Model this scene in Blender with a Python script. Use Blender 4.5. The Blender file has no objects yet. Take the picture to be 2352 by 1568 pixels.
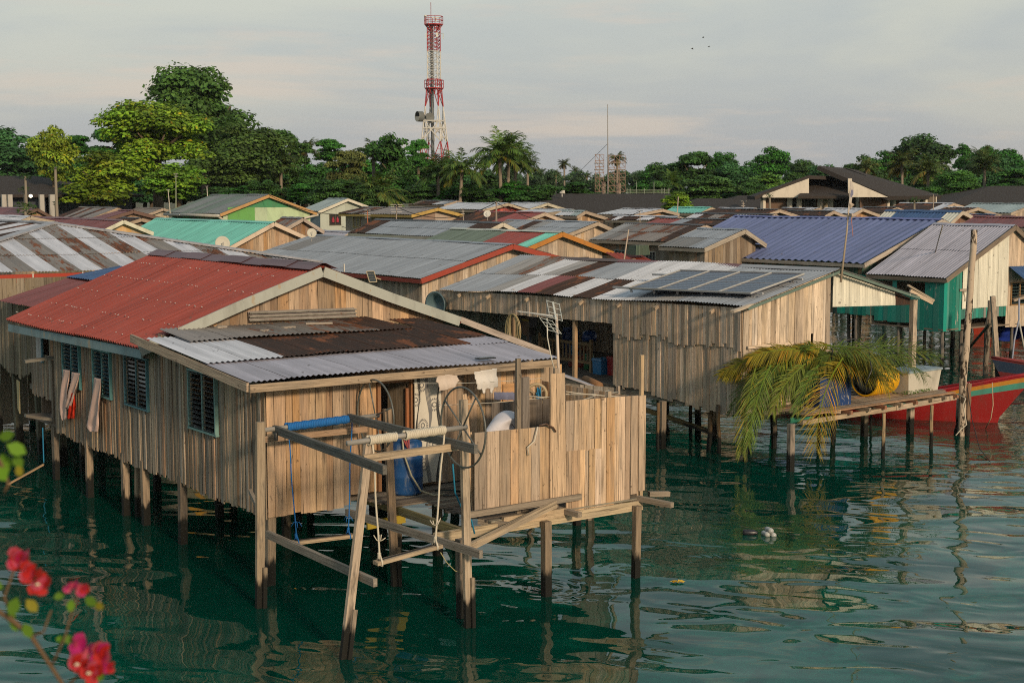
import bpy, math, random
import numpy as np
from mathutils import Vector
R_=math.radians
rng=random.Random(7)
SC=bpy.context.scene
COL=SC.collection
# ------------------------------------------------------------------ camera geometry (photo read at 2352x1568)
F,CX,CY,HC,HOR=3300.0,1176.0,784.0,6.0,452.0
PIT=math.atan((CY-HOR)/F); cp,sp=math.cos(PIT),math.sin(PIT)
CAM=Vector((0,0,HC))
def ray(x,y):
    u=(x-CX)/F; v=(CY-y)/F
    return Vector((u,cp+v*sp,-sp+v*cp))
def pz(x,y,z):
    d=ray(x,y); return CAM+d*((z-HC)/d.z)
def pY(x,y,Y):
    d=ray(x,y); return CAM+d*(Y/d.y)
TH=R_(35.5)
A=Vector((-math.sin(TH),math.cos(TH),0)); B=Vector((math.cos(TH),math.sin(TH),0)); Z=Vector((0,0,1))
O=pz(612,1187,1.1); O.z=0
def G(s,t,z): return O+B*s+A*t+Z*z
def st(p): q=p-O; return q.dot(B),q.dot(A),p.z
def hit_t(x,y,t):
    d=ray(x,y); k=((O+A*t)-CAM).dot(A)/d.dot(A); return st(CAM+d*k)
def hit_s(x,y,s):
    d=ray(x,y); k=((O+B*s)-CAM).dot(B)/d.dot(B); return st(CAM+d*k)
def hit_z(x,y,z): return st(pz(x,y,z))
def colt(x,s,z):          # t of the point (s,?,z) seen in column x
    n=ray(x,0).cross(ray(x,1568)); p=G(s,0,z)-CAM
    return -n.dot(p)/n.dot(A)
def cols(x,t,z):
    n=ray(x,0).cross(ray(x,1568)); p=G(0,t,z)-CAM
    return -n.dot(p)/n.dot(B)

# ------------------------------------------------------------------ mesh builder
class MB:
    def __init__(s): s.v=[];s.f=[];s.c=[];s.r=[];s.g=[]
    def add(s,vs,fs,col=(.5,.5,.5),rust=0.0,gc=None):
        b=len(s.v); s.v+= [tuple(q) for q in vs]
        s.g+= [tuple(q) for q in (gc if gc else vs)]
        for f in fs:
            s.f.append(tuple(b+i for i in f)); s.c.append(col); s.r.append(rust)
    def prism(s,pts,n,th,col=(.5,.5,.5),ax=Z,rust=0.0):
        n=Vector(n).normalized(); k=len(pts); o=rng.random()*50
        vs=[Vector(p) for p in pts]+[Vector(p)-n*th for p in pts]
        w=n.cross(ax).normalized()
        gc=[(q.dot(ax)+o,q.dot(w)+o,q.dot(n)) for q in vs]
        fs=[tuple(range(k)),tuple(range(2*k-1,k-1,-1))]+[(i,i+k,(i+1)%k+k,(i+1)%k) for i in range(k)]
        s.add(vs,fs,col,rust,gc)
    def beam(s,p,q,w,h=None,col=(.5,.5,.5),up=Z,taper=1.0,rust=0.0):
        p=Vector(p);q=Vector(q);h=h or w; d=q-p; L=d.length
        if L<1e-6: return
        d/=L; a=d.cross(up)
        if a.length<1e-3: a=d.cross(Vector((B.x,B.y,0)))
        a.normalize(); b=a.cross(d).normalized(); o=rng.random()*50
        vs=[];gc=[]
        for e,(c,k) in enumerate(((p,1),(q,taper))):
            for (i,j) in ((-1,-1),(1,-1),(1,1),(-1,1)):
                vs.append(c+a*(i*w/2*k)+b*(j*h/2*k)); gc.append((o+e*L,o+i*w/2,o+j*h/2))
        s.add(vs,[(3,2,1,0),(4,5,6,7),(0,1,5,4),(1,2,6,5),(2,3,7,6),(3,0,4,7)],col,rust,gc)
    def tube(s,pts,r,n=8,col=(.5,.5,.5),r1=None,closed=False,cap=True,rust=0.0):
        pts=[Vector(p) for p in pts]; m=len(pts); r1=r if r1 is None else r1
        vs=[];gc=[]; prev=None; L=0; o=rng.random()*50
        for i,p in enumerate(pts):
            if closed: d=pts[(i+1)%m]-pts[i-1]
            else: d=pts[min(i+1,m-1)]-pts[max(i-1,0)]
            d.normalize()
            if prev is None:
                a=d.cross(Z)
                if a.length<.05: a=d.cross(Vector((1,0,0)))
            else: a=prev-d*prev.dot(d)
            a.normalize(); prev=a; b=d.cross(a)
            if i: L+=(pts[i]-pts[i-1]).length
            rr=(r[i] if isinstance(r,(list,tuple)) else r+(r1-r)*i/max(1,m-1))
            for k in range(n):
                t=2*math.pi*k/n; vs.append(p+a*(rr*math.cos(t))+b*(rr*math.sin(t))); gc.append((o+L,o+rr*t,0))
        fs=[]
        for i in range(m if closed else m-1):
            for k in range(n):
                i2=(i+1)%m
                fs.append((i*n+k,i*n+(k+1)%n,i2*n+(k+1)%n,i2*n+k))
        if cap and not closed:
            fs.append(tuple(range(n-1,-1,-1))); fs.append(tuple((m-1)*n+k for k in range(n)))
        s.add(vs,fs,col,rust,gc)
    def box(s,c,dx,dy,dz,col,ex=None,ey=None,top=1.0,rust=0.0):   # c: base centre
        ex=ex or Vector((1,0,0)); ey=ey or Vector((0,1,0)); c=Vector(c); vs=[]
        for k,zz in ((1,0),(top,dz)):
            for i,j in ((-1,-1),(1,-1),(1,1),(-1,1)): vs.append(c+ex*(i*dx/2*k)+ey*(j*dy/2*k)+Z*zz)
        s.add(vs,[(3,2,1,0),(4,5,6,7),(0,1,5,4),(1,2,6,5),(2,3,7,6),(3,0,4,7)],col,rust)
    def lathe(s,c,prof,n=20,col=(.5,.5,.5),ax=Z,rust=0.0):
        ax=Vector(ax).normalized(); a=ax.cross(Vector((.3,.9,.2))).normalized(); b=ax.cross(a); c=Vector(c); vs=[]
        for (r,h) in prof:
            for k in range(n):
                t=2*math.pi*k/n; vs.append(c+ax*h+a*(r*math.cos(t))+b*(r*math.sin(t)))
        m=len(prof); fs=[(i*n+k,i*n+(k+1)%n,(i+1)*n+(k+1)%n,(i+1)*n+k) for i in range(m-1) for k in range(n)]
        s.add(vs,fs,col,rust)
    def corr(s,a,b,c,d,pitch=.076,amp=.009,rows=2,sheet=.76,pat=None,ppw=6,vm=None,sag=.012,jit=.02,off=None,var=.035,trap=False):
        """corrugated sheets: a,b eave near/far, c,d ridge far/near"""
        a,b,c,d=map(Vector,(a,b,c,d)); Lu=(b-a).length; Lv=(d-a).length
        n=(b-a).cross(d-a).normalized()
        if n.z<0: n=-n
        if vm is None: vm=lambda u:1.0
        ns=max(1,round(Lu/sheet)); per=max(2,round(Lu/ns/pitch)); m=per*ppw
        for r in range(rows):
            for i in range(ns):
                ch=pat[min(r,len(pat)-1)]; cc=ch[min(int((i+.5)/ns*len(ch)),len(ch)-1)]
                colr,rust=PAL[cc]; k=1+rng.uniform(-var,var); colr=tuple(min(1,x*k) for x in colr); rust=rust+rng.uniform(-.04,.04)
                o=n*(.012*r+(.003 if i%2 else 0)); e=rng.uniform(-jit,jit); tilt=rng.uniform(0,.0015)
                vs=[];gc=[]; nv=3; seed=rng.random()*40
                for jv in range(nv+1):
                    for iu in range(m+1):
                        u=(i+iu/m)/ns; vv0=r/rows-(e/Lv if r==0 else .015+e/Lv); vv=vv0+((r+1)/rows-vv0)*jv/nv
                        vv=min(vv,vm(u)) if vv>0 else vv
                        p=(a*(1-u)+b*u)*(1-vv)+(d*(1-u)+c*u)*vv
                        cw=math.cos(2*math.pi*iu/ppw); cw=math.tanh(2.2*cw) if trap else cw
                        h=amp*cw+sag*math.sin(u*Lu*.9)*math.sin(vv*3.1+1)*1.5+tilt*(nv-jv)
                        p=p+n*h+o; vs.append(p); gc.append((u*Lu+seed*0,vv*Lv,seed))
                fs=[(jv*(m+1)+k,jv*(m+1)+k+1,(jv+1)*(m+1)+k+1,(jv+1)*(m+1)+k) for jv in range(nv) for k in range(m)]
                s.add(vs,fs,colr,rust,gc)
    def build(s,name,mat,parent=None,org=None,smooth=False):
        if parent is not None: org=Vector(parent.get('_o',(0,0,0)))
        if org is None:
            xs=np.array(s.v); org=Vector((float(xs[:,0].mean()),float(xs[:,1].mean()),float(xs[:,2].min())))
        org=Vector(org)
        me=bpy.data.meshes.new(name); arr=np.array(s.v,dtype=np.float64)-np.array(org)
        me.from_pydata(arr.tolist(),[],s.f)
        at=me.attributes.new('col','FLOAT_COLOR','FACE') if False else None
        loops=np.array([len(f) for f in s.f]); 
        ca=me.attributes.new('col','FLOAT_COLOR','CORNER')
        c4=np.ones((len(s.c),4),dtype=np.float32); c4[:,:3]=np.array(s.c,dtype=np.float32)
        c4[:,3]=np.array(s.r,dtype=np.float32)
        ca.data.foreach_set('color',np.repeat(c4,loops,axis=0).ravel())
        ga=me.attributes.new('gc','FLOAT_VECTOR','POINT'); ga.data.foreach_set('vector',np.array(s.g,dtype=np.float32).ravel())
        me.materials.append(mat)
        if smooth: me.polygons.foreach_set('use_smooth',[True]*len(s.f))
        me.update()
        o=bpy.data.objects.new(name,me); COL.objects.link(o)
        if parent is not None: o.parent=parent
        else: o.location=org
        o['_o']=tuple(org)
        return o
def tag(o,label=None,cat=None,group=None,kind=None):
    if label: o['label']=label
    if cat: o['category']=cat
    if group: o['group']=group
    if kind: o['kind']=kind
    return o
def thing(name,label,cat,loc,group=None):
    o=bpy.data.objects.new(name,None); COL.objects.link(o); o.location=Vector(loc); o.empty_display_size=.2
    o['_o']=tuple(Vector(loc)); return tag(o,label,cat,group)

# ------------------------------------------------------------------ materials
def newmat(name):
    m=bpy.data.materials.new(name); m.use_nodes=True; nt=m.node_tree; nt.nodes.clear()
    out=nt.nodes.new('ShaderNodeOutputMaterial'); return m,nt,out
def nd(nt,t,**k):
    n=nt.nodes.new(t)
    for a,b in k.items():
        if a in n.inputs.keys() if isinstance(a,str) else False: n.inputs[a].default_value=b
        else: setattr(n,a,b)
    return n
def math_(nt,op,a,b=None,clamp=False):
    n=nt.nodes.new('ShaderNodeMath'); n.operation=op; n.use_clamp=clamp
    for i,x in enumerate((a,b)):
        if x is None: continue
        if isinstance(x,(int,float)): n.inputs[i].default_value=x
        else: nt.links.new(x,n.inputs[i])
    return n.outputs[0]
def mixc(nt,fac,a,b,mode='MIX'):
    n=nt.nodes.new('ShaderNodeMix'); n.data_type='RGBA'; n.blend_type=mode; n.clamp_factor=True
    for i,x in ((0,fac),(6,a),(7,b)):
        if isinstance(x,(int,float)): n.inputs[i].default_value=x
        elif isinstance(x,(tuple,list)): n.inputs[i].default_value=(*x[:3],1)
        else: nt.links.new(x,n.inputs[i])
    return n.outputs[2]
def noise(nt,vec,scale,detail=3,rough=.55,vs=None,dist=0):
    if vs:
        m=nt.nodes.new('ShaderNodeMapping'); m.inputs['Scale'].default_value=vs; nt.links.new(vec,m.inputs[0]); vec=m.outputs[0]
    n=nt.nodes.new('ShaderNodeTexNoise'); n.inputs['Scale'].default_value=scale; n.inputs['Detail'].default_value=detail
    n.inputs['Roughness'].default_value=rough; n.inputs['Distortion'].default_value=dist; nt.links.new(vec,n.inputs['Vector']); return n.outputs['Fac']
def ramp(nt,fac,lo,hi):
    n=nt.nodes.new('ShaderNodeMapRange'); n.interpolation_type='SMOOTHSTEP'
    n.inputs[1].default_value=lo; n.inputs[2].default_value=hi; nt.links.new(fac,n.inputs[0]); return n.outputs[0]
def attr(nt,name,kind='GEOMETRY'):
    n=nt.nodes.new('ShaderNodeAttribute'); n.attribute_name=name; n.attribute_type=kind; return n
def bsdf(nt,out,col,rough=.8,spec=.3,metal=0,normal=None):
    b=nt.nodes.new('ShaderNodeBsdfPrincipled')
    for k,x in (('Base Color',col),('Roughness',rough),('Specular IOR Level',spec),('Metallic',metal)):
        if isinstance(x,(int,float)): b.inputs[k].default_value=x
        elif isinstance(x,(tuple,list)): b.inputs[k].default_value=(*x[:3],1)
        else: nt.links.new(x,b.inputs[k])
    if normal is not None: nt.links.new(normal,b.inputs['Normal'])
    nt.links.new(b.outputs[0],out.inputs[0]); return b
def bump(nt,h,dist,strength=1.0):
    n=nt.nodes.new('ShaderNodeBump'); n.inputs['Distance'].default_value=dist; n.inputs['Strength'].default_value=strength
    nt.links.new(h,n.inputs['Height']); return n.outputs[0]

def mk_wood():
    m,nt,out=newmat('weathered_wood'); c=attr(nt,'col'); g=attr(nt,'gc').outputs['Vector']
    gr=noise(nt,g,1,4,.65,(1.6,45,45)); fine=noise(nt,g,1,3,.6,(6,160,160)); big=noise(nt,g,1,3,.6,(1.1,5,5))
    knot=noise(nt,g,1,2,.5,(9,22,22),.6)
    k=math_(nt,'ADD',math_(nt,'MULTIPLY',gr,1.7),math_(nt,'MULTIPLY',fine,.7)); k=math_(nt,'ADD',k,-.02)
    col=mixc(nt,1.0,c.outputs['Color'],(1,.955,.92),'MULTIPLY')
    sc=nt.nodes.new('ShaderNodeVectorMath'); sc.operation='SCALE'; nt.links.new(col,sc.inputs[0]); nt.links.new(k,sc.inputs['Scale'])
    col=mixc(nt,math_(nt,'MULTIPLY',ramp(nt,big,.42,.66),.75),sc.outputs[0],mixc(nt,.5,sc.outputs[0],(.22,.19,.155)))
    col=mixc(nt,math_(nt,'MULTIPLY',ramp(nt,knot,.66,.74),.6),col,(.05,.035,.025))
    pp=nt.nodes.new('ShaderNodeNewGeometry').outputs['Position']; bl=noise(nt,pp,.9,5,.65,(1,1,.7)); col=mixc(nt,math_(nt,'MULTIPLY',ramp(nt,bl,.52,.7),.4),col,mixc(nt,.35,col,(.04,.035,.03))); st_=noise(nt,g,1,3,.6,(.9,30,30)); col=mixc(nt,math_(nt,'MULTIPLY',ramp(nt,st_,.54,.70),.7),col,(.06,.045,.032))
    bsdf(nt,out,col,.85,.2,0,bump(nt,gr,.012,.9)); return m
def mk_metal():
    m,nt,out=newmat('roof_sheet'); c=attr(nt,'col'); g=attr(nt,'gc').outputs['Vector']
    n1=noise(nt,g,1,5,.65,(1.8,.55,1)); n2=noise(nt,g,1,4,.7,(14,1.8,3)); n3=noise(nt,g,1,3,.6,(2.5,2.5,1))
    x=math_(nt,'ADD',math_(nt,'MULTIPLY',n1,.6),math_(nt,'MULTIPLY',n2,.4))
    x=math_(nt,'ADD',x,math_(nt,'SUBTRACT',c.outputs['Alpha'],.5))
    mask=ramp(nt,x,.5,.58)
    rustc=mixc(nt,ramp(nt,n2,.35,.7),(.045,.022,.015),(.19,.066,.026)); nb=noise(nt,g,1,3,.6,(1.1,1.0,1),.5)
    rustc0=rustc
    rustc=mixc(nt,math_(nt,'MULTIPLY',ramp(nt,c.outputs['Alpha'],.62,.85),.8),rustc,(.026,.019,.016)); rustc=mixc(nt,math_(nt,'MULTIPLY',ramp(nt,nb,.54,.61),math_(nt,'ADD',n2,.2)),rustc,mixc(nt,.4,rustc0,(.30,.10,.035)))
    base=mixc(nt,math_(nt,'MULTIPLY',n3,.5),c.outputs['Color'],mixc(nt,.45,c.outputs['Color'],(.1,.1,.1)))
    base=mixc(nt,math_(nt,'MULTIPLY',ramp(nt,n2,.55,.75),.22),base,(.12,.1,.085))
    spots=noise(nt,g,5,2,.5); base=mixc(nt,math_(nt,'MULTIPLY',ramp(nt,spots,.7,.74),.6),base,(.08,.06,.05))
    col=mixc(nt,mask,base,rustc)
    vs_=nt.nodes.new('ShaderNodeVectorMath'); vs_.operation='SCALE'; nt.links.new(col,vs_.inputs[0]); nt.links.new(math_(nt,'ADD',math_(nt,'MULTIPLY',noise(nt,g,1,3,.6,(6,.35,2)),1.2),.42),vs_.inputs['Scale']); col=vs_.outputs[0]
    ro=math_(nt,'ADD',math_(nt,'MULTIPLY',mask,.4),.42)
    bsdf(nt,out,col,ro,.35,0); return m
def mk_paint(name,rough=.6,spec=.3,dirt=.35,sc=3.0,peel=0,peelc=(.35,.3,.22)):
    m,nt,out=newmat(name); c=attr(nt,'col'); g=nt.nodes.new('ShaderNodeTexCoord').outputs['Object']
    n1=noise(nt,g,sc,4,.6,(1,1,.35)); col=mixc(nt,math_(nt,'MULTIPLY',ramp(nt,n1,.45,.8),dirt),c.outputs['Color'],(.09,.075,.055))
    n2=noise(nt,g,sc*6,3,.6)
    col=mixc(nt,math_(nt,'MULTIPLY',n2,.25),col,mixc(nt,.5,col,(.02,.02,.02)))
    if peel: 
        n3=noise(nt,g,6,5,.7,(1,1,.3)); col=mixc(nt,ramp(nt,n3,peel,peel+.03),col,peelc)
    bsdf(nt,out,col,rough,spec,0,bump(nt,n2,.002,.4)); return m
def mk_leaf():
    m,nt,out=newmat('leaf'); oi=nt.nodes.new('ShaderNodeObjectInfo'); c=attr(nt,'col')
    col=mixc(nt,1.0,oi.outputs['Color'],c.outputs['Color'],'MULTIPLY')
    d=nt.nodes.new('ShaderNodeBsdfPrincipled'); d.inputs['Roughness'].default_value=.6; d.inputs['Specular IOR Level'].default_value=.25; nt.links.new(col,d.inputs['Base Color'])
    t=nt.nodes.new('ShaderNodeBsdfTranslucent'); nt.links.new(mixc(nt,.5,col,(.12,.18,.02)),t.inputs[0])
    mx=nt.nodes.new('ShaderNodeMixShader'); mx.inputs[0].default_value=.25; nt.links.new(d.outputs[0],mx.inputs[1]); nt.links.new(t.outputs[0],mx.inputs[2])
    nt.links.new(mx.outputs[0],out.inputs[0]); return m
def mk_bark():
    m,nt,out=newmat('bark'); c=attr(nt,'col'); g=nt.nodes.new('ShaderNodeTexCoord').outputs['Object']
    n1=noise(nt,g,6,4,.6,(1,1,.3)); bsdf(nt,out,mixc(nt,n1,c.outputs['Color'],mixc(nt,.6,c.outputs['Color'],(.02,.015,.01))),.9,.1,0,bump(nt,n1,.03)); return m
def mk_post():
    m,nt,out=newmat('post_wood'); c=attr(nt,'col'); g=attr(nt,'gc').outputs['Vector']; p=nt.nodes.new('ShaderNodeNewGeometry').outputs['Position']
    s=nt.nodes.new('ShaderNodeSeparateXYZ'); nt.links.new(p,s.inputs[0])
    gr=noise(nt,g,1,4,.65,(2,40,40)); big=noise(nt,g,1,3,.6,(2,8,8))
    sc=nt.nodes.new('ShaderNodeVectorMath'); sc.operation='SCALE'; nt.links.new(c.outputs['Color'],sc.inputs[0]); fine=noise(nt,g,1,3,.6,(5,110,110)); nt.links.new(math_(nt,'ADD',math_(nt,'ADD',math_(nt,'MULTIPLY',gr,1.5),math_(nt,'MULTIPLY',fine,.6)),-.15),sc.inputs['Scale'])
    col=mixc(nt,math_(nt,'MULTIPLY',ramp(nt,big,.5,.68),.8),sc.outputs[0],(.10,.085,.07))
    wet=ramp(nt,math_(nt,'SUBTRACT',math_(nt,'ADD',s.outputs['Z'],math_(nt,'MULTIPLY',big,-.5)),.0),.10,.24)
    wetc=mixc(nt,wet,(.010,.010,.008),col)
    bsdf(nt,out,wetc,.8,.25,0,bump(nt,gr,.006,.7)); return m
M=dict(wood=mk_wood(),post=mk_post(),metal=mk_metal(),paint=mk_paint('painted_surface'),peel=mk_paint('peeling_paint',.7,.2,.4,3,.60),
  plastic=mk_paint('plastic',.35,.5,.15),cloth=mk_paint('cloth',.95,.05,.08,6),rope=mk_paint('rope',.95,.05,.2,20),rubber=mk_paint('rubber',.8,.2,.3),
  steel=mk_paint('steel',.4,.5,.3,8),leaf=mk_leaf(),bark=mk_bark(),skin=mk_paint('skin',.55,.35,.05),shingle=mk_paint('dark_shingle',.9,.15,.1,2),
  flaky=mk_paint('flaking_blue_paint',.6,.3,.1,5,.60,(.45,.42,.33)),gpaint=mk_paint('worn_green_paint',.7,.2,.2,3,.63,(.30,.30,.25)))
m,nt,out=newmat('solar_glass'); bsdf(nt,out,attr(nt,'col').outputs['Color'],.12,.5); M['solar']=m
m,nt,out=newmat('louvre_glass'); bsdf(nt,out,attr(nt,'col').outputs['Color'],.1,.6); M['glass']=m
m,nt,out=newmat('lit_lamp'); e=nt.nodes.new('ShaderNodeEmission'); e.inputs[0].default_value=(1,.85,.55,1); e.inputs[1].default_value=4; nt.links.new(e.outputs[0],out.inputs[0]); M['lamp']=m

PAL={'g':((.255,.285,.325),.06),'w':((.50,.52,.56),.02),'l':((.37,.36,.42),.03),'R':((.26,.042,.024),-.05),'m':((.17,.048,.045),.06),
 'd':((.05,.04,.036),.92),'r':((.16,.15,.14),.52),'q':((.26,.26,.26),.38),'b':((.125,.155,.31),.0),'B':((.035,.09,.22),.03),
 't':((.16,.52,.42),.0),'G':((.12,.16,.12),.08),'c':((.68,.66,.55),.02),'k':((.04,.037,.036),.95),'z':((.17,.17,.17),.22),'y':((.30,.37,.37),.1),'v':((.17,.18,.17),.2),
 's':((.22,.19,.17),.40),'p':((.56,.57,.62),.06),'V':((.20,.175,.15),.50),'K':((.06,.045,.036),.86)}
WOODS=dict(warm=[(.44,.29,.165),(.36,.24,.14),(.48,.33,.20),(.28,.19,.12),(.40,.29,.18),(.33,.25,.17)],
 grey=[(.30,.24,.17),(.22,.175,.125),(.34,.27,.19),(.18,.145,.11),(.32,.20,.12),(.25,.22,.18)],
 pale=[(.46,.38,.29),(.40,.335,.26),(.50,.42,.33),(.35,.29,.23),(.44,.35,.25)],
 fence=[(.47,.345,.225),(.42,.315,.21),(.50,.37,.25),(.38,.29,.20),(.45,.31,.19)],
 dark=[(.11,.095,.08),(.08,.07,.06),(.14,.115,.09),(.1,.09,.08)])

# ------------------------------------------------------------------ board wall
def boards(mb,P,d,n,u0,u1,top,bot,w,pal,ops=(),gap=.007,jit=.03,th=.02,fit=.0,off=.006,flat=False):
    """vertical boards on the plane P+d*u (z absolute), outward n; ops=[(ua,ub,za,zb)]"""
    br=sorted(set([u0,u1]+[x for o in ops for x in o[:2] if u0<x<u1]))
    for x0,x1 in zip(br[:-1],br[1:]):
        k=max(1,round((x1-x0)/w)); cuts=[x0]
        for i in range(1,k): cuts.append(x0+(x1-x0)*(i+rng.uniform(-.22,.22))/k)
        cuts.append(x1)
        for a,b in zip(cuts[:-1],cuts[1:]):
            m=(a+b)/2; zb=bot(m)-rng.uniform(0,jit); spans=[(zb,None)]
            col=rng.choice(pal) if isinstance(pal,list) else pal
            k2=rng.uniform(.72,1.25); gy=sum(col)/3; sat=rng.uniform(.7,1.2); col=tuple((gy+(c-gy)*sat)*k2 for c in col)
            hol=sorted([(o[2],o[3]) for o in ops if o[0]<m<o[1]])
            segs=[];lo=zb
            for h0,h1 in hol:
                if h0>lo+.02: segs.append((lo,h0,False))
                lo=max(lo,h1)
            segs.append((lo,None,True))
            o=n*rng.uniform(-off,off); lean=rng.uniform(-.006,.006)
            for (l,h,isTop) in segs:
                ta=top(a) if isTop else h; tb=top(b) if isTop else h
                if min(ta,tb)-l<.02: 
                    if max(ta,tb)-l<.02: continue
                    ta=max(ta,l+.005); tb=max(tb,l+.005)
                q=[P+d*(a+gap/2)+Z*l,P+d*(b-gap/2)+Z*l,P+d*(b-gap/2+lean)+Z*tb,P+d*(a+gap/2+lean)+Z*ta]
                q=[Vector((v.x,v.y,v.z))+o for v in q]
                if d.cross(Z).dot(n)<0: q=q[::-1]
                mb.prism(q,n,th,col)
def base(s,t): return G(s,t,0)
def stilt(parent,s,t,ztop,w=.11,rnd=False,lean=(0,0),col=None,z0=-1.7,name='post'):
    if lean==(0,0): lean=(rng.uniform(-.09,.09),rng.uniform(-.09,.09))
    mb=MB(); p=G(s+lean[0],t+lean[1],z0); q=G(s,t,ztop); c=col or rng.choice([(.25,.19,.13),(.2,.16,.12),(.3,.23,.16)])
    k=rng.uniform(.85,1.15); c=tuple(x*k for x in c)
    if rnd:
        n=7; pts=[p.lerp(q,i/n)+Vector((rng.uniform(-.012,.012),rng.uniform(-.012,.012),0)) for i in range(n+1)]
        mb.tube(pts,w/2,8,c,w/2*.85)
    else: mb.beam(p,q,w,w*rng.uniform(.8,1),c,up=A)
    return mb.build(name,M['post'],parent)

# ------------------------------------------------------------------ generic gabled house on stilts
HS={}
def house(key,label,P,L,Rr,RFx,Y=None,zE=None,roof='g',rows=2,wall='warm',gwall=None,fascia=(.36,.3,.24),wb=1.9,ov=.3,ove=.3,bw=.2,pitch=.16,amp=.014,
          wmat='wood',gmat=None,cap='same',name='stilt_house',cat='house',walls=True,ppw=4,sheet=.8,group=None,lenmax=26,back=True,gtop=None,side_ops=(),gable_ops=(),stilts=True,ridge=None,mon=False,rmat='metal'):
    if zE is not None: _,t0,_z=hit_z(L[0],L[1],zE)
    else: _,t0,_z=st(pY(P[0],P[1],Y))
    sL,_,zL=hit_t(L[0],L[1],t0); sP,_,zP=hit_t(P[0],P[1],t0); sR,_,zR=hit_t(Rr[0],Rr[1],t0)
    t1=min(colt(RFx,sP,zP),t0+lenmax); t1=max(t1,t0+2.0)
    HS[key]=dict(t0=t0,t1=t1,sL=sL,zL=zL,sP=sP,zP=zP,sR=sR,zR=zR)
    root=thing(name,label,cat,base((sL+sR)/2,(t0+t1)/2),group)
    pats=roof.split('|')
    mb=MB(); kw=dict(pitch=pitch,amp=amp,rows=rows,sheet=sheet,pat=pats,ppw=ppw)
    mb.corr(G(sL,t0,zL),G(sL,t1,zL),G(sP,t1,zP),G(sP,t0,zP),**kw)
    mb.corr(G(sR,t0,zR),G(sR,t1,zR),G(sP,t1,zP),G(sP,t0,zP),**kw)
    ro=mb.build('roof',M[rmat],root,smooth=True)
    if cap:
        cc=PAL[pats[-1][0]][0] if cap=='same' else cap; mb=MB()
        w=.16; dl=(zP-zL)/max(.3,sP-sL)*w; dr=(zP-zR)/max(.3,sR-sP)*w; e=.03
        n=6
        for i in range(n):
            ta=t0+(t1-t0)*i/n; tb=t0+(t1-t0)*(i+1)/n+.05; k=.012*(i%2)
            mb.prism([G(sP,ta,zP+e+k),G(sP,tb,zP+e+k),G(sP-w,tb,zP-dl+e+k),G(sP-w,ta,zP-dl+e+k)],Z,.006,cc,rust=.05)
            mb.prism([G(sP,ta,zP+e+k),G(sP+w,ta,zP-dr+e+k),G(sP+w,tb,zP-dr+e+k),G(sP,tb,zP+e+k)],Z,.006,cc,rust=.05)
        mb.build('ridge_cap',M['metal'],ro)
    if fascia:
        mb=MB(); h=.17
        k=rng.uniform(.9,1.1); fc=tuple(x*k for x in fascia)
        up=Z
        for (sa,za,sb,zb) in ((sL,zL,sP,zP),(sR,zR,sP,zP)):
            for tt in (t0-.012,t1+.012): mb.beam(G(sa,tt,za-.085),G(sb,tt,zb-.085),.03,h,fc)
        for (ss,zz) in ((sL-.0,zL),(sR+.0,zR)):
            mb.beam(G(ss,t0,zz-.10),G(ss,t1,zz-.10),.03,.13,tuple(x*.8 for x in fc))
        mb.build('fascia',M['wood' if sum(fascia)<1.3 and max(fascia)<.45 and fascia[0]<fascia[2]*2.2 else 'paint'],root)
    if walls:
        a,b=sL+ove,sR-ove; ta,tb=t0+ov,t1-ov
        def rl(s_):
            return (zL+(zP-zL)*(s_-sL)/(sP-sL) if s_<sP else zR+(zP-zR)*(sR-s_)/(sR-sP))-.05
        gw=gwall if gwall is not None else wall; gp=WOODS.get(gw,gw) if isinstance(gw,str) else gw
        wp=WOODS.get(wall,wall) if isinstance(wall,str) else wall
        mb=MB(); jit=.03 if wmat=='wood' else 0; flat=gmat or wmat
        brs=[a,sP,b]
        for x0,x1 in ((a,sP),(sP,b)):
            if x1-x0>.1: boards(mb,G(0,ta,0),B,-A,x0,x1,rl,lambda u:wb,bw,gp,gable_ops,jit=jit,off=.004 if flat=='wood' else 0,gap=.004 if flat=='wood' else 0)
        mb.build('gable_wall',M[gmat or wmat],root)
        mb=MB(); g0=.004 if wmat=='wood' else 0
        boards(mb,G(a,0,0),A,-B,ta+.02,tb,lambda u:rl(a),lambda u:wb,bw,wp,side_ops,jit=jit,off=.004 if wmat=='wood' else 0,gap=g0)
        mb.build('side_wall',M[wmat],root)
        mb=MB()
        boards(mb,G(b,0,0),A,B,ta+.02,tb,lambda u:rl(b),lambda u:wb,bw*1.3,wp,jit=0,off=0,gap=0)
        for x0,x1 in ((a,sP),(sP,b)):
            if x1-x0>.1: boards(mb,G(0,tb,0),B,A,x0,x1,rl,lambda u:wb,bw*1.6,gp,jit=0,off=0,gap=0)
        mb.build('back_wall',M[wmat],root)
        mb=MB(); mb.prism([G(a,ta,wb+.06),G(b,ta,wb+.06),G(b,tb,wb+.06),G(a,tb,wb+.06)],Z,.05,(.15,.12,.09)); mb.build('floor_deck',M['wood'],root)
        if stilts:
            for i in range(3):
                for j in range(2): stilt(root,a+.1+(b-a-.2)*j,ta+.15+(tb-ta-.3)*i/2,wb+.02,.13)
    return root
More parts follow.
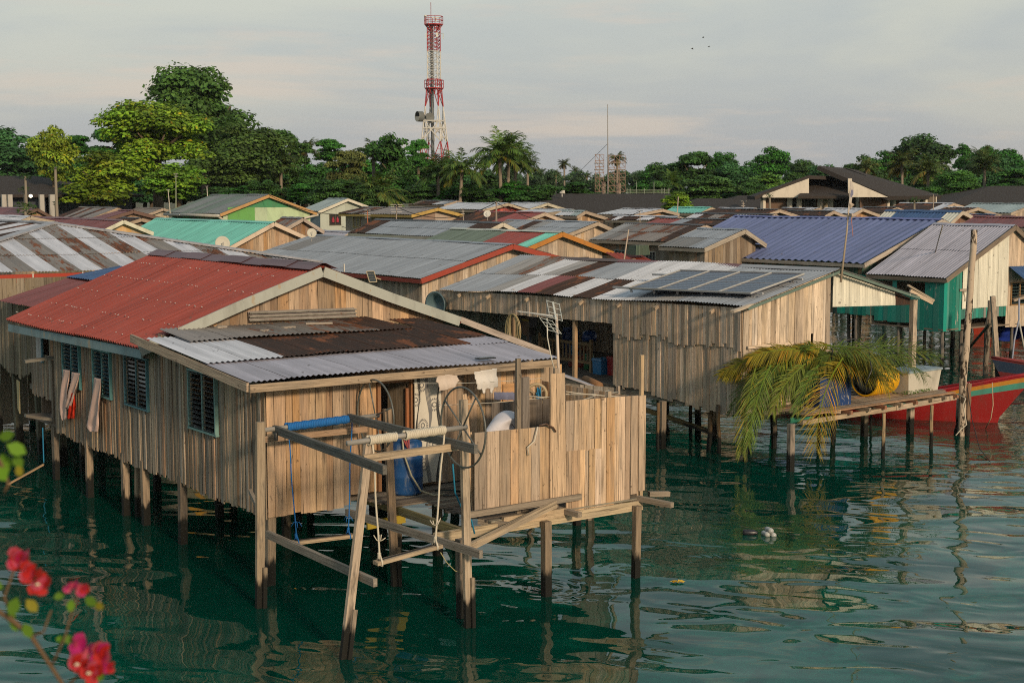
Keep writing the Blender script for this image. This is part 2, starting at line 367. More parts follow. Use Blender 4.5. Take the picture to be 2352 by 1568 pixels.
def louvre_window(root,P,d,n,u0,u1,z0,z1,fc=(.10,.27,.28),nl=12,bays=2,glass=(.03,.05,.05),depth=.05,fw=.035,open_=.9,lab=None):
    """framed louvre window proud of the wall; P+d*u"""
    mb=MB(); f=lambda u,z,o=0: P+d*u+Z*z+n*o
    for za in (z0,z1): mb.beam(f(u0-fw,za,.01),f(u1+fw,za,.01),depth+.03,fw,fc)
    for ua in (u0,u1): mb.beam(f(ua,z0,.01),f(ua,z1,.01),fw,depth+.03,fc,up=n)
    for k in range(1,bays):
        u=u0+(u1-u0)*k/bays; mb.beam(f(u,z0+fw/2,.008),f(u,z1-fw/2,.008),fw,depth,fc,up=n)
    w=mb.build('window',M['paint'],root)
    if lab: w['label']=lab
    if nl:
        mb=MB()
        for k in range(bays):
            a=u0+(u1-u0)*k/bays+fw*.7; b=u0+(u1-u0)*(k+1)/bays-fw*.7
            for i in range(nl):
                z=z0+(z1-z0)*(i+.6)/nl; c,s_=math.cos(open_),math.sin(open_); h=(z1-z0)/nl*.52
                q=[f(a,z-h*s_*.5,h*c+.02),f(b,z-h*s_*.5,h*c+.02),f(b,z+h*s_*.5,-h*c+.02),f(a,z+h*s_*.5,-h*c+.02)]
                mb.prism(q,Z,.005,glass)
            for uu in (a,b-.0):
                mb.beam(f(uu,z0+.02,.0),f(uu,z1-.02,.0),.018,.02,(.33,.27,.19),up=n)
        mb.build('louvres',M['glass'],w)
    return w
# ------------------------------------------------------------------ camera, world, sun
cam=bpy.data.objects.new('camera',bpy.data.cameras.new('camera')); COL.objects.link(cam); SC.camera=cam
cam.location=CAM; cam.rotation_euler=(math.pi/2-PIT,0,0); cam.data.sensor_width=36; cam.data.lens=36*F/2352; cam.data.clip_end=5000; cam.data.clip_start=.2
cam.data.dof.use_dof=True; cam.data.dof.focus_distance=27; cam.data.dof.aperture_fstop=5.6
SAZ,SEL=R_(152),R_(19)     # azimuth clockwise from +Y
sd=Vector((math.sin(SAZ)*math.cos(SEL),math.cos(SAZ)*math.cos(SEL),math.sin(SEL)))
sun=bpy.data.objects.new('sun',bpy.data.lights.new('sun','SUN')); COL.objects.link(sun)
sun.data.energy=3.2; sun.data.angle=R_(6); sun.data.color=(1,.77,.53); sun.rotation_euler=(-sd).to_track_quat('-Z','Y').to_euler()
W=bpy.data.worlds.new('World'); SC.world=W; W.use_nodes=True; nt=W.node_tree; nt.nodes.clear()
wo=nt.nodes.new('ShaderNodeOutputWorld'); bg=nt.nodes.new('ShaderNodeBackground'); nt.links.new(bg.outputs[0],wo.inputs[0])
sky=nt.nodes.new('ShaderNodeTexSky'); sky.sky_type='NISHITA'; sky.sun_disc=False; sky.sun_elevation=SEL; sky.sun_rotation=SAZ; sky.dust_density=3
tc=nt.nodes.new('ShaderNodeTexCoord').outputs['Generated']
sx=nt.nodes.new('ShaderNodeSeparateXYZ'); nt.links.new(tc,sx.inputs[0])
el=sx.outputs['Z']
c1=noise(nt,tc,1,5,.55,(2.2,2.2,11),.4); c2=noise(nt,tc,1,6,.6,(3.5,3.5,30),.3); c3=noise(nt,tc,1,3,.5,(1.3,1.3,4))
grad=ramp(nt,el,.0,.16)
base_c=mixc(nt,grad,(4.55,4.5,4.45),(5.4,5.5,5.0))
base_c=mixc(nt,ramp(nt,c1,.42,.62),mixc(nt,1,base_c,(.88,.91,.96),'MULTIPLY'),mixc(nt,1,base_c,(1.06,1.05,1.0),'MULTIPLY'))
hi=mixc(nt,math_(nt,'MULTIPLY',ramp(nt,el,.13,.34),.9),base_c,(2.9,3.75,4.1))
stk=math_(nt,'MULTIPLY',ramp(nt,c2,.50,.66),math_(nt,'MULTIPLY',ramp(nt,c3,.44,.56),.75))
hi=mixc(nt,stk,hi,(6.2,5.3,4.5))
fin=mixc(nt,.84,sky.outputs[0],hi)
nt.links.new(fin,bg.inputs[0]); bg.inputs[1].default_value=.115
SC.view_settings.view_transform='Standard'; SC.view_settings.look='None'; SC.view_settings.exposure=0; SC.view_settings.gamma=1
SC.cycles.use_denoising=False; SC.cycles.pixel_filter_type='BLACKMAN_HARRIS'; SC.cycles.filter_width=1.05; SC.cycles.max_bounces=8; SC.cycles.transparent_max_bounces=16; SC.cycles.caustics_reflective=False; SC.cycles.caustics_refractive=False
SC.cycles.use_adaptive_sampling=True; SC.cycles.sample_clamp_indirect=4

# ------------------------------------------------------------------ water, seabed, island
def sheet(name,mat,x0,x1,y0,y1,z,nx=1,ny=1,hf=None,kind='structure',col=(.2,.2,.15)):
    mb=MB(); vs=[];fs=[]
    for j in range(ny+1):
        for i in range(nx+1):
            x=x0+(x1-x0)*i/nx; y=y0+(y1-y0)*j/ny; vs.append((x,y,z+(hf(x,y) if hf else 0)))
    for j in range(ny):
        for i in range(nx): k=j*(nx+1)+i; fs.append((k,k+1,k+nx+2,k+nx+1))
    mb.add(vs,fs,col); o=mb.build(name,mat,org=(0,0,z),smooth=True); tag(o,kind=kind); return o
m,nt,out=newmat('sea_bed'); g=nt.nodes.new('ShaderNodeNewGeometry').outputs['Position']
n1=noise(nt,g,.45,5,.65,None,.6); n2=noise(nt,g,3.5,4,.65); n3=noise(nt,g,.16,3,.5)
c=mixc(nt,ramp(nt,n1,.43,.55),(.05,.09,.05),(.68,.72,.60)); c=mixc(nt,math_(nt,'MULTIPLY',ramp(nt,n2,.45,.65),.5),c,(.09,.12,.07)); c=mixc(nt,ramp(nt,n3,.45,.65),c,mixc(nt,.5,c,(.42,.44,.32)))
bsdf(nt,out,c,.95,.1); M['seabed']=m
m,nt,out=newmat('sea_water'); g=nt.nodes.new('ShaderNodeNewGeometry').outputs['Position']
def wn(scale,det,vs,dist): return noise(nt,g,scale,det,.5,vs,dist)
rot=nt.nodes.new('ShaderNodeMapping'); rot.inputs['Rotation'].default_value=(0,0,R_(14)); nt.links.new(g,rot.inputs[0])
sw=noise(nt,rot.outputs[0],.42,1,.4,(.55,1,1),.8); md=noise(nt,rot.outputs[0],1.25,1,.4,(.6,1.1,1),.9); sm=noise(nt,rot.outputs[0],5,2,.5,(.5,1.2,1),.3)
sep=nt.nodes.new('ShaderNodeSeparateXYZ'); nt.links.new(g,sep.inputs[0])
far=ramp(nt,math_(nt,'ADD',sep.outputs['Y'],math_(nt,'MULTIPLY',noise(nt,g,.12,2),14)),34,46)
calm=ramp(nt,noise(nt,g,.22,2,.5),.35,.6)
h=math_(nt,'ADD',math_(nt,'MULTIPLY',sw,.12),math_(nt,'MULTIPLY',math_(nt,'MULTIPLY',md,math_(nt,'ADD',math_(nt,'MULTIPLY',calm,.85),.35)),.036))
h=math_(nt,'ADD',h,math_(nt,'MULTIPLY',math_(nt,'MULTIPLY',sm,math_(nt,'ADD',math_(nt,'MULTIPLY',far,1.7),math_(nt,'ADD',math_(nt,'MULTIPLY',calm,.07),.01))),.008))
# ring ripples round the fence posts
for (rx,ry,am) in ((.52,21.7,1),(-.45,20.3,.8),(1.95,22.7,.6),(3.0,23.5,.7)):
    cx_=math_(nt,'POWER',math_(nt,'SUBTRACT',sep.outputs['X'],rx),2); cy_=math_(nt,'POWER',math_(nt,'SUBTRACT',sep.outputs['Y'],ry),2)
    rr=math_(nt,'POWER',math_(nt,'ADD',cx_,cy_),.5); wv=math_(nt,'SINE',math_(nt,'MULTIPLY',rr,38)); env=math_(nt,'DIVIDE',.00035*am,math_(nt,'ADD',math_(nt,'POWER',rr,3),.22))
    h=math_(nt,'ADD',h,math_(nt,'MULTIPLY',wv,env))
bn=bump(nt,h,1.0)
fr=nt.nodes.new('ShaderNodeFresnel'); fr.inputs[0].default_value=1.34; nt.links.new(bn,fr.inputs['Normal'])
gl=nt.nodes.new('ShaderNodeBsdfGlossy'); gl.inputs['Roughness'].default_value=.0; gl.inputs[0].default_value=(1,1,1,1); nt.links.new(bn,gl.inputs['Normal'])
tr=nt.nodes.new('ShaderNodeBsdfTransparent'); tr.inputs[0].default_value=(.12,.70,.55,1)
df=nt.nodes.new('ShaderNodeBsdfDiffuse'); df.inputs[0].default_value=(.002,.125,.085,1)
ad=nt.nodes.new('ShaderNodeMixShader'); ad.inputs[0].default_value=.28; nt.links.new(tr.outputs[0],ad.inputs[1]); nt.links.new(df.outputs[0],ad.inputs[2])
mx=nt.nodes.new('ShaderNodeMixShader'); nt.links.new(math_(nt,'MULTIPLY',fr.outputs[0],1.0,True),mx.inputs[0]); nt.links.new(ad.outputs[0],mx.inputs[1]); nt.links.new(gl.outputs[0],mx.inputs[2]); nt.links.new(mx.outputs[0],out.inputs[0]); M['water']=m
sheet('sea_water',M['water'],-400,400,-40,112,0)
sheet('sea_bed',M['seabed'],-400,400,-40,118,-1.7,60,20,lambda x,y:.18*math.sin(x*.31+y*.2)+.12*math.sin(y*.53-x*.1))
m,nt,out=newmat('island_soil'); g=nt.nodes.new('ShaderNodeNewGeometry').outputs['Position']
bsdf(nt,out,mixc(nt,noise(nt,g,.3,4),(.05,.07,.03),(.16,.14,.09)),.95,.1); M['soil']=m
sheet('island_ground',M['soil'],-1500,1500,108,3000,.0,40,30,lambda x,y:(-1.9 if y<109 else 1.2+.15*math.sin(x*.1)))

# ------------------------------------------------------------------ MAIN red roof house
LW,FWc=(.235,.195,.15),None
zw=1.1; tb=hit_z(125,990,zw)[1]; 
root=thing('stilt_house','big weathered plank house with bright red corrugated roof and rusty lean-to, nearest the camera','house',base(3,5))
house_root=root
sLr,tg,zLr=hit_z(320,800,3.37); sPr,_,zPr=hit_t(742,612,tg); sRr,_,zRr=hit_t(1060,742,tg)
tfar=colt(365,sPr,zPr); tfe=colt(15,sLr,zLr); tfar=max(tfar,tfe)
mb=MB(); kw=dict(pitch=.125,amp=.027,rows=1,sheet=1.1,pat=['R'],ppw=8,jit=.02,var=.02,trap=True)
mb.corr(G(sLr,tg,zLr),G(sLr,tfe,hit_s(15,735,sLr)[2]),G(sPr,tfar,zPr+.04),G(sPr,tg,zPr),**kw)
mb.corr(G(sRr,tg,zRr),G(sRr,tfar,zRr),G(sPr,tfar,zPr+.04),G(sPr,tg,zPr),**kw)
ro=mb.build('roof',M['metal'],root,smooth=True); tag(ro,'bright red corrugated roof')
mb=MB(); n=8; w=.3; dz=(zPr-zLr)/(sPr-sLr)
for i in range(n):
    ta=tg+(tfar-tg)*i/n-.04; t2=tg+(tfar-tg)*(i+1)/n+.05; k=.015*(i%2)+.035; sg=.03+.0*i
    pr=[(-w,-dz*w),(-w*.45,-dz*w*.4),(-.04,.0),(.04,.0),(w*.45,-dz*w*.4),(w,-dz*w)]
    for a,b in zip(pr[:-1],pr[1:]): mb.prism([G(sPr+a[0],ta,zPr+a[1]+k+sg),G(sPr+b[0],ta,zPr+b[1]+k+sg),G(sPr+b[0],t2,zPr+b[1]+k+sg),G(sPr+a[0],t2,zPr+a[1]+k+sg)],Z,.004,(.12,.055,.06),rust=.02)
mb.build('ridge_cap',M['metal'],ro)
mb=MB()
for v in (.06,.22,.42,.62,.82):
    for i in range(74):
        t=tg+(tfe-tg)*(i+.5)/74
        if rng.random()<.55: continue
        s=sLr+(sPr-sLr)*v; z=zLr+(zPr-zLr)*v+.045; s+=rng.uniform(-.05,.05)
        mb.lathe(G(s,t+rng.uniform(-.01,.01),z),[(.0001,.012),(.011,.008),(.013,0)],6,(.5,.48,.45) if rng.random()<.75 else (.03,.02,.02))
mb.build('roofing_screws',M['steel'],ro)
# fascia
mb=MB(); fb=(.38,.40,.36); off=-.02
def bargeboard(px):
    pts=[hit_t(x,y,tg+off) for x,y in px]
    for a,b in zip(pts[:-1],pts[1:]): mb.beam(G(a[0],tg+off,a[2]),G(b[0],tg+off,b[2]),.035,.19,fb)
bargeboard([(412,765),(560,699),(740,624)]); bargeboard([(743,624),(900,684),(1056,738)]); bargeboard([(322,806),(372,783)])
eb=hit_s(15,742,sLr)[2]
mb.beam(G(sLr+.04,tg,zLr-.10),G(sLr+.04,tfe,eb-.10),.03,.16,(.22,.31,.33))
mb.build('fascia',M['peel'],root)
# walls -------------------------------------------------------
sW=5.72    # right end of the front wall
ztop_front=3.17
def tl(s_): return ztop_front if s_<8 else 3
zlt=hit_t(735,742,tg)[2]      # lean-to upper edge height
def leanz(t,zf,zb=None): return zf+(zlt-zf)*(t/tg)
def lw_top(t): return (3.14+(zlt-.02-3.14)*t/tg) if t<tg else zLr-.06
wins=[]
def wspec(xl,yt,xr,yb):
    ta=hit_s(xr,yb,0)[0:2][1]; tb_=hit_s(xl,yt,0)[1]; return (ta,tb_,hit_s(xr,yb,0)[2],hit_s(xl,yt,0)[2])
W4=wspec(436,847,500,1000); W3=wspec(289,813,343,943); W2=wspec(216,800,258,916); W1=wspec(146,783,187,893)
mb=MB()
boards(mb,G(0,0,0),A,-B,0.0,tb,lw_top,lambda u:zw+.02*math.sin(u*2.1),.068,WOODS['grey'],[W1,W2,W3,W4],jit=.07,off=.013,gap=.006)
ta2=hit_s(72,850,.25)[1]
boards(mb,G(0.25,0,0),A,-B,tb,ta2,lambda u:3.3,lambda u:zw+.55,.11,WOODS['grey'],[(hit_s(112,800,.25)[1],hit_s(98,800,.25)[1],hit_s(105,815,.25)[2],hit_s(105,762,.25)[2])],jit=.08)
mb.build('side_wall',M['wood'],root)
mb=MB(); dA=hit_t(868,1000,0)[0]; dB=hit_t(944,1000,0)[0]
boards(mb,G(0,0,0),B,-A,0.03,hit_t(805,1100,0)[0],lambda u:3.12,lambda u:zw+.02,.145,WOODS['warm'],jit=.06,off=.006)
boards(mb,G(0,0,0),B,-A,hit_t(805,1100,0)[0],sW,lambda u:3.08,lambda u:1.27,.15,WOODS['warm'],[(dA,dB,1.0,3.02)],jit=.01,off=.006)
mb.build('front_wall',M['wood'],root)
mb=MB(); sa,sb=sLr+.35,sRr-.3
def grl(s_): return (zLr+(zPr-zLr)*(s_-sLr)/(sPr-sLr) if s_<sPr else zRr+(zPr-zRr)*(sRr-s_)/(sRr-sPr))-.1
boards(mb,G(0,tg+.22,0),B,-A,0,sPr,grl,lambda u:3.25,.2,WOODS['warm'],jit=0,off=.006); boards(mb,G(0,tg+.22,0),B,-A,sPr,sb,grl,lambda u:3.2,.2,WOODS['warm'],jit=0,off=.006)
mb.build('gable_wall',M['wood'],root)
mb=MB()
boards(mb,G(sW,0,0),A,B,.02,tfar-.3,lambda u:3.0,lambda u:zw,.3,WOODS['grey'],jit=0,off=0,gap=0)
boards(mb,G(0,tfar-.3,0),B,A,.32,sb,lambda u:grl(u)-.1,lambda u:zw,.3,WOODS['grey'],jit=0,off=0,gap=0)
mb.prism([G(.03,.03,zw+.12),G(sW,.03,zw+.12),G(sW,tfar-.3,zw+.12),G(.03,tfar-.3,zw+.12)],Z,.06,(.12,.1,.08))
mb.build('back_wall',M['wood'],root)
# windows
for i,(wd,tea) in enumerate(((W1,(.09,.26,.27)),(W2,(.12,.3,.30)),(W3,(.06,.17,.2)),(W4,(.17,.30,.28)))):
    louvre_window(root,G(0,0,0),A,-B,wd[0],wd[1],wd[2],wd[3],tea,12,2,open_=(.25 if i>1 else 1.0),glass=(.035,.05,.055) if i>1 else (.03,.06,.075))
mb=MB(); wa=hit_s(97,800,.22); wb_=hit_s(86,800,.22); mb.beam(G(.2,wa[1],2.72),G(.2,wb_[1],2.72),.02,.62,(.5,.47,.45)); mb.beam(G(.2,wa[1]-.05,2.4),G(.2,wa[1]-.05,3.05),.04,.05,(.08,.2,.26),up=A)
mb.build('shutter',M['paint'],root)
# door
mb=MB(); fc=(.27,.13,.06)
for s_ in (dA,dB): mb.beam(G(s_,-.02,1.27),G(s_,-.02,3.05),.06,.08,fc,up=A)
mb.beam(G(dA-.03,-.02,3.05),G(dB+.03,-.02,3.05),.08,.06,fc)
d_=mb.build('door',M['paint'],root)
mb=MB(); mb.prism([G(dB-.05,.06,1.3),G(dB-.05,.06,2.95),G(dA+.42,.38,2.95),G(dA+.42,.38,1.3)],-A,.03,(.10,.08,.055)); mb.beam(G(dB-.06,.02,1.3),G(dB-.06,.02,2.9),.05,.05,(.30,.12,.05),up=A); mb.build('leaf',M['wood'],d_)
# lean-to roof
e0=hit_z(567,862,3.30); zl=3.30
e0=(hit_t(567,862,-.42)); sE0,zE0=e0[0],e0[2]; e1=hit_t(1283,833,-.42); sE1,zE1=e1[0],e1[2]
zE=(zE0+zE1)/2
tt0=tg+.14
tm=tt0-(tt0+.42)*.60
mid=lambda s_,f:G(s_,-.42+(tt0+.42)*f,zE+(zlt-zE)*f)
mb=MB()
r1=.36
sL2=sE0
mb.corr(mid(sL2,0),mid(sE1,0),mid(sE1,r1),mid(sL2,r1),pitch=.09,amp=.011,rows=1,sheet=.62,pat=['l'],ppw=6,jit=.02)
def lift(p,k): return p+Z*k
sm=hit_t(655,820,-.42)[0]
smid=sL2+1.35; rend=sE1-.75
mb.corr(lift(mid(sL2,r1-.04),.02),lift(mid(smid,r1-.04),.02),lift(mid(smid,.86),.02),lift(mid(sL2,.86),.02),pitch=.09,amp=.011,rows=1,sheet=.7,pat=['p'],ppw=6)
mb.corr(lift(mid(smid,r1-.03),.025),lift(mid(rend,r1-.03),.025),lift(mid(rend,.74),.025),lift(mid(smid,.74),.025),pitch=.09,amp=.011,rows=1,sheet=.66,pat=['KKKKKKKKKKK'],ppw=6,jit=.03)
mb.corr(lift(mid(sL2+.5,.70),.05),lift(mid(rend-.1,.70),.05),lift(mid(rend-.35,1.0),.05),lift(mid(sL2+.5,1.0),.05),pitch=.09,amp=.011,rows=1,sheet=.7,pat=['srsrrrsrKK'],ppw=6,jit=.03)
mb.corr(lift(mid(sE1-.8,r1-.05),.01),lift(mid(sE1,r1-.05),.01),lift(mid(sE1-.02,.55),.01),lift(mid(sE1-.8,.55),.01),pitch=.09,amp=.011,rows=1,sheet=.8,pat=['l'],ppw=6)
mb.corr(lift(mid(rend,.45),.03),lift(mid(sE1-.05,.45),.03),lift(mid(sE1-.05,.95),.03),lift(mid(rend,.95),.03),pitch=.09,amp=.011,rows=1,sheet=.8,pat=['d'],ppw=6)
lr=mb.build('roof',M['metal'],root,smooth=True); tag(lr,'rusty black and grey lean-to roof')
mb=MB(); mb.beam(mid(sL2+.02,-.01)-Z*.09,mid(sE1-.05,-.01)-Z*.09,.04,.12,(.30,.24,.17)); mb.beam(mid(sL2+.01,0)-Z*.08,mid(sL2+.01,.99)-Z*.08,.04,.14,(.36,.29,.22))
mb.build('fascia',M['wood'],root)
# loose strip of corrugated sheet on the gable, scraps of wood on the lean-to
a=hit_t(573,725,tg+.1); b=hit_t(818,716,tg+.1)
mb=MB(); mb.corr(G(a[0],tg+.12,a[2]-.11),G(b[0],tg+.12,b[2]-.11),G(b[0],tg+.16,b[2]+.08),G(a[0],tg+.16,a[2]+.08),pitch=3,amp=0,rows=1,sheet=3,pat=['s'])
for k in range(3): mb.tube([G(a[0],tg+.09,a[2]-.09+.07*k),G(b[0],tg+.09,b[2]-.09+.07*k)],.018,6,(.25,.23,.19),rust=.45)
o=mb.build('flashing_strip',M['metal'],root)
for i,(s_,f,l,an) in enumerate(((1.0,.93,.22,.3),(2.1,.84,.25,.15),(2.7,.9,.5,-.3),(1.6,.80,.15,.5))):
    mb=MB(); p=mid(s_,f)+Z*.075; mb.beam(p,p+B*l*math.cos(an)+A*l*math.sin(an),.09,.035,(.3,.27,.23)); o=mb.build('wood_offcut',M['wood'])
    tag(o,['short dark wooden block lying on the rusty lean-to near its left','grey wood scrap in the middle of the rusty lean-to roof','long thin batten lying across the rusty lean-to roof','smallest wood chip on the black rusty sheets'][i],'wood scrap','wood scraps on the lean-to roof')
# house stilts (pixel column, water row)
for (x,y,r,l) in ((140,1150,False,.05),(220,1192,False,0),(298,1210,False,0),(322,1185,False,.05),(396,1252,False,0)):
    s_,t_,_=hit_z(x,y,0); s_=max(s_,.05)
    o=stilt(root,s_,t_,zw+.1,.13,lean=(rng.uniform(-.06,.06),l))
    if x==322: o['label']='rust red painted stilt'
for s_,t_ in ((.12,.1),(2.4,.1),(3.2,.15),(1.4,2.2),(1.4,5),(1.4,8),(3.6,3),(3.6,6),(3.6,9),(5.4,3),(5.4,6),(5.4,9),(.9,11)): stilt(root,s_,t_,zw+.1,.13)
mb=MB()
for s_ in (.15,2.8,5.4): mb.beam(G(s_,.05,zw+.03),G(s_,tb-.1,zw+.03),.08,.14,(.16,.13,.1))
mb.build('floor_beam',M['post'],root)
# cloths hanging from the windows
def cloth(name,px,s_plane,col,label,n=10,cat='curtain',mat='cloth',patt=None,grp=None,amp=.035):
    """px: left edge points and right edge points, top to bottom, on plane s=s_plane"""
    mb=MB(); Lp,Rp=px; vs=[]; m=len(Lp)
    for j in range(24):
        f=j/23*(m-1); k=min(int(f),m-2); q=f-k
        l=(Lp[k][0]*(1-q)+Lp[k+1][0]*q,Lp[k][1]*(1-q)+Lp[k+1][1]*q); r=(Rp[k][0]*(1-q)+Rp[k+1][0]*q,Rp[k][1]*(1-q)+Rp[k+1][1]*q)
        for i in range(n+1):
            u=i/n; x=l[0]*(1-u)+r[0]*u; y=l[1]*(1-u)+r[1]*u
            S,T,Zz=hit_s(x,y,s_plane); dd=amp*math.sin(u*9+j*.16)+amp*.5*math.sin(u*21+j*.3+1)
            vs.append(G(S-.03+dd*min(1,.3+j/12),T,Zz))
    fs=[(j*(n+1)+i,j*(n+1)+i+1,(j+1)*(n+1)+i+1,(j+1)*(n+1)+i) for j in range(23) for i in range(n)]
    mb.add(vs,fs,col); o=mb.build(name,M[mat],smooth=True)
    so=o.modifiers.new('s','SOLIDIFY'); so.thickness=.006
    return tag(o,label,cat,grp)
cg='curtains hanging out of the louvre windows'
c1_=cloth('curtain',([(148,848),(142,880),(141,930),(149,965)],[(163,850),(162,890),(159,930),(158,964)]),-.08,(.64,.45,.38),'pink curtain on the left hanging farthest down out of the first window',grp=cg)
c2_=cloth('curtain',([(168,854),(162,885),(160,915),(157,935)],[(186,857),(181,890),(174,915),(165,940)]),-.10,(.64,.45,.38),'short twisted pink curtain beside the long one at the first window',grp=cg)
c3_=cloth('curtain',([(166,905),(163,930),(162,950),(162,961)],[(173,900),(176,930),(176,950),(175,960)]),-.09,(.52,.035,.015),'bright red printed curtain showing below the pink one',grp=cg)
c4_=cloth('curtain',([(220,866),(214,900),(206,950),(202,978),(213,990)],[(235,870),(235,905),(233,950),(232,975),(229,992)]),-.09,(.64,.45,.38),'long pink curtain with a red lining hanging from the second window',grp=cg)
# ------------------------------------------------------------------ deck, bathing enclosure
zd=1.25; tF=-2.75
deck=thing('plank_deck','low plank deck with gaps and mossy edge joining the red roofed house to the enclosure','deck',base(3.4,-1.3))
mb=MB(); s0=hit_z(810,1140,zd)[0]
for i in range(30):
    t=-.06-i*.092; l=s0+.15+(1.0 if t<-1.0 else 0)*(.6)+rng.uniform(-.1,.1)
    if t<-1.9: l=max(l,hit_t(1080,1180,-2.4)[0]-.35)
    mb.beam(G(l,t,zd-.02+rng.uniform(-.006,.006)),G(5.15,t,zd-.02+rng.uniform(-.006,.006)),.078,.025,rng.choice(WOODS['dark']+[(.2,.19,.15),(.17,.16,.14)]))
mb.build('planks',M['wood'],deck)
mb=MB()
for s_ in (s0+.3,s0+1.3,s0+2.3,4.9): mb.beam(G(s_,0,zd-.1),G(s_,-2.8,zd-.1),.07,.12,(.17,.15,.07))
mb.beam(G(1.3,tF-.02,zd-.12),G(5.2,tF-.02,zd-.12),.07,.15,(.40,.33,.22))
mb.build('joists',M['wood'],deck)
def P0(x,y): return hit_z(x,y,0)
for (x,y,w) in ((1462,1325,.11),(1254,1368,.12),(1058,1418,.11),(1325,1205,.12),(880,1160,.13)):
    s_,t_,_=P0(x,y); stilt(deck,s_,t_,zd-.1,w,lean=(rng.uniform(-.05,.05),0))
fen=thing('board_enclosure','tall enclosure of upright tan boards on the deck around the bathing place','fence',base(3.3,-2.7))
g=lambda x,y,t=tF: hit_t(x,y,t)
def fence_run(x0,y0,x1,y1,yb0,yb1,w,pal,t=tF,jit=.04,name='board_panel',par=None,off=.008,tj=.02):
    a=g(x0,y0,t); b=g(x1,y1,t); ab=g(x0,yb0,t); bb=g(x1,yb1,t); mb=MB()
    f=lambda u:(u-a[0])/(b[0]-a[0])
    boards(mb,G(0,t,0),B,-A,a[0],b[0],lambda u:a[2]+(b[2]-a[2])*f(u)+rng.uniform(-tj,tj)*0,lambda u:ab[2]+(bb[2]-ab[2])*f(u),w,pal,jit=jit,off=off)
    return mb.build(name,M['wood'],par or fen)
fence_run(1090,994,1266,978,1173,1150,.19,WOODS['fence'])
mb=MB(); a=g(1262,858); b=g(1295,856); c=g(1300,1150); mb.prism([G(a[0],tF-.03,c[2]),G(b[0]+.03,tF-.03,c[2]),G(b[0],tF-.03,b[2]),G(a[0],tF-.03,a[2])],-A,.025,(.45,.34,.23)); mb.build('tall_board',M['wood'],fen)
fence_run(1300,921,1382,914,1040,1030,.13,WOODS['fence'],jit=.01); fence_run(1300,1036,1382,1029,1172,1160,.12,WOODS['fence'],t=tF-.004)
fence_run(1382,914,1466,908,1163,1130,.12,WOODS['fence'],jit=.06); 
mb=MB(); a=g(1467,909); b=g(1482,907); c=g(1478,1125); mb.prism([G(a[0],tF-.02,c[2]),G(b[0],tF-.02,c[2]),G(b[0],tF-.02,b[2]),G(a[0],tF-.02,a[2])],-A,.03,(.42,.33,.24)); mb.build('end_board',M['wood'],fen)
# leaning narrow strips at the left end
mb=MB()
for (x0,x1,yt,c) in ((1066,1076,905,0),(1078,1090,993,1)):
    a=g(x0,yt,-2.6); b=g(x1+12,1175,-2.6); mb.beam(G(a[0],-2.6,a[2]),G(b[0],-2.62,b[2]),.07,.025,WOODS['fence'][c],up=A)
mb.build('loose_batten',M['wood'],fen)
# posts rising behind
mb=MB()
for (x,yt,w,t,c) in ((1190,823,.07,-2.55,(.2,.17,.13)),(1190,858,.10,-2.5,(.12,.11,.1)),(1206,866,.13,-2.5,(.16,.145,.13)),(1474,815,.06,-2.6,(.42,.32,.2)),(1398,898,.07,-2.6,(.4,.33,.24)),(1277,845,.07,-2.65,(.28,.23,.17)),(1420,886,.05,-.3,(.3,.25,.2))):
    a=g(x,yt,t); mb.beam(G(a[0],t,zd-.1),G(a[0],t,a[2]),w,.05,c,up=A); mb.build('upright',M['wood'],fen); mb=MB()
fence_run(1130,925,1262,915,1120,1110,.14,WOODS['dark'],t=-1.15,jit=0,name='inner_screen'); fence_run(1300,880,1412,890,1100,1090,.14,[(.2,.19,.17),(.15,.14,.12),(.24,.22,.19)],t=-.2,jit=0,name='back_screen')
mb=MB()
boards(mb,G(5.15,0,0),A,B,tF,-.2,lambda u:g(1480,907)[2]-.03,lambda u:zd-.15,.14,WOODS['fence'],jit=0); mb.build('side_screen',M['wood'],fen)
mb=MB()
for (p,q,w,h,c) in (((1068,1183,tF-.09),(1334,1140,tF-.09),.05,.09,(.22,.19,.15)),((1155,1197,tF-.04),(1300,1175,tF-.04),.06,.13,(.38,.30,.20)),):
    a=g(*p);b=g(*q); mb.beam(G(a[0],p[2],a[2]),G(b[0],q[2],b[2]),w,h,c)
mb.build('bottom_rail',M['wood'],fen)
for (x,y,l) in ((1436,1138,(.2,-.9)),(1490,1134,(.35,-.1)),(1265,1165,(.1,-.6)),(1358,1162,(.1,-.25)),(1100,1196,(.3,-.5))):
    a=g(x,y,tF+.25); mb=MB(); mb.beam(G(a[0],tF+.25,a[2]),G(a[0]+l[0],tF+.25+l[1],a[2]-.02),.09,.08,(.24,.205,.16)); mb.build('joist_end',M['wood'],deck)
mb=MB(); a=g(1074,1258,-3.2); b=g(1276,1156,tF-.12); mb.beam(G(a[0],-3.2,a[2]),G(b[0],tF-.12,b[2]),.07,.10,(.34,.28,.2)); mb.build('diagonal_brace',M['wood'],deck)
mb=MB(); a=hit_t(843,1206,-.6); b=hit_t(930,1190,-.6); mb.beam(G(a[0],-.6,a[2]),G(b[0],-.6,b[2]),.04,.13,(.38,.28,.03)); mb.build('yellow_rail',M['paint'],deck)['label']='yellow painted rail under the deck'
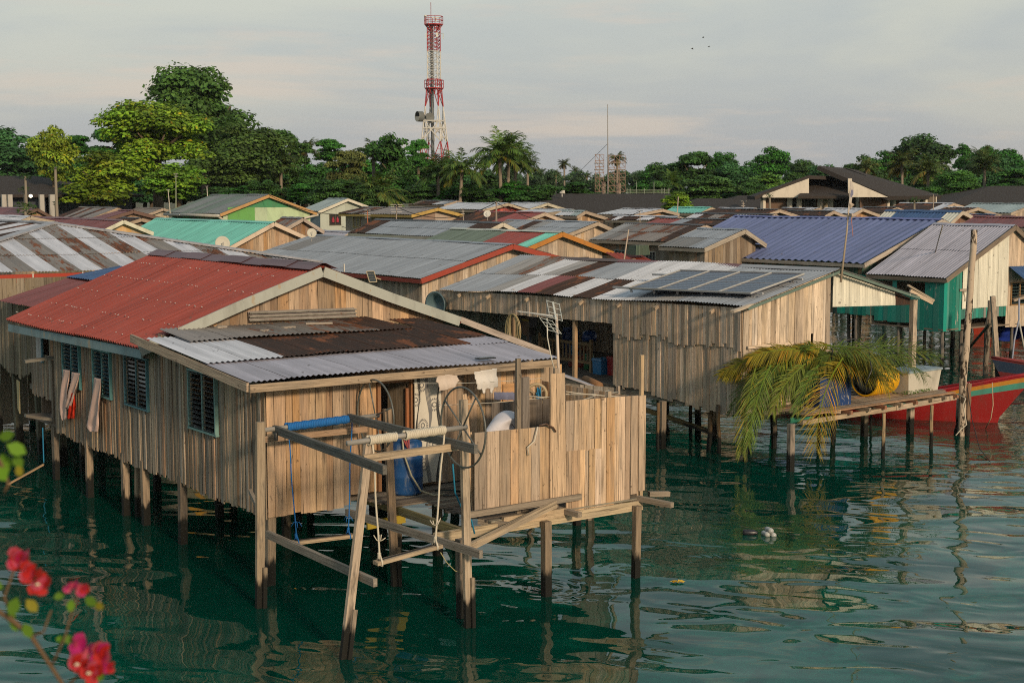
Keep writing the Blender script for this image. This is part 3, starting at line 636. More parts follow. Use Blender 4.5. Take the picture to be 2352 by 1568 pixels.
# iron hook and line tied on the fence top
a=g(1238,980,tF-.05); mb=MB(); pts=[G(a[0]+.0,tF-.05,a[2]+.02),G(a[0]+.12,tF-.06,a[2]+.035),G(a[0]+.25,tF-.07,a[2]-.03),G(a[0]+.3,tF-.07,a[2]-.1)]; mb.tube(pts,.014,6,(.09,.045,.025))
tag(mb.build('iron_hook',M['steel'],smooth=True),'rusty curved iron rod hooked over the top of the low board panel','hook')
a=g(1236,980,tF-.06); mb=MB(); b=g(1212,1045,tF-.06); mb.tube([G(a[0],tF-.05,a[2]),G((a[0]+b[0])/2+.03,tF-.06,(a[2]+b[2])/2),G(b[0],tF-.06,b[2]+.12),G(b[0]+.02,tF-.06,b[2])],.011,6,(.6,.55,.45))
tag(mb.build('rope_end',M['rope'],smooth=True),'short white rope end hanging on the outside of the low board panel','rope')

# ------------------------------------------------------------------ swing frame
fr_=thing('swing_set','open timber frame on four legs in the water holding two swings','swing frame',base(.6,-2))
GL=(.24,.20,.15)
def leg(xb,yb,top,w=.15,c=(.36,.28,.19)):
    s_,t_,_=P0(xb,yb); p=G(s_,t_,0); q=Vector(top); d=(q-p); p2=p-d/d.z*1.7
    mb=MB(); mb.beam(p2,q,w,w*.55,c,up=A); mb.beam(p2+B*.05-A*.03,p+d*.22+B*.05-A*.05,w*.5,w*.5,tuple(x*.8 for x in c),up=A)
    mb.build('leg',M['post'],fr_); return s_,t_
sA,tA,_=P0(597,1395); Lf=leg(597,1395,G(sA+.06,tA,2.75),.125,(.33,.26,.18))
pz_=hit_t(848,1005,-3.35); leg(790,1512,G(pz_[0],-3.35,pz_[2]),.115,(.44,.35,.26))
q_=hit_t(1064,918,-3.3); leg(1076,1440,G(q_[0],-3.3,q_[2]),.115,(.40,.32,.23))
q2=hit_t(893,1127,-.85); leg(908,1345,G(q2[0]-.05,-.9,2.75),.12,(.28,.2,.13))
zr=2.58
def railA(x0,y0,t0,x1,t1,z,w=.06,h=.12,c=(.10,.105,.10),name='top_rail'):
    a=hit_t(x0,y0,t0); s1=cols(x1,t1,z); mb=MB(); mb.beam(G(a[0],t0,z),G(s1,t1,z),w,h,c); mb.build(name,M['wood'],fr_); return a
railA(630,992,-.55,884,-4.3,2.55); railA(802,965,-.6,1093,-4.05,2.62)
railA(614,1234,-.72,862,-4.0,1.02,.06,.11,(.22,.2,.17),'lower_rail'); railA(797,1200,-.5,1105,-3.9,1.12,.06,.11,(.2,.185,.16),'lower_rail')
def railB(x0,y0,x1,y1,t,w=.06,h=.12,c=(.36,.29,.2)):
    a=hit_t(x0,y0,t); b=hit_t(x1,y1,t); mb=MB(); mb.beam(G(a[0],t,a[2]),G(b[0],t,b[2]),w,h,c); mb.build('cross_rail',M['wood'],fr_)
railB(834,1053,1058,1024,-3.45,.06,.10); railB(592,1010,842,985,-.42,.06,.09,(.30,.21,.14))
# windlass pipes with big hand wheels
def pipe(x0,y0,x1,y1,t,label,ropec,rx0,rx1,gap=None):
    a=hit_t(x0,y0,t); b=hit_t(x1,y1,t); rt=thing('windlass',label,'windlass',G(a[0],t,a[2]),'hand wheels on pipes')
    p=G(a[0],t,a[2]); q=G(b[0],t,b[2]); mb=MB(); mb.tube([p-B*.0,q+B*.06],.036,12,(.30,.28,.25)); mb.build('pipe',M['steel'],rt,smooth=True)
    d=(q-p).normalized(); c=q
    mb=MB(); r=.56; a1=Z.copy(); a2=A
    mb.tube([c+(a1*math.cos(k*math.pi/24)+a2*math.sin(k*math.pi/24))*r for k in range(48)],.014,8,(.09,.10,.09),closed=True)
    for k in range(4):
        an=k*math.pi/2+.35+(.6 if t<-2 else 0); mb.tube([c,c+(a1*math.cos(an)+a2*math.sin(an))*r],.012,6,(.10,.11,.10))
    mb.build('hand_wheel',M['steel'],rt,smooth=True)
    def coil(xa,xb):
        fa=(xa-x0)/(x1-x0); fb=(xb-x0)/(x1-x0); n=int((fb-fa)*(q-p).length/.028); pts=[]
        for k in range(n*10+1):
            f=fa+(fb-fa)*k/(n*10); an=k/10*2*math.pi; rr=.052+.004*math.sin(k*.13)+(.006 if k%230<9 else 0)
            pts.append(p.lerp(q,f)+(Z*math.cos(an)+A*math.sin(an))*rr)
        mb=MB(); mb.tube(pts,.0155,6,ropec); return mb.build('rope_coil',M['rope'],rt,smooth=True)
    if gap: coil(rx0,gap[0]); coil(gap[1],rx1)
    else: coil(rx0,rx1)
    return p,q,lambda x:p.lerp(q,(x-x0)/(x1-x0))
BL=(.025,.15,.42); WH=(.60,.54,.43)
p1=pipe(603,988,862,954,-.62,'far iron pipe with a hand wheel, wound with blue rope',BL,655,807)
p2=pipe(797,1018,1063,981,-3.42,'near iron pipe with a hand wheel, wound with white rope',WH,843,1018,(905,925))
def swing(label,pf,xa,xb,seatA,seatB,t,c,fr=.011,knot=.3):
    a=hit_t(*seatA,t); b=hit_t(*seatB,t); rt=thing('swing',label,'swing',G((a[0]+b[0])/2,t,a[2]),'swings on the frame')
    mb=MB(); mb.beam(G(a[0],t,a[2]),G(b[0],t,b[2]),.13,.05,(.36,.29,.2)); mb.build('seat',M['wood'],rt)
    mb=MB(); mb.beam(G(a[0]+.05,t+.01,a[2]+.029),G(b[0]-.05,t+.01,b[2]+.029),.05,.008,(.03,.03,.03)); mb.build('seat_strip',M['rubber'],rt)
    for k,(x,e) in enumerate(((xa,a),(xb,b))):
        top=pf(x)-Z*.05; si=e[0]+(.07 if k==0 else -.09); bot=G(si,t,e[2]+.03); mb=MB(); n=14; pts=[]
        for i in range(n+1):
            f=i/n; pts.append(top.lerp(bot,f)+B*(.012*math.sin(f*9+k))*(1-f))
        mb.tube(pts,fr,6,c)
        for z in (.12,.16,.21,.27,.33): 
            p=top.lerp(bot,1-z*knot/ (top-bot).length) ; mb.tube([p+B*.02,p+A*.02,p-B*.02,p-A*.02],fr*.9,6,c,closed=True)
        mb.tube([bot+A*.072-Z*.02,bot+Z*.09,bot-A*.072-Z*.02,bot-A*.072-Z*.06,bot+A*.072-Z*.06],fr,6,c,closed=True)
        for j in range(4):
            an=j*1.7+k; p=bot+Z*(.26); mb.tube([p,p+Vector((math.cos(an)*.04,math.sin(an)*.04,.02)),p+Vector((math.cos(an)*.08,math.sin(an)*.08,(.05+.02*j) if c==WH else -.05))],fr*.5,5,c)
        mb.build('rope',M['rope'],rt,smooth=True)
swing('swing with bright blue ropes, farther from the camera beside the plank wall',p1[2],659,805,(672,1246),(812,1229),-.70,BL,.010)
swing('swing with white ropes and frayed knots, nearest the camera',p2[2],853,1017,(862,1293),(1012,1252),-3.42,WH,.014)
def rope(label,pts,r,c,name='rope',cat='rope',sag=0,mat='rope',grp=None,n=14):
    P=[Vector(p) for p in pts]
    if len(P)==2: P=[P[0].lerp(P[1],i/n)-Z*(sag*4*(i/n)*(1-i/n)) for i in range(n+1)]
    mb=MB(); mb.tube(P,r,6,c); o=mb.build(name,M[mat],smooth=True); return tag(o,label,cat,grp)
def W_(x,y,t): a=hit_t(x,y,t); return G(a[0],t,a[2])
rope('turquoise rope hanging from the near hand wheel down past the deck',[W_(1040,1065,-3.3),W_(1042,1090,-3.3),W_(1045,1130,-3.2),W_(1060,1165,-3.1),W_(1083,1195,-3.0),W_(1090,1225,-3.0)],.012,(.03,.22,.36))
rope('thin yellow line drooping into the water beside the front swing leg',[W_(1012,1268,-3.4),W_(1025,1290,-3.3),W_(1045,1310,-3.3),W_(1060,1315,-3.2)],.006,(.45,.4,.2))
mb=MB(); a=hit_t(1014,1235,-1.2); b=hit_t(1085,1225,-1.2); mb.beam(G(a[0],-1.2,a[2]),G(b[0],-1.1,b[2]),.05,.12,(.25,.48,.52)); tag(mb.build('painted_plank',M['peel']),'pale turquoise plank with chipped end jutting out below the deck','plank')
# can on the post
p=W_(634,1012,-.75); mb=MB(); mb.lathe(p,[(.0001,0),(.026,0),(.03,.01),(.03,.11),(.025,.125),(.0001,.125)],14,(.02,.02,.02)); tag(mb.build('drink_can',M['plastic'],smooth=True),'small black can fixed to the post at the house corner','can')
mb=MB(); a=hit_t(556,1152,-.3); b=W_(604,1190,-.7); mb.beam(G(-.1,.35,a[2]-.0),b,.05,.07,(.25,.22,.18)); mb.build('corner_brace',M['wood'],fr_)

# ------------------------------------------------------------------ blue drum, hose, curtain sheet, laundry
s_,t_,_=hit_z(934,1131,zd); c=G(s_,t_,zd); rd=.262
dr=thing('water_drum','scuffed blue plastic drum standing open on the deck by the door','drum',c)
mb=MB(); mb.lathe(c,[(.0001,.0),(rd*.93,0),(rd,.04),(rd*1.0,.27),(rd*1.03,.29),(rd,.31),(rd,.56),(rd*1.03,.58),(rd,.60),(rd*.98,.82),(rd*.9,.86),(rd*.95,.875),(rd*.95,.90),(rd*.88,.90),(rd*.86,.82),(rd*.9,.70),(.0001,.70)],28,(.018,.085,.24))
m_,nt_,o_=newmat('scuffed_blue'); gg=nt_.nodes.new('ShaderNodeTexCoord').outputs['Object']; q=noise(nt_,gg,5,5,.7,(1,1,.6),1.0); bsdf(nt_,o_,mixc(nt_,math_(nt_,'MULTIPLY',ramp(nt_,q,.5,.72),.55),(.014,.07,.21),(.24,.27,.27)),.4,.4); M['drum']=m_
mb.build('body',M['drum'],dr,smooth=True)
ho=rope('pale hose with a red rag looped out of the blue drum',[c+Vector((-.05,-.1,.86)),c+Vector((-.06,-.2,1.0)),c+Vector((-.04,-.28,.95)),c+Vector((-.02,-.31,.7)),c+Vector((.1,-.33,.35)),c+Vector((.25,-.33,.1)),c+Vector((.45,-.3,.02)),c+Vector((.62,-.2,.02))],.016,(.38,.36,.25),'hose','hose',mat='plastic')
mb=MB(); 
for k in range(3): mb.tube([c+Vector((-.06+.03*k,-.24,.98)),c+Vector((-.02+.04*k,-.30,.93)),c+Vector((.03+.02*k,-.31,.80-.04*k))],.022,6,(.55,.13,.12),.008)
ho2=mb.build('rag',M['cloth'],ho,smooth=True)
rope('black hose curled on the deck planks right of the drum',[c+Vector((.45,.1,.02)),c+Vector((.75,.12,.02)),c+Vector((.95,-.05,.02)),c+Vector((.85,-.28,.02)),c+Vector((.6,-.3,.02))],.016,(.02,.03,.03),'hose','hose',mat='plastic')
# patterned sheet : vinyl with waves and sunbursts as thin raised print
sv=thing('printed_sheet','white vinyl sheet printed with grey waves and sunbursts hanging right of the doorway','curtain',W_(978,1110,-.12))
a=hit_t(949,866,-.1); b=hit_t(1012,866,-.1); zt=a[2]-.02; zb=hit_t(978,1108,-.1)[2]; mb=MB(); nx=24; nz=10; vs=[]; wv=lambda u,v:.02*math.sin(u*8+v*2)
for j in range(nz+1):
    for i in range(nx+1): u=i/nx; v=j/nz; vs.append(G(a[0]+(b[0]-a[0])*u,-.10-wv(u,v)-.02,zb+(zt-zb)*v))
mb.add(vs,[(j*(nx+1)+i,j*(nx+1)+i+1,(j+1)*(nx+1)+i+1,(j+1)*(nx+1)+i) for j in range(nz) for i in range(nx)],(.62,.58,.49)); mb.build('sheet',M['cloth'],sv,smooth=True)
mb=MB(); Wd=b[0]-a[0]; Hh=zt-zb
def pt(u,z): return G(a[0]+Wd*u,-.10-wv(u,(z-zb)/Hh)-.026,z)
def strip(uc,col,w0,ph):
    n=60
    for i in range(n):
        z0=zb+Hh*i/n; z1=zb+Hh*(i+1)/n; f=lambda z:uc+.07*math.sin((z-zb)*5.2+ph); ww=lambda z:w0*(.12+abs(math.sin((z-zb)*2.6+ph*.5))**2)
        for k in (-1,-.35,.35,1):
            mb.prism([pt(f(z0)+k*ww(z0)-.012,z0),pt(f(z0)+k*ww(z0)+.012,z0),pt(f(z1)+k*ww(z1)+.012,z1),pt(f(z1)+k*ww(z1)-.012,z1)],-A,.001,col)
strip(.13,(.06,.06,.06),.045,0); strip(.53,(.2,.2,.2),.05,2.2); strip(.9,(.06,.06,.06),.045,4.2)
for i,(u,v) in enumerate(((.3,.93),(.72,.74),(.32,.55),(.74,.36),(.34,.18),(.04,.8),(.05,.46))):
    cz=zb+Hh*v; cu=u
    for k in range(20):
        an=k*math.pi/10; 
        for (r0,r1,w) in ((.075,.11,.007),):
            p=[(r0,-w),(r0,w),(r1,w*1.3),(r1,-w*1.3)]
            pts=[pt(min(.99,max(.01,cu+(x*math.cos(an)-y*math.sin(an))/Wd)),cz+x*math.sin(an)+y*math.cos(an)) for x,y in p]
            mb.prism(pts,-A,.001,(.2,.2,.2))
        an2=an+math.pi/10; r0,r1=.03,.045
        pts=[pt(min(.99,max(.01,cu+r*math.cos(q)/Wd)),cz+r*math.sin(q)) for r,q in ((r0,an),(r0,an2),(r1,an2),(r1,an))]; mb.prism(pts,-A,.001,(.16,.16,.16))
mb.build('print',M['cloth'],sv)
# laundry line
l0=W_(948,871,-.5); l1=W_(1260,840,-1.1)
rope('thin washing line strung under the grey lean-to eave',[W_(950,880,-.45),W_(1245,868,-.55)],.004,(.5,.5,.45),'washing_line','line',sag=.03)
def laundry(label,poly,t,col,cat,thick=.02,name='laundry',grp='washing hung under the eave'):
    P=[hit_t(x,y,t) for x,y in poly]; xs=[p[0] for p in P]; zs=[p[2] for p in P]
    import mathutils
    bm_=MB(); n=len(P); vs=[];
    N=26; x0,x1,z0,z1=min(xs),max(xs),min(zs),max(zs)
    def inside(x,z):
        c=False; j=n-1
        for i in range(n):
            if ((zs[i]>z)!=(zs[j]>z)) and (x<(xs[j]-xs[i])*(z-zs[i])/(zs[j]-zs[i])+xs[i]): c=not c
            j=i
        return c
    idx={};fs=[]
    for j in range(N):
        for i in range(N):
            cx=x0+(x1-x0)*(i+.5)/N; cz=z0+(z1-z0)*(j+.5)/N
            if inside(cx,cz):
                q=[]
                for (a_,b_) in ((i,j),(i+1,j),(i+1,j+1),(i,j+1)):
                    if (a_,b_) not in idx:
                        idx[(a_,b_)]=len(vs); x=x0+(x1-x0)*a_/N; z=z0+(z1-z0)*b_/N; f=(z1-z)/(z1-z0); vs.append(G(x,t+thick*math.sin(x*38+z*6)*f+.01*math.sin(z*25),z))
                    q.append(idx[(a_,b_)])
                fs.append(tuple(q))
    bm_.add(vs,fs,col); o=bm_.build(name,M['cloth'],smooth=True); sm_=o.modifiers.new('sm','SMOOTH'); sm_.iterations=3; so=o.modifiers.new('s','SOLIDIFY'); so.thickness=.012
    return tag(o,label,cat,grp)
laundry('cream crumpled shorts on the washing line beside the printed sheet',[(1006,864),(1019,862),(1032,860),(1040,862),(1051,862),(1056,873),(1043,890),(1036,892),(1010,899),(1007,880),(1001,876)],-.5,(.58,.49,.41),'shorts')
laundry('white undershirt hanging upside down on the line, largest piece of washing',[(1089,854),(1142,845),(1144,889),(1135,891),(1134,902),(1129,903),(1126,893),(1118,892),(1115,905),(1110,903),(1109,893),(1097,896)],-.5,(.66,.63,.58),'shirt')
laundry('small blue grey towel pegged below the undershirt',[(1135,900),(1182,900),(1182,919),(1136,918)],-.5,(.17,.18,.26),'towel')
for i,(x0,y0,x1,y1,t0,t1) in enumerate(((1180,902,1265,912,-1.6,-1.6),(1010,930,1262,912,-2.2,-2.6),(1300,905,1420,900,-2.5,-1.0),(1295,930,1400,895,-2.65,-1.2),(1300,899,1470,912,-2.5,-2.6))):
    rope(['line from the towel to the tall board','clear line crossing behind the near hand wheel','upper pale line inside the enclosure right of the tall board','slanting pale line inside the enclosure, steepest of them','lower line running to the far right corner of the enclosure'][i],[W_(x0,y0,t0),W_(x1,y1,t1)],.0045 if i==1 else .009,(.5,.46,.38),'cord','line',sag=.02,grp='lines strung over the enclosure')
mb=MB(); a=hit_t(1156,882,-.03); b=hit_t(1207,926,-.03); mb.prism([G(a[0],-.03,b[2]),G(b[0],-.03,b[2]),G(b[0],-.03,a[2]),G(a[0],-.03,a[2])],-A,.012,(.52,.30,.14)); mb.build('wall_panel',M['paint'],root)['label']='orange plywood panel under the eave'
# wooden pulley wheel with blue rope at the right end of the wall
c=W_(1232,905,-.35); mb=MB(); mb.tube([c+(Z*math.cos(k*math.pi/12)+(B*.8-A*.6)*math.sin(k*math.pi/12))*.17 for k in range(24)],.028,8,(.42,.33,.20),closed=True)
for k in range(3): an=k*math.pi/3; v=(Z*math.cos(an)+(B*.8-A*.6)*math.sin(an))*.17; mb.beam(c-v,c+v,.03,.02,(.35,.27,.17))
wl=mb.build('bicycle_wheel',M['paint'],smooth=False); tag(wl,'small pale wheel hung under the right end of the eave','wheel')
mb=MB(); pts=[c-A*.06+Vector((rng.uniform(-.05,.05),rng.uniform(-.04,.0),rng.uniform(-.2,.14))) for k in range(26)]; mb.tube(pts,.010,5,(.03,.2,.38)); tag(mb.build('rope_bundle',M['rope'],smooth=True),'tangled blue rope bundle tied over the small pale wheel','rope')
# TV antenna on a steel pole
tA_=-.6; b0=W_(1287,858,-2.45); t0_=W_(1278,729,-2.45)
an=thing('tv_antenna','two panel television antenna with long boom on a shiny steel pole','antenna',b0)
mb=MB(); mb.tube([b0-Z*.6,t0_+Z*.05],.022,12,(.55,.45,.36)); mb.build('pole',M['steel'],an,smooth=True)
mb=MB(); e=W_(1190,715,-2.6); mb.beam(t0_+Z*.02,e,.025,.02,(.45,.46,.45))
for k in range(16):
    p=t0_.lerp(e,.15+.85*k/15); l=.10-.045*k/15; mb.beam(p-A*l,p+A*l,.007,.007,(.5,.5,.48))
mb.build('boom',M['steel'],an)
for (x,y,x2,y2,s0_) in ((1265,705,1282,722,1),(1252,745,1276,750,-1)):
    mb=MB(); c=W_((x+x2)/2,(y+y2)/2,-2.5); u=(Z*.95+A*.3).normalized() if s0_>0 else (Z*.7-B*.6).normalized(); v=(B*.75-A*.5-Z*.25).normalized() 
    for k in range(4): o=u*(-.13+.087*k); mb.beam(c+o-v*.10,c+o+v*.10,.008,.008,(.42,.46,.45))
    for k in (-1,0,1): mb.beam(c+v*.10*k-u*.14,c+v*.10*k+u*.14,.009 if k else .03,.009,(.42,.46,.45))
    mb.build('reflector',M['steel'],an)
rope('white cable drooping from the antenna to the lean-to roof',[t0_-B*.18+Z*.0,t0_-B*.17-Z*.3,t0_-B*.10-Z*.6,t0_-B*.02-Z*.85],.010,(.6,.58,.5),'cable','cable',mat='plastic')
# phone-sized solar lamp on the eave
c=mid(3.9,.03)+Z*.05; mb=MB(); mb.beam(c-B*.17,c+B*.17,.14,.02,(.02,.022,.025)); mb.beam(c-B*.14+Z*.012,c+B*.14+Z*.012,.11,.006,(.10,.11,.12)); tag(mb.build('solar_lamp',M['plastic']),'thin black solar lamp lying on the edge of the grey lean-to roof','solar lamp')
# jug behind the fence
mb=MB(); s_,t_,_=hit_z(1083,1150,zd); mb.lathe(G(s_,t_,zd),[(.0001,0),(.11,0),(.11,.3),(.1,.36),(.08,.36),(.0001,.3)],16,(.02,.03,.03)); tag(mb.build('bucket',M['plastic'],smooth=True),'dark bucket on the deck behind the left end of the fence','bucket')
mb=MB(); p=W_(1077,1045,-2.3); mb.prism([p-B*.05-Z*.09,p+B*.05-Z*.09,p+B*.045+Z*.05,p+Z*.09,p-B*.03+Z*.03],-A,.02,(.55,.33,.02)); mb.prism([p-B*.02-Z*.05-A*.022,p+B*.03-Z*.05-A*.022,p+B*.02+Z*.02-A*.022,p-B*.02+Z*.02-A*.022],-A,.003,(.5,.05,.04)); tag(mb.build('snack_packet',M['plastic']),'small yellow and red packet hanging behind the fence batten','packet')

# ------------------------------------------------------------------ person bending in the enclosure
def skin_fig(name,verts,edges,mat,col,parent,sub=2):
    me=bpy.data.meshes.new(name); me.from_pydata([tuple(v[0]) for v in verts],edges,[])
    o=bpy.data.objects.new(name,me); COL.objects.link(o); o.parent=parent
    sk=o.modifiers.new('skin','SKIN'); ss=me.skin_vertices[0].data if me.skin_vertices else None
    if ss is None:
        me.skin_vertices.new() if hasattr(me.skin_vertices,'new') else None
    for i,v in enumerate(verts):
        me.skin_vertices[0].data[i].radius=(v[1],v[1] if len(v)<3 else v[2])
    me.skin_vertices[0].data[0].use_root=True
    sb=o.modifiers.new('sub','SUBSURF'); sb.levels=sub; sb.render_levels=sub
    dg=bpy.context.evaluated_depsgraph_get(); dg.update(); m2=bpy.data.meshes.new_from_object(o.evaluated_get(dg)); o.modifiers.clear(); o.data=m2
    ca=m2.attributes.new('col','FLOAT_COLOR','CORNER'); n=len(m2.loops); ca.data.foreach_set('color',np.tile(np.array([*col,0],dtype=np.float32),n)); m2.polygons.foreach_set('use_smooth',[True]*len(m2.polygons))
    m2.materials.clear(); m2.materials.append(mat); return o
pc=hit_t(1150,985,-2.2); fo=G(pc[0]-.28,-2.2,zd)
per=thing('person','person in a white T-shirt bending over behind the low board panel','person',fo)
V=lambda b,a,z:B*b+A*a+Z*z
hip=V(.02,0,.98); ch=V(.44,0,1.40); nk=V(.55,0,1.42)
vs=[(hip,.13,.15),(V(.20,0,1.20),.12,.145),(ch,.125,.17),(nk,.055),(V(.62,0,1.36),.06),(V(.70,0,1.30),.10),(V(.77,0,1.22),.07),
 (V(.46,.17,1.38),.06),(V(.54,.22,1.12),.045),(V(.62,.14,.90),.035),(V(.66,.10,.84),.03),(V(.46,-.17,1.38),.06),(V(.53,-.24,1.12),.045),(V(.62,-.14,.90),.035),(V(.66,-.10,.84),.03),
 (V(.0,.10,.88),.09),(V(.06,.12,.48),.065),(V(-.04,.12,.10),.045),(V(.10,.13,.04),.035),(V(.0,-.10,.88),.09),(V(.06,-.12,.48),.065),(V(-.04,-.12,.10),.045),(V(.10,-.13,.04),.035)]
ed=[(0,1),(1,2),(2,3),(3,4),(4,5),(5,6),(2,7),(7,8),(8,9),(9,10),(2,11),(11,12),(12,13),(13,14),(0,15),(15,16),(16,17),(17,18),(0,19),(19,20),(20,21),(21,22)]
for hnd,sg in ((10,1),(14,-1)):
    hv=vs[hnd][0]
    for k in range(5):
        dx=(-.03+.018*k) if k<4 else 0; base_i=len(vs); off=V(.02,dx*1.0,-.03) if k<4 else V(-.02,-.03*sg,-.01)
        l=(.07,.08,.075,.06,.05)[k]; vs.append((hv+off,.011)); vs.append((hv+off+V(.02,dx*.3,-l*.6),.009)); vs.append((hv+off+V(.015,dx*.3,-l),.007)); ed+=[(hnd,base_i),(base_i,base_i+1),(base_i+1,base_i+2)]
skin_fig('body',vs,ed,M['skin'],(.13,.065,.035),per)
skin_fig('shirt',[(V(-.02,0,.95),.155,.175),(V(.20,0,1.21),.14,.17),(V(.44,0,1.41),.145,.19),(V(.50,0,1.43),.09,.12),(V(.46,.18,1.39),.085),(V(.51,.22,1.22),.075),(V(.46,-.18,1.39),.085),(V(.50,-.22,1.22),.075)],[(0,1),(1,2),(2,3),(2,4),(4,5),(2,6),(6,7)],M['cloth'],(.62,.60,.63),per)
skin_fig('shorts',[(V(.0,0,.90),.15,.17),(V(0,.10,.82),.115),(V(.05,.12,.55),.10),(V(0,-.10,.82),.115),(V(.05,-.12,.55),.10)],[(0,1),(1,2),(0,3),(3,4)],M['cloth'],(.05,.07,.12),per)
skin_fig('hair',[(V(.67,0,1.35),.08),(V(.73,0,1.32),.075)],[(0,1)],M['cloth'],(.01,.008,.007),per)
# ------------------------------------------------------------------ open workshop shed (centre right)
c0=hit_z(1703,932,1.2); s2,t2=c0[0],c0[1]
shed=thing('stilt_shed','long grey plank workshop with an open bay, patchwork rusty roof and solar panels','shed',base(s2+3,t2+6))
pk=hit_t(1930,619,t2-.25); tr_=t2-.25; le=hit_t(1718,704,tr_); re=hit_t(2112,680,tr_)
sPk,zPk=pk[0],pk[2]; sLe,zLe=le[0],le[2]; sRe,zRe=re[0],re[2]
tEnd=colt(1008,sLe,zLe); tRd=colt(1395,sPk,zPk)
zLe2=hit_s(1010,663,sLe)[2]
tPe=max(tEnd,tRd)
mb=MB(); mb.corr(G(sLe,tr_,zLe),G(sLe,tEnd,zLe2),G(sPk,tEnd,zPk-.12),G(sPk,tr_,zPk),pitch=.1,amp=.012,rows=2,sheet=.8,ppw=6,jit=.04,sag=.03,
  pat=['ggggqgswwKgwKmKwqgKgg','gggggwwwwgggKqwKrqg'])
mb.corr(G(sRe,tr_,zRe),G(sRe,tEnd,zRe),G(sPk,tEnd,zPk-.12),G(sPk,tr_,zPk),pitch=.1,amp=.012,rows=2,sheet=.8,ppw=4,jit=.04,pat=['gqgrs'])
ro2=mb.build('roof',M['metal'],shed,smooth=True)
mb=MB()
for i in range(8):
    ta=tr_+(tEnd-tr_)*i/8; tb_=tr_+(tEnd-tr_)*(i+1)/8+.04; cc=((.3,.3,.31),(.3,.3,.31),(.17,.05,.05),(.17,.05,.05),(.17,.05,.05),(.1,.05,.03),(.1,.05,.03),(.25,.25,.26))[i]
    for sg in (-1,1): mb.prism([G(sPk,ta,zPk+.04-.12*i/8),G(sPk,tb_,zPk+.04-.12*(i+1)/8),G(sPk+.17*sg,tb_,zPk-.03-.12*(i+1)/8),G(sPk+.17*sg,ta,zPk-.03-.12*i/8)],Z,.006,cc,rust=.2)
mb.build('ridge_cap',M['metal'],ro2)
mb=MB(); 
for (sa,za,sb,zb) in ((sLe,zLe,sPk,zPk),(sRe,zRe,sPk,zPk)): mb.beam(G(sa,tr_,za-.05),G(sb,tr_,zb-.05),.04,.06,(.13,.19,.16))
mb.build('verge_trim',M['gpaint'],shed)
zb2=1.15
oa=hit_s(1408,800,s2)[1]; ob=hit_s(1052,800,s2)[1]; oz=hit_s(1408,742,s2)[2]; oz1=hit_s(1060,712,s2)[2]
SH=[(.54,.42,.30),(.46,.36,.26),(.50,.39,.29),(.42,.33,.24),(.57,.45,.33)]
mb=MB(); eav=lambda u:zLe+(zLe2-zLe)*(u-t2)/(tEnd-t2)-.05
boards(mb,G(s2,0,0),A,-B,t2+.03,oa,eav,lambda u:zb2-.03+.10*math.sin(u),.115,SH,jit=.10,off=.01,gap=.006)
boards(mb,G(s2,0,0),A,-B,oa,ob+1.2,eav,lambda u:oz+(oz1-oz)*(u-oa)/(ob-oa),.12,SH,jit=.02,off=.008)
# second layer of short overlapping boards
boards(mb,G(s2-.03,0,0),A,-B,t2+.03,oa,eav,lambda u:2.55+.06*math.sin(u*3)+rng.uniform(-.06,.06),.12,SH,jit=.10,off=.012,gap=.008)
mb.build('side_wall',M['wood'],shed)
mb=MB(); rl2=lambda s_:(zLe+(zPk-zLe)*(s_-sLe)/(sPk-sLe) if s_<sPk else zRe+(zPk-zRe)*(sRe-s_)/(sRe-sPk))-.06
PL=[(.56,.47,.36),(.50,.42,.32),(.60,.51,.40),(.45,.37,.28),(.53,.46,.37)]
hx=hit_t(1866,800,t2)[0]
boards(mb,G(0,t2,0),B,-A,s2+.02,sPk-.03,rl2,lambda u:1.75-.1*math.sin(u*2),.15,PL,[(hx-.05,hx+.02,1.9,2.75)],jit=.2,off=.012,gap=.006)
boards(mb,G(0,t2+.035,0),B,-A,s2+.02,sPk-.03,lambda u:2.0,lambda u:zb2-.05,.14,PL,jit=.12,off=.01)
boards(mb,G(0,t2-.03,0),B,-A,s2+1.1,sPk-1.05,lambda u:2.2,lambda u:1.62,.2,PL,jit=.2,off=.01)
mb.build('gable_wall',M['wood'],shed)
mb=MB(); a=hit_t(1868,860,t2-.05); e=hit_t(2140,690,t2)[0]; zc=hit_t(1935,703,t2)[2]; ze=hit_t(2085,700,t2)[2]
mb.corr(G(sPk,t2-.02,zc),G(e-.9,t2-.02,ze),G(e-.9,t2-.02,rl2(e-.9)),G(sPk,t2-.02,rl2(sPk)),pitch=.1,amp=.014,rows=1,sheet=.55,pat=['ccccccscsd'],ppw=6,jit=0)
mb.build('metal_gable_sheets',M['metal'],shed,smooth=True)
mb=MB(); a=hit_t(1724,867,t2-.06); b=hit_t(1832,850,t2-.06)
a=hit_t(1716,808+100*0,t2-.06); a2=hit_t(1868,793,t2-.06); mb.beam(W_(1718,798,t2-.07),W_(1822,788,t2-.07),.03,.07,(.52,.43,.33)); mb.build('nailed_batten',M['wood'],shed)
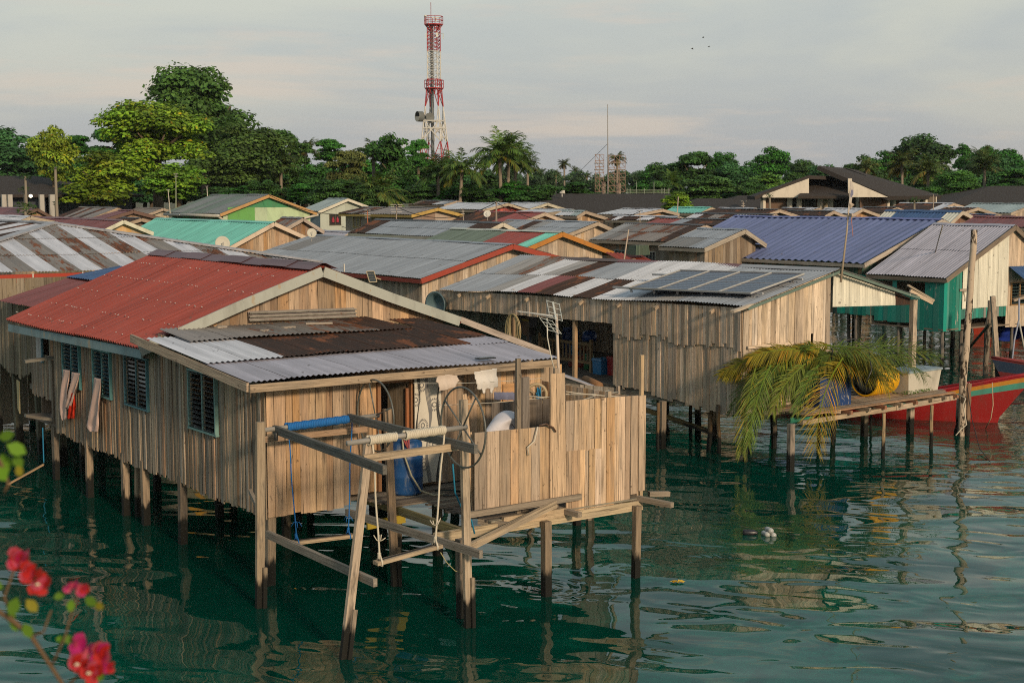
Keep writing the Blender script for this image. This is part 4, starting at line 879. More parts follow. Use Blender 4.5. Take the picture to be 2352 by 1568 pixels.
# roof battens poking out below the eave
mb=MB()
for x in (1060,1125,1215,1338,1425,1512,1640):
    t=colt(x,s2,zLe-.1); z=eav(t)-.08; mb.beam(G(s2+.1,t,z+.06),G(sLe-.08,t-.05,z-.06),.06,.08,(.34,.28,.21)); mb.build('rafter_end',M['wood'],shed); mb=MB()
mb.beam(W_(1668,714,t2-.2)-A*.2,G(s2+.15,t2-.15,zLe+.03),.1,.06,(.45,.40,.33))
mb.build('rafter_end',M['wood'],shed)
mb=MB()
for x,yb in ((1322,868),(1182,800)):
    t=colt(x,s2+.1,2); mb.beam(G(s2+.08,t,zb2),G(s2+.08,t,zLe-.1),.10,.10,(.36,.25,.15),up=A)
mb.build('bay_post',M['wood'],shed)
wS=sPk-s2; sB=sRe-.6
mb=MB(); 
for i in range(int((tEnd-t2)/.16)): t=t2+.1+i*.16; mb.beam(G(s2+.02,t,zb2+.02),G(sPk+.4 if t<t2+2 else sB,t,zb2+.02),.15,.03,rng.choice(WOODS['dark']))
mb.build('floor_deck',M['wood'],shed)
mb=MB(); tw=colt(1402,s2+2.8,2.0)
boards(mb,G(s2+2.7,0,0),A,B,t2+.1,oa+.5,lambda u:3.3,lambda u:zb2,.2,WOODS['grey'],jit=0,gap=0)
mb.build('inner_wall',M['wood'],shed); mb=MB(); boards(mb,G(sB-.5,0,0),A,-B,oa-1,tEnd,lambda u:3.2,lambda u:zb2,.18,WOODS['pale'],[(oa+1.2,oa+4.2,1.6,2.8)],jit=0,gap=0)
mb.build('inner_wall',M['wood'],shed); mb=MB(); boards(mb,G(0,tEnd-.1,0),B,-A,s2,sB,lambda u:3.1,lambda u:zb2,.2,[(.25,.33,.31),(.28,.34,.30)],jit=0,gap=0)
mb.build('inner_wall',M['wood'],shed)
# stilts of the shed
for (x,y,w,r) in ((1521,1030,.14,0),(1632,1032,.13,1),(1648,1040,.10,1),(1512,1035,.08,1),(1600,985,.12,0),(1585,985,.10,1)):
    s_,t_,_=P0(x,y); stilt(shed,s_,t_,zb2,w,rnd=bool(r),col=((.16,.10,.05) if r else None))
for i in range(6):
    for j in (1.5,3.6): stilt(shed,s2+j,t2+.4+i*2.1,zb2,.13,rnd=i%2==0)
mb=MB(); mb.beam(G(s2+.1,t2,zb2-.08),G(s2+.1,tEnd,zb2-.08),.1,.15,(.3,.24,.18)); mb.beam(W_(1500,912,t2+4)-A*.2,W_(1545,916,t2+3.6),.1,.2,(.42,.33,.24)); 
p=P0(1500,930); mb.beam(G(s2-.2,t2+5.5,1.0),G(s2+.6,t2+1.5,.3),.1,.1,(.16,.11,.04))
mb.build('floor_beam',M['post'],shed)
s_,t_,_=hit_t(2095,690,t2-.2); mb=MB(); sP2=cols(2095,t2-.1,2); mb.beam(G(sP2,t2-.1,-1.7),G(sP2,t2-.1,hit_t(2095,688,t2-.1)[2]),.15,.13,(.47,.38,.29),up=A); mb.build('corner_post',M['post'],shed)
mb=MB(); mb.beam(W_(2085,655,t2-.2),W_(2145,690,t2-.2),.05,.05,(.3,.26,.2)); mb.beam(W_(2090,668,t2-.15),W_(2142,695,t2-.3),.05,.1,(.45,.37,.28)); mb.build('rafter_tail',M['wood'],shed)
# solar panels
nrm=(G(sPk,tr_,zPk)-G(sLe,tr_,zLe)).cross(A).normalized(); nrm=nrm if nrm.z>0 else -nrm
def onroof(x,y,h=.16):
    q=G(sLe,tr_,zLe)+nrm*h; d=ray(x,y); return CAM+d*((q-CAM).dot(nrm)/d.dot(nrm))
cb=[onroof(x,y) for x,y in ((1725,673.5),(1649,671),(1577,668.3),(1507,665.3),(1443,661.5))]; ctp=[onroof(x,y) for x,y in ((1848,629),(1772,626),(1702,623.5),(1632,621.5),(1564,620))]
# regularise: use frame of first edge
e1=(ctp[0]-cb[0]); Lp=e1.length; e1.normalize(); wv_=(cb[4]-cb[0]); Wp=wv_.length/4; e2=wv_.normalized()
for k in range(4):
    o0=cb[0]+e2*Wp*k+e2*.01; w_=Wp-.02; L_=Lp
    rt=thing('rooftop_solar_unit',['solar panel at the gable end of the row of four on the shed roof','second solar panel from the gable end of the shed roof','third solar panel from the gable end of the shed roof','solar panel farthest from the gable on the patchwork shed roof'][k],'solar panel',o0,'solar panels on the shed roof')
    mb=MB(); mb.prism([o0,o0+e2*w_,o0+e2*w_+e1*L_,o0+e1*L_],nrm,.035,(.075,.085,.12)); mb.build('glass',M['solar'],rt)
    mb=MB(); fcx=(.40,.40,.38)
    for a_,b_ in ((o0,o0+e2*w_),(o0+e2*w_,o0+e2*w_+e1*L_),(o0+e2*w_+e1*L_,o0+e1*L_),(o0+e1*L_,o0)): mb.beam(a_+nrm*.003,b_+nrm*.003,.018,.04,fcx,up=nrm)
    mb.beam(o0+e1*L_*.5+nrm*.004,o0+e2*w_+e1*L_*.5+nrm*.004,.018,.004,(.38,.36,.36),up=nrm)
    for i in range(1,12): mb.beam(o0+e1*L_*i/12+nrm*.003,o0+e2*w_+e1*L_*i/12+nrm*.003,.006,.002,(.14,.15,.18),up=nrm)
    for i in range(1,6): mb.beam(o0+e2*w_*i/6+nrm*.003,o0+e2*w_*i/6+e1*L_+nrm*.003,.006,.002,(.14,.15,.18),up=nrm)
    mb.build('frame',M['steel'],rt)
mb=MB()
for f in (.12,.86): 
    p=cb[0]+e1*Lp*f-nrm*.06-e2*.15; mb.beam(p,p+e2*(Wp*4+(.95 if f<.5 else .9)),.04,.05,(.42,.42,.42),up=nrm)
    for k in range(6): q=p+e2*(.3+Wp*k*.8); mb.beam(q-nrm*.12,q+nrm*.02,.03,.06,(.5,.5,.5),up=e2)
tag(mb.build('mounting_rail',M['steel']),'pair of aluminium rails carrying the solar panels on the shed roof','mounting rail')
# goods in the bay
def onfl(x,y,z=zb2+.04): a=hit_z(x,y,z); return G(a[0],a[1],z)
q=onfl(1385,858); bx=thing('cool_box','bright blue cool box standing at the edge of the open bay','cool box',q)
mb=MB(); mb.box(q,.42,.36,.36,(.03,.20,.42),B,A,1.06); mb.build('body',M['plastic'],bx); mb=MB(); mb.box(q+Z*.37,.48,.42,.06,(.04,.23,.45),B,A,.96); mb.build('lid',M['plastic'],bx)
q=onfl(1402,862)+B*.12; mb=MB(); mb.box(q,.2,.3,.44,(.35,.02,.02),B,A,1.05); mb.box(q+Z*.445,.24,.34,.06,(.32,.02,.02),B,A); tag(mb.build('red_bin',M['plastic']),'red plastic bin squeezed between the blue cool box and the plank wall','bin')
q=onfl(1368,850)+A*.3; mb=MB(); mb.lathe(q,[(.0001,0),(.14,0),(.15,.05),(.15,.35),(.12,.42),(.05,.44),(.0001,.44)],16,(.03,.22,.08)); tag(mb.build('green_canister',M['plastic'],smooth=True),'green canister half hidden behind the blue cool box','canister')
q=onfl(1343,828)+A*.5; mb=MB(); mb.lathe(q,[(.0001,0),(.14,0),(.145,.04),(.13,.1),(.145,.15),(.13,.22),(.145,.28),(.14,.36),(.06,.42),(.03,.44),(.03,.50),(.0001,.50)],18,(.03,.13,.26)); tag(mb.build('water_bottle',M['glass'],smooth=True),'large ribbed blue water bottle on the shed floor beside the middle post','water bottle')
q=onfl(1366,815)+A*1.2; mb=MB(); mb.lathe(q,[(.0001,0),(.25,0),(.26,.3),(.25,.31),(.26,.6),(.24,.75),(.0001,.74)],20,(.02,.06,.2)); tag(mb.build('plastic_drum',M['plastic'],smooth=True),'dark blue drum at the back of the open bay','drum')
q=onfl(1372,838)+A*.7+Z*.35; mb=MB(); pts=[q+Vector((rng.uniform(-.2,.2),rng.uniform(-.15,.15),rng.uniform(-.02,.12))) for _ in range(18)]; mb.tube(pts,.03,6,(.35,.12,.06)); tag(mb.build('net_bundle',M['rope'],smooth=True),'orange brown net heaped behind the blue cool box','net')
q=onfl(1372,846)+A*.75; mb=MB(); mb.box(q,.6,.4,.32,(.3,.04,.03),B,A); tag(mb.build('red_crate',M['plastic']),'red crate under the net at the back of the bay','crate')
# bench railing
bq=W_(1288,735+70,t2+4.2); rt=None
tR=colt(1300,s2+1.0,2.0); sR1=cols(1222,tR,2.2) if False else s2+.9
mb=MB(); ra,rb=colt(1358,s2+1.2,2.0),colt(1240,s2+1.2,2.0)
for z in (1.95,1.45): mb.beam(G(s2+1.2,ra,z),G(s2+1.2,rb,z),.05,.08,(.26,.18,.1))
k=ra
while k<rb: mb.beam(G(s2+1.2,k,1.45),G(s2+1.2,k,1.95),.03,.05,(.24,.165,.09),up=A); k+=.16
for tt in (ra,rb): mb.beam(G(s2+1.2,tt,zb2),G(s2+1.2,tt,2.1),.07,.07,(.27,.18,.1),up=A)
for z in (2.75,2.45): mb.beam(G(s2+2.4,ra-.3,z),G(s2+2.4,rb-.6,z),.2,.03,(.2,.15,.1))
tag(mb.build('slatted_bench',M['wood']),'slatted wooden bench and shelf standing inside the open bay','bench')
q=G(s2+2.2,oa+.7,2.55); mb=MB(); mb.box(q,.5,.03,.45,(.55,.19,.03),A,B); tag(mb.build('orange_cloth',M['cloth']),'orange cloth hanging at the back of the open bay','cloth')
q=G(s2+1.7,(ra*.7+rb*.3),1.98); mb=MB(); mb.lathe(q,[(.0001,0),(.2,0),(.22,.1),(.18,.24),(.08,.3),(.0001,.32)],14,(.02,.07,.25)); tag(mb.build('blue_jerrycan',M['plastic'],smooth=True),'round dark blue container on the bench rail','container')
# hose coil on post
tq=colt(1182,s2-.02,2.6); hc=G(s2-.05,tq,hit_s(1182,722,s2)[2]); mb=MB()
for k in range(11):
    w_=.13+.025*k; h_=.75+.02*k; pts=[hc+A*(w_*math.sin(a_)*-1)-B*(.02+.012*(k%3))+Z*(-h_/2*.95+h_/2*math.cos(a_)) for a_ in [i*math.pi/12 for i in range(24)]]
    mb.tube(pts,.014,5,(.42,.33,.17),closed=True)
tag(mb.build('hose_coil',M['plastic'],smooth=True),'coil of yellowish hose hanging on a post of the open bay','hose')
# outboard motor
tm_=colt(1215,s2+.35,2.6); oc=G(s2+.35,tm_,hit_s(1215,732,s2+.35)[2]); om=thing('outboard_motor','black outboard motor with yellow lettering hanging in the open bay','outboard motor',oc-Z*.9)
mb=MB(); mb.box(oc-Z*.24,.42,.28,.40,(.015,.015,.018),A,B,.86); mb.box(oc-Z*.46,.30,.2,.22,(.02,.02,.02),A,B,1.2); mb.build('cowl',M['plastic'],om)
mb=MB(); mb.beam(oc-Z*.46,oc-Z*1.25,.12,.09,(.02,.03,.045)); mb.box(oc-Z*1.32,.26,.1,.08,(.02,.03,.045),A,B); mb.lathe(oc-Z*1.22-A*.16,[(.0001,-.02),(.11,0),(.11,.01),(.0001,.03)],6,(.02,.02,.02),A); mb.build('leg',M['plastic'],om)
def text(txt,size,loc,xd,up,mat,col,parent=None,name='lettering',ext=.002,bold=0):
    cu=bpy.data.curves.new(name,'FONT'); cu.body=txt; cu.size=size; cu.extrude=ext; cu.align_x='CENTER'; cu.align_y='CENTER'; cu.offset=bold
    o=bpy.data.objects.new(name,cu); COL.objects.link(o); bpy.context.view_layer.update(); me=bpy.data.meshes.new_from_object(o.evaluated_get(bpy.context.evaluated_depsgraph_get())); bpy.data.objects.remove(o)
    xd=Vector(xd).normalized(); up=Vector(up).normalized(); zz=xd.cross(up)
    V_=[Vector(loc)+xd*v.co.x+up*v.co.y+zz*v.co.z for v in me.vertices]; mb=MB(); mb.add(V_,[tuple(p.vertices) for p in me.polygons],col)
    return mb.build(name,mat,parent)
text('YAMAHA',.09,oc+(-B)*.145-Z*.03,-A,Z,M['paint'],(.45,.33,.05),om)
# big basin and ladder at the far left end of the shed
q=W_(1016,697,t2); tq=colt(1014,s2-.1,2.9); q=G(s2-.25,tq,hit_s(1014,700,s2-.25)[2]); mb=MB(); ax=(-B*.9-A*.25).normalized()
mb.lathe(q,[(.0001,-.16),(.27,-.14),(.36,.08),(.40,.09),(.40,.11),(.34,.09),(.25,-.10),(.0001,-.12)],22,(.09,.15,.17),ax); tag(mb.build('basin',M['plastic'],smooth=True),'large blue grey basin hung on its side at the end of the shed wall','basin')
# grey screen, sheets between house and shed
mb=MB(); a=G(sRr+.3,tg+.9,hit_t(1058,728,tg+.9)[2]); 
pa=hit_t(1056,727,tg+1.0); pb=hit_t(1261,806,tg+1.0)
aw=thing('side_awning','low awning with grey edge board sloping down right of the red roof','awning',G(pb[0],tg+1,1.2))
mb=MB(); mb.corr(G(pb[0],tg+1.0,pb[2]),G(pb[0],tg+5,pb[2]),G(pa[0]-.3,tg+5,pa[2]+.1),G(pa[0]-.3,tg+1.0,pa[2]+.1),pitch=.1,amp=.01,rows=1,pat=['R']); mb.build('roof',M['metal'],aw)
mb=MB(); mb.beam(G(pb[0],tg+.98,pb[2]-.06),G(pa[0],tg+.98,pa[2]-.06),.04,.13,(.34,.30,.27)); 
for s_ in (pb[0]-.3,): 
    for t_ in (tg+1.3,tg+4.8): mb.beam(G(s_,t_,-1.7),G(s_,t_,pb[2]),.09,.09,(.25,.2,.15),up=A)
mb.build('frame',M['wood'],aw)
mb=MB(); pa=W_(1282,858,.6); pb=W_(1405,901,.2); mb.prism([pa,pb,pb+A*1.0+Z*.15,pa+A*1.0+Z*.15],Z,.02,(.36,.34,.36)); 
for f in (.1,.9): q=pa.lerp(pb,f)+A*.5; mb.beam(Vector((q.x,q.y,-1.7)),q+Z*.05,.08,.08,(.2,.16,.12),up=A)
tag(mb.build('sheet_ramp',M['paint']),'narrow grey metal sheet sloping down between the house and the shed','metal sheet')
mb=MB(); q=W_(1385,886,.9); mb.tube([q-B*.1,q+B*.3+A*.9],.09,9,(.30,.16,.08)); q2=q+B*.2+A*.6; mb.tube([Vector((q2.x,q2.y,-1.7)),q2],.07,8,(.2,.14,.1)); tag(mb.build('log',M['bark'],smooth=True),'brown log end lying under the corner of the shed wall','log')

# ------------------------------------------------------------------ platform with palm fronds and boxes
zp=1.1
def PZ(x,y,z=zp): a=hit_z(x,y,z); return G(a[0],a[1],z)
pl=thing('jetty_platform','rickety pole platform in front of the shed, carrying boxes and palm leaves','platform',G(*hit_z(1950,950,0)))
A0=PZ(1768,946); A1=PZ(1930,940); A2=PZ(2196,900)
mb=MB(); d1=(A2-A1).normalized(); pn=Vector((-d1.y,d1.x,0))
for k in range(15): 
    o_=pn*(.03+k*.15); mb.beam(A1-d1*1.3+o_+Z*rng.uniform(-.02,.015),A2+o_+d1*rng.uniform(-.25,.15)+Z*rng.uniform(-.02,.02),.12,.03,rng.choice(WOODS['grey']+[(.22,.12,.07)]))
mb.build('planks',M['wood'],pl)
mb=MB()
for f in (.05,.2,.33,.47,.6,.74,.86,.97):
    p=A1.lerp(A2,f)-Z*.08; mb.beam(p-pn*.15,p+pn*2.2,.08,.09,rng.choice([(.3,.24,.17),(.26,.12,.07),(.24,.2,.15)]))
mb.beam(A1-d1*1.4-Z*.17,A1.lerp(A2,.55)-Z*.17,.09,.1,(.36,.29,.2)); mb.beam(A1.lerp(A2,.45)-Z*.16-pn*.03,A2-Z*.13,.06,.12,(.4,.33,.25)); mb.beam(A0-Z*.04+A*.2,A1-Z*.04,.09,.09,(.34,.27,.2)); mb.build('joists',M['wood'],pl)
mb=MB(); p=PZ(1815,965,.93); mb.beam(p,PZ(1868,962,.93),.03,.13,(.03,.25,.16)); mb.build('green_rail',M['paint'],pl)['label']='green painted rail at the left end'
for (x,y,w,r,c) in ((1712,1060,.11,1,(.30,.17,.09)),(1722,1040,.09,1,(.05,.05,.04)),(1815,1082,.14,0,(.24,.2,.16)),(1911,1020,.09,1,(.25,.17,.08)),(1985,1002,.14,0,(.22,.18,.13)),(2027,1052,.10,1,(.36,.26,.15)),(2090,992,.12,0,(.2,.15,.1)),(2138,1030,.10,1,(.40,.28,.16)),(2000,985,.08,1,(.15,.12,.08)),(1880,1000,.1,1,(.1,.08,.06))):
    s_,t_,_=P0(x,y); stilt(pl,s_,t_,zp-.05,w,rnd=bool(r),col=c,lean=(rng.uniform(-.03,.03),0))
def xbox(name,label,base_px,w,d,h,col,mat,ang,taper=1.0,lid=None,cat='box'):
    q=PZ(*base_px,zp+.03); ex=Vector((math.cos(ang),math.sin(ang),0)); ey=Vector((-ex.y,ex.x,0)); rt=thing(name,label,cat,q)
    mb=MB(); mb.box(q,w,d,h,col,ex,ey,taper); mb.build('body',M[mat],rt)
    if lid: mb=MB(); mb.box(q+Z*(h+.002),w*taper+.05,d*taper+.05,.05,lid,ex,ey); mb.build('lid',M[mat],rt)
    return q
a_=math.atan2(d1.y,d1.x)
xbox('fish_box','dark blue box with flaking paint half hidden under the hanging palm leaf',(1892,928),1.02,.75,.70,(.012,.045,.16),'flaky',a_-.12,1.0)
xbox('white_box','big white tapered fish box with a mossy foot at the end of the platform',(2096,897),1.28,.62,.52,(.55,.52,.44),'paint',a_+.02,1.13,(.25,.33,.38))
mb=MB(); q=PZ(2103,905)
for k in range(260): 
    p=q+d1*rng.uniform(-.65,.55)-pn*rng.uniform(-.02,.14)+Z*rng.uniform(.03,.11); v=Vector((rng.uniform(-1,1),rng.uniform(-1,1),rng.uniform(0,1)))*.03; mb.add([p,p+v,p+Vector((v.y,v.z,.02))],[(0,1,2)],(.9,1,.7))
o=mb.build('moss',M['leaf']); o.color=(.09,.16,.02,1); tag(o,'bright moss growing along the foot of the white box','moss',kind='stuff')
# yellow drum lying, with tyre
q=PZ(2010,908,zp)+Z*.41-pn*.0; dx=(d1*.98+pn*.05).normalized(); yd=thing('yellow_drum','yellow ribbed drum lying on its side with an open black mouth','drum',q-Z*.36)
mb=MB(); pr=[(.35,-.48)]+[(.385+(.012 if i%2 else 0),-.48+.96*i/20) for i in range(21)]+[(.35,.49),(.0001,.49)]; mb.lathe(q,pr,28,(.80,.42,.004),dx); mb.lathe(q,[(.35,-.48),(.34,.40),(.0001,.40)],28,(.02,.02,.02),dx); mb.build('body',M['plastic'],yd,smooth=False)
mb=MB(); c=q-dx*.36; e_=dx.cross(Z).normalized(); mb.tube([c+(Z*math.cos(k*math.pi/14)+e_*math.sin(k*math.pi/14))*.245 for k in range(28)],.10,10,(.02,.025,.025),closed=True); ty=mb.build('tyre',M['rubber'],smooth=True); tag(ty,'black scooter tyre stuffed into the mouth of the yellow drum','tyre')
def frond(mb,p,d,up,L,droop,n=46,w=.42,col=(1,1,1),curl=1.0,hang=.0,wid=.009):
    """rachis curve from p; leaflets both sides"""
    d=d.normalized(); pts=[];q=p.copy();dd=d.copy(); st_=L/n
    for i in range(n+1): pts.append(q.copy()); dd=(dd+Vector((0,0,-droop*st_*(.3+1.4*i/n)))).normalized(); q=q+dd*st_
    mb.tube(pts,.018,5,tuple(min(1.6,c*1.3) for c in col),.004)
    for i in range(3,n+1):
      for _rep in range(1):
        f=i/n; t_=(pts[i]-pts[i-1]).normalized(); sd_=t_.cross(up)
        if sd_.length<.05: sd_=t_.cross(Vector((0,1,0)))
        sd_.normalize(); l=w*(math.sin(min(1,f*1.5+.22)*math.pi/2))*(1.05-.55*f**3)*rng.uniform(.8,1.08)
        for sg in (-1,1):
            jt=.22 if wid<.014 else .1; v=(sd_*sg*(.85-.35*f)+t_*(.45+.5*f+rng.uniform(-jt,jt))+up*rng.uniform(-jt,jt)*1.5+Z*(rng.uniform(-.2,.25)-hang)).normalized(); a0=pts[i]; 
            a1=a0+v*l*.5-Z*.03*l*curl; a2=a1+(v-Z*(.25+rng.uniform(0,.4))*curl).normalized()*l*.5
            wv=v.cross(sd_.cross(t_)).normalized()*wid*(1-.3*f); k=rng.uniform(.45,1.45); cc=tuple(c*k for c in col)
            if rng.random()<.12: cc=(cc[0]*1.8,cc[1]*1.1,cc[2]*.8)
            mb.add([a0-wv*.4,a0+wv*.4,a1+wv,a1-wv,a2],[(0,1,2,3),(3,2,4)],cc)
GR=(.9,1.05,.75); YG=(1.9,1.25,.55); DG=(.6,.75,.6); OR=(2.5,1.45,.35)
def cut_frond(label,p,q,L,droop,col,up=Z,w=.42,hang=0,wid=.0095,tip=None,n=66):
    mb=MB(); d=(q-p); frond(mb,p,d,up,L,droop,n=n,w=w,col=col,hang=hang,wid=wid)
    o=mb.build('palm_frond',M['leaf']); o.color=(.115,.15,.03,1); tag(o,label,'palm frond','cut palm fronds heaped on the platform'); return o
bq=A1-d1*.2+pn*.5
def FP(x,y,t=None,Y=None): return pY(x,y,Y)
Yb=bq.y
cut_frond('large golden frond hanging down to the water from the middle of the heap',FP(1936,822,Y=32.2),FP(1915,850,Y=31.9),2.3,1.0,OR,w=.85,up=Vector((.1,-1,.1)),hang=.12,wid=.008,n=66)
cut_frond('green frond drooping at the far left edge of the heap',FP(1830,812,Y=33),FP(1760,830,Y=32),2.2,.85,GR,up=Vector((0,-.6,1)),w=.7,hang=.5,n=66)
cut_frond('frond with a yellow stalk laid along the top left of the heap',FP(1860,800,Y=32.9),FP(1740,830,Y=32.2),2.4,.55,(1.3,1.2,.6),up=Vector((0,-.3,1)),w=.65,hang=.5,n=66)
cut_frond('frond hanging straight down at the left end of the platform',FP(1735,845,Y=31.8),FP(1720,905,Y=31.6),1.9,.7,(1.1,1.1,.6),up=Vector((.2,-1,.1)),w=.6,hang=.4,n=62)
cut_frond('second frond hanging over the left end, browner at the tip',FP(1770,838,Y=31.9),FP(1745,890,Y=31.6),1.9,.8,(.9,1.15,.7),up=Vector((0,-1,.2)),w=.6,hang=.35,n=62)
cut_frond('frond hanging in front of the blue flaking box',FP(1880,838,Y=32.1),FP(1855,870,Y=31.9),1.25,.9,(.8,1.1,.7),up=Vector((.1,-1,.2)),w=.45,hang=.3)
cut_frond('short frond fanning over the left corner of the blue box',FP(1850,835,Y=32.0),FP(1815,862,Y=31.8),1.4,.9,(1.2,1.2,.7),up=Vector((0,-1,.3)),w=.5,hang=.3)
cut_frond('long brownish frond lying right over the white box',FP(2010,822,Y=34.6),FP(2110,818,Y=35.2),2.0,.12,(1.6,1.15,.6),w=.4)
LB=['frond at the top of the heap nearest the wall','upper frond of the heap pointing right','frond crossing the middle of the heap','flattened frond on the back of the heap','frond over the yellow drum','frond lying left along the plank wall','frond filling the middle left of the heap','frond filling the front middle of the heap','frond above the white box','frond tucked under the golden one','thin frond at the right shoulder of the heap','dark frond at the foot of the wall','crooked frond at the crown of the heap','frond behind the yellow stalk','lowest green frond over the drum and box gap','frond spread over the back right of the heap']
for i,lb in enumerate(LB):
    if i in (1,15,8,10): continue
    x0,y0=[(1900,795),(1930,795),(1880,815),(1960,800),(1915,818),(1870,805),(1860,825),(1900,830),(1985,825),(1935,835),(2000,812),(1830,815),(1900,800),(1880,800),(1930,832),(1960,808)][i]
    x1,y1=[(2000,795),(2060,800),(2000,830),(2080,812),(1930,850),(1770,815),(1790,850),(1830,860),(2100,838),(1880,860),(2110,825),(1740,838),(1990,812),(1800,805),(1950,850),(2080,818)][i]
    cut_frond(lb,FP(x0,y0-(14 if i in (3,8,10,15) else 0),Y=32.6+.15*(i%6)+(1.4 if i in (3,8,10,15,1) else 0)),FP(x1,y1-(16 if i in (3,8,10,15) else 0),Y=32.5+.25*(i%5)+(1.4 if i in (3,8,10,15,1) else 0)),[2.3,2.4,1.9,2.2,.9,2.3,1.7,1.5,1.7,1.1,2.1,2.3,2.0,2.3,.8,2.2][i],(.10 if i in (1,3,8,10,15) else .35+.06*(i%4)),[DG,GR,YG,DG,GR,GR,DG,GR,YG,DG,YG,DG,GR,YG,GR,DG][i],w=.62,hang=.35 if i in (6,7,5) else (.02 if i in (1,3,8,10,15) else .15),up=Vector((rng.uniform(-.3,.3),-.75,.6)),wid=.0095,n=74)
for i in range(40):
    x0=rng.uniform(1740,1950); y0=rng.uniform(800,848)-(8 if i%3==0 else 0); sg=rng.choice((-1,-1,1)); L_=rng.uniform(.8,1.5); x1=x0+sg*60; y1=y0+rng.uniform(0,22)
    cut_frond('frond tangled in the middle of the heap, hard to tell from its neighbours',FP(x0,y0,Y=32.8+rng.uniform(-.3,.8)),FP(x1,y1,Y=32.8+rng.uniform(-.3,.9)),L_,rng.uniform(.15,.4),rng.choice((DG,GR,YG,(1.5,1.1,.7),(.7,.8,.5))),w=.5,wid=.014,hang=rng.uniform(.1,.5),up=Vector((rng.uniform(-.4,.4),-.7,.6)))
rope('black hose arching over the palm fronds and the drum',[FP(1910,830,Y=32.6),FP(1912,800,Y=32.6),FP(1930,782,Y=32.7),FP(1965,778,Y=32.8),FP(1995,800,Y=32.6),FP(2002,850,Y=32.3),FP(1985,890,Y=32.2)],.014,(.02,.02,.02),'hose','hose',mat='plastic')
# ------------------------------------------------------------------ tall poles at the jetty and lines
def wpole(label,base_px,top_px,w,col,rnd=True,name='mooring_pole',cat='pole',mat='post',Yt=None,par=None,taper=.8,grp=None):
    b=pz(base_px[0],base_px[1],0); t=pY(top_px[0],top_px[1],Yt or b.y); mb=MB(); d=(t-b); p=b-d/d.z*1.7; n=14
    pts=[p.lerp(t,i/n)+Vector((rng.uniform(-1,1),rng.uniform(-1,1),0))*w*.12 for i in range(n+1)]
    if rnd: mb.tube(pts,w/2,9,col,w/2*taper)
    else: mb.beam(p,t,w,w*.9,col)
    return tag(mb.build(name,M[mat],smooth=rnd),label,cat,grp)
M['mottled']=mk_paint('mottled_bark',.85,.15,.3,5,.52,(.05,.04,.03))
wpole('tallest pale peeling pole rising from the water beside the red boat',(2206,1000),(2237,528),.20,(.50,.40,.30),mat='mottled')
wpole('shorter brown pole leaning against the tall pale pole',(2222,1000),(2226,880),.15,(.25,.15,.09))
wpole('thick split grey post standing at the foot of the tall pale pole',(2202,995),(2212,905),.27,(.36,.31,.25))
wpole('dark crooked pole between the tall pale pole and the swing posts',(2262,860),(2274,690),.20,(.2,.16,.12),mat='mottled')
wpole('slender grey timber post on the right behind the red boat',(2293,870),(2280,680),.16,(.42,.34,.26),rnd=False)
b=W_(2302,808,t2)
wpole('thin bare rod leaning up in front of the lilac roof',(2098,760),(2165,518),.05,(.30,.26,.2),mat='steel',Yt=49,name='rod')
# flag mast on the shed ridge
q=hit_t(1931,655,t2-.3); mp=G(q[0],t2-.3,zPk-.3); mt=pY(1955,416,mp.y); mb=MB(); mb.tube([mp,mp.lerp(mt,.5)+B*.03,mt],.03,8,(.42,.34,.25),.014)
ft=thing('flag_mast','slender leaning bamboo mast with a faded furled flag, at the peak of the plank shed','flag mast',mp); mb.build('mast',M['paint'],ft,smooth=True)
mb=MB(); 
def ribbon(pts,ws,col,mb):
    for i in range(len(pts)-1):
        a,b=pts[i],pts[i+1]; v=B*ws[i]; v2=B*ws[i+1]; mb.prism([a-v,a+v,b+v2,b-v2],-A,.008,col)
tp=lambda x,y:pY(x,y,mp.y-.1)
ribbon([tp(1955,416),tp(1957,432),tp(1955,450),tp(1951,478),tp(1948,488)],[.03,.06,.05,.04,.02],(.48,.43,.38),mb); ribbon([tp(1958,436),tp(1957,446),tp(1954,455)],[.03,.05,.01],(.2,.2,.28),mb); ribbon([tp(1952,464),tp(1958,470),tp(1953,480)],[.01,.07,.0],(.42,.34,.26),mb); ribbon([tp(1957,490),tp(1962,496),tp(1955,502)],[.01,.08,.01],(.42,.34,.28),mb); mb.build('flag',M['cloth'],ft)
mb=MB(); mb.tube([tp(1955,500),tp(1957,520),tp(1959,542)],.008,5,(.45,.2,.15)); mb.build('red_string',M['rope'],ft)
# lines
rope('rope looped round the mooring posts beside the platform',[pY(2200,905,35.5),pY(2218,915,35.3),pY(2212,930,35.2),pY(2220,975,35.2),pY(2208,985,35.1),pY(2195,1000,35)],.016,(.5,.45,.36))
rope('dark thin mooring line running down into the water',[pY(2222,890,35),pY(2232,960,34.5),pY(2250,1030,33.6),pz(2275,1060,0)],.010,(.05,.05,.05))
rope('pale painter rope hanging from the bow of the red boat',[pY(2279,878,36.6),pY(2281,930,36.5),pY(2276,960,36.4),pz(2264,983,0.02)],.012,(.48,.38,.25))

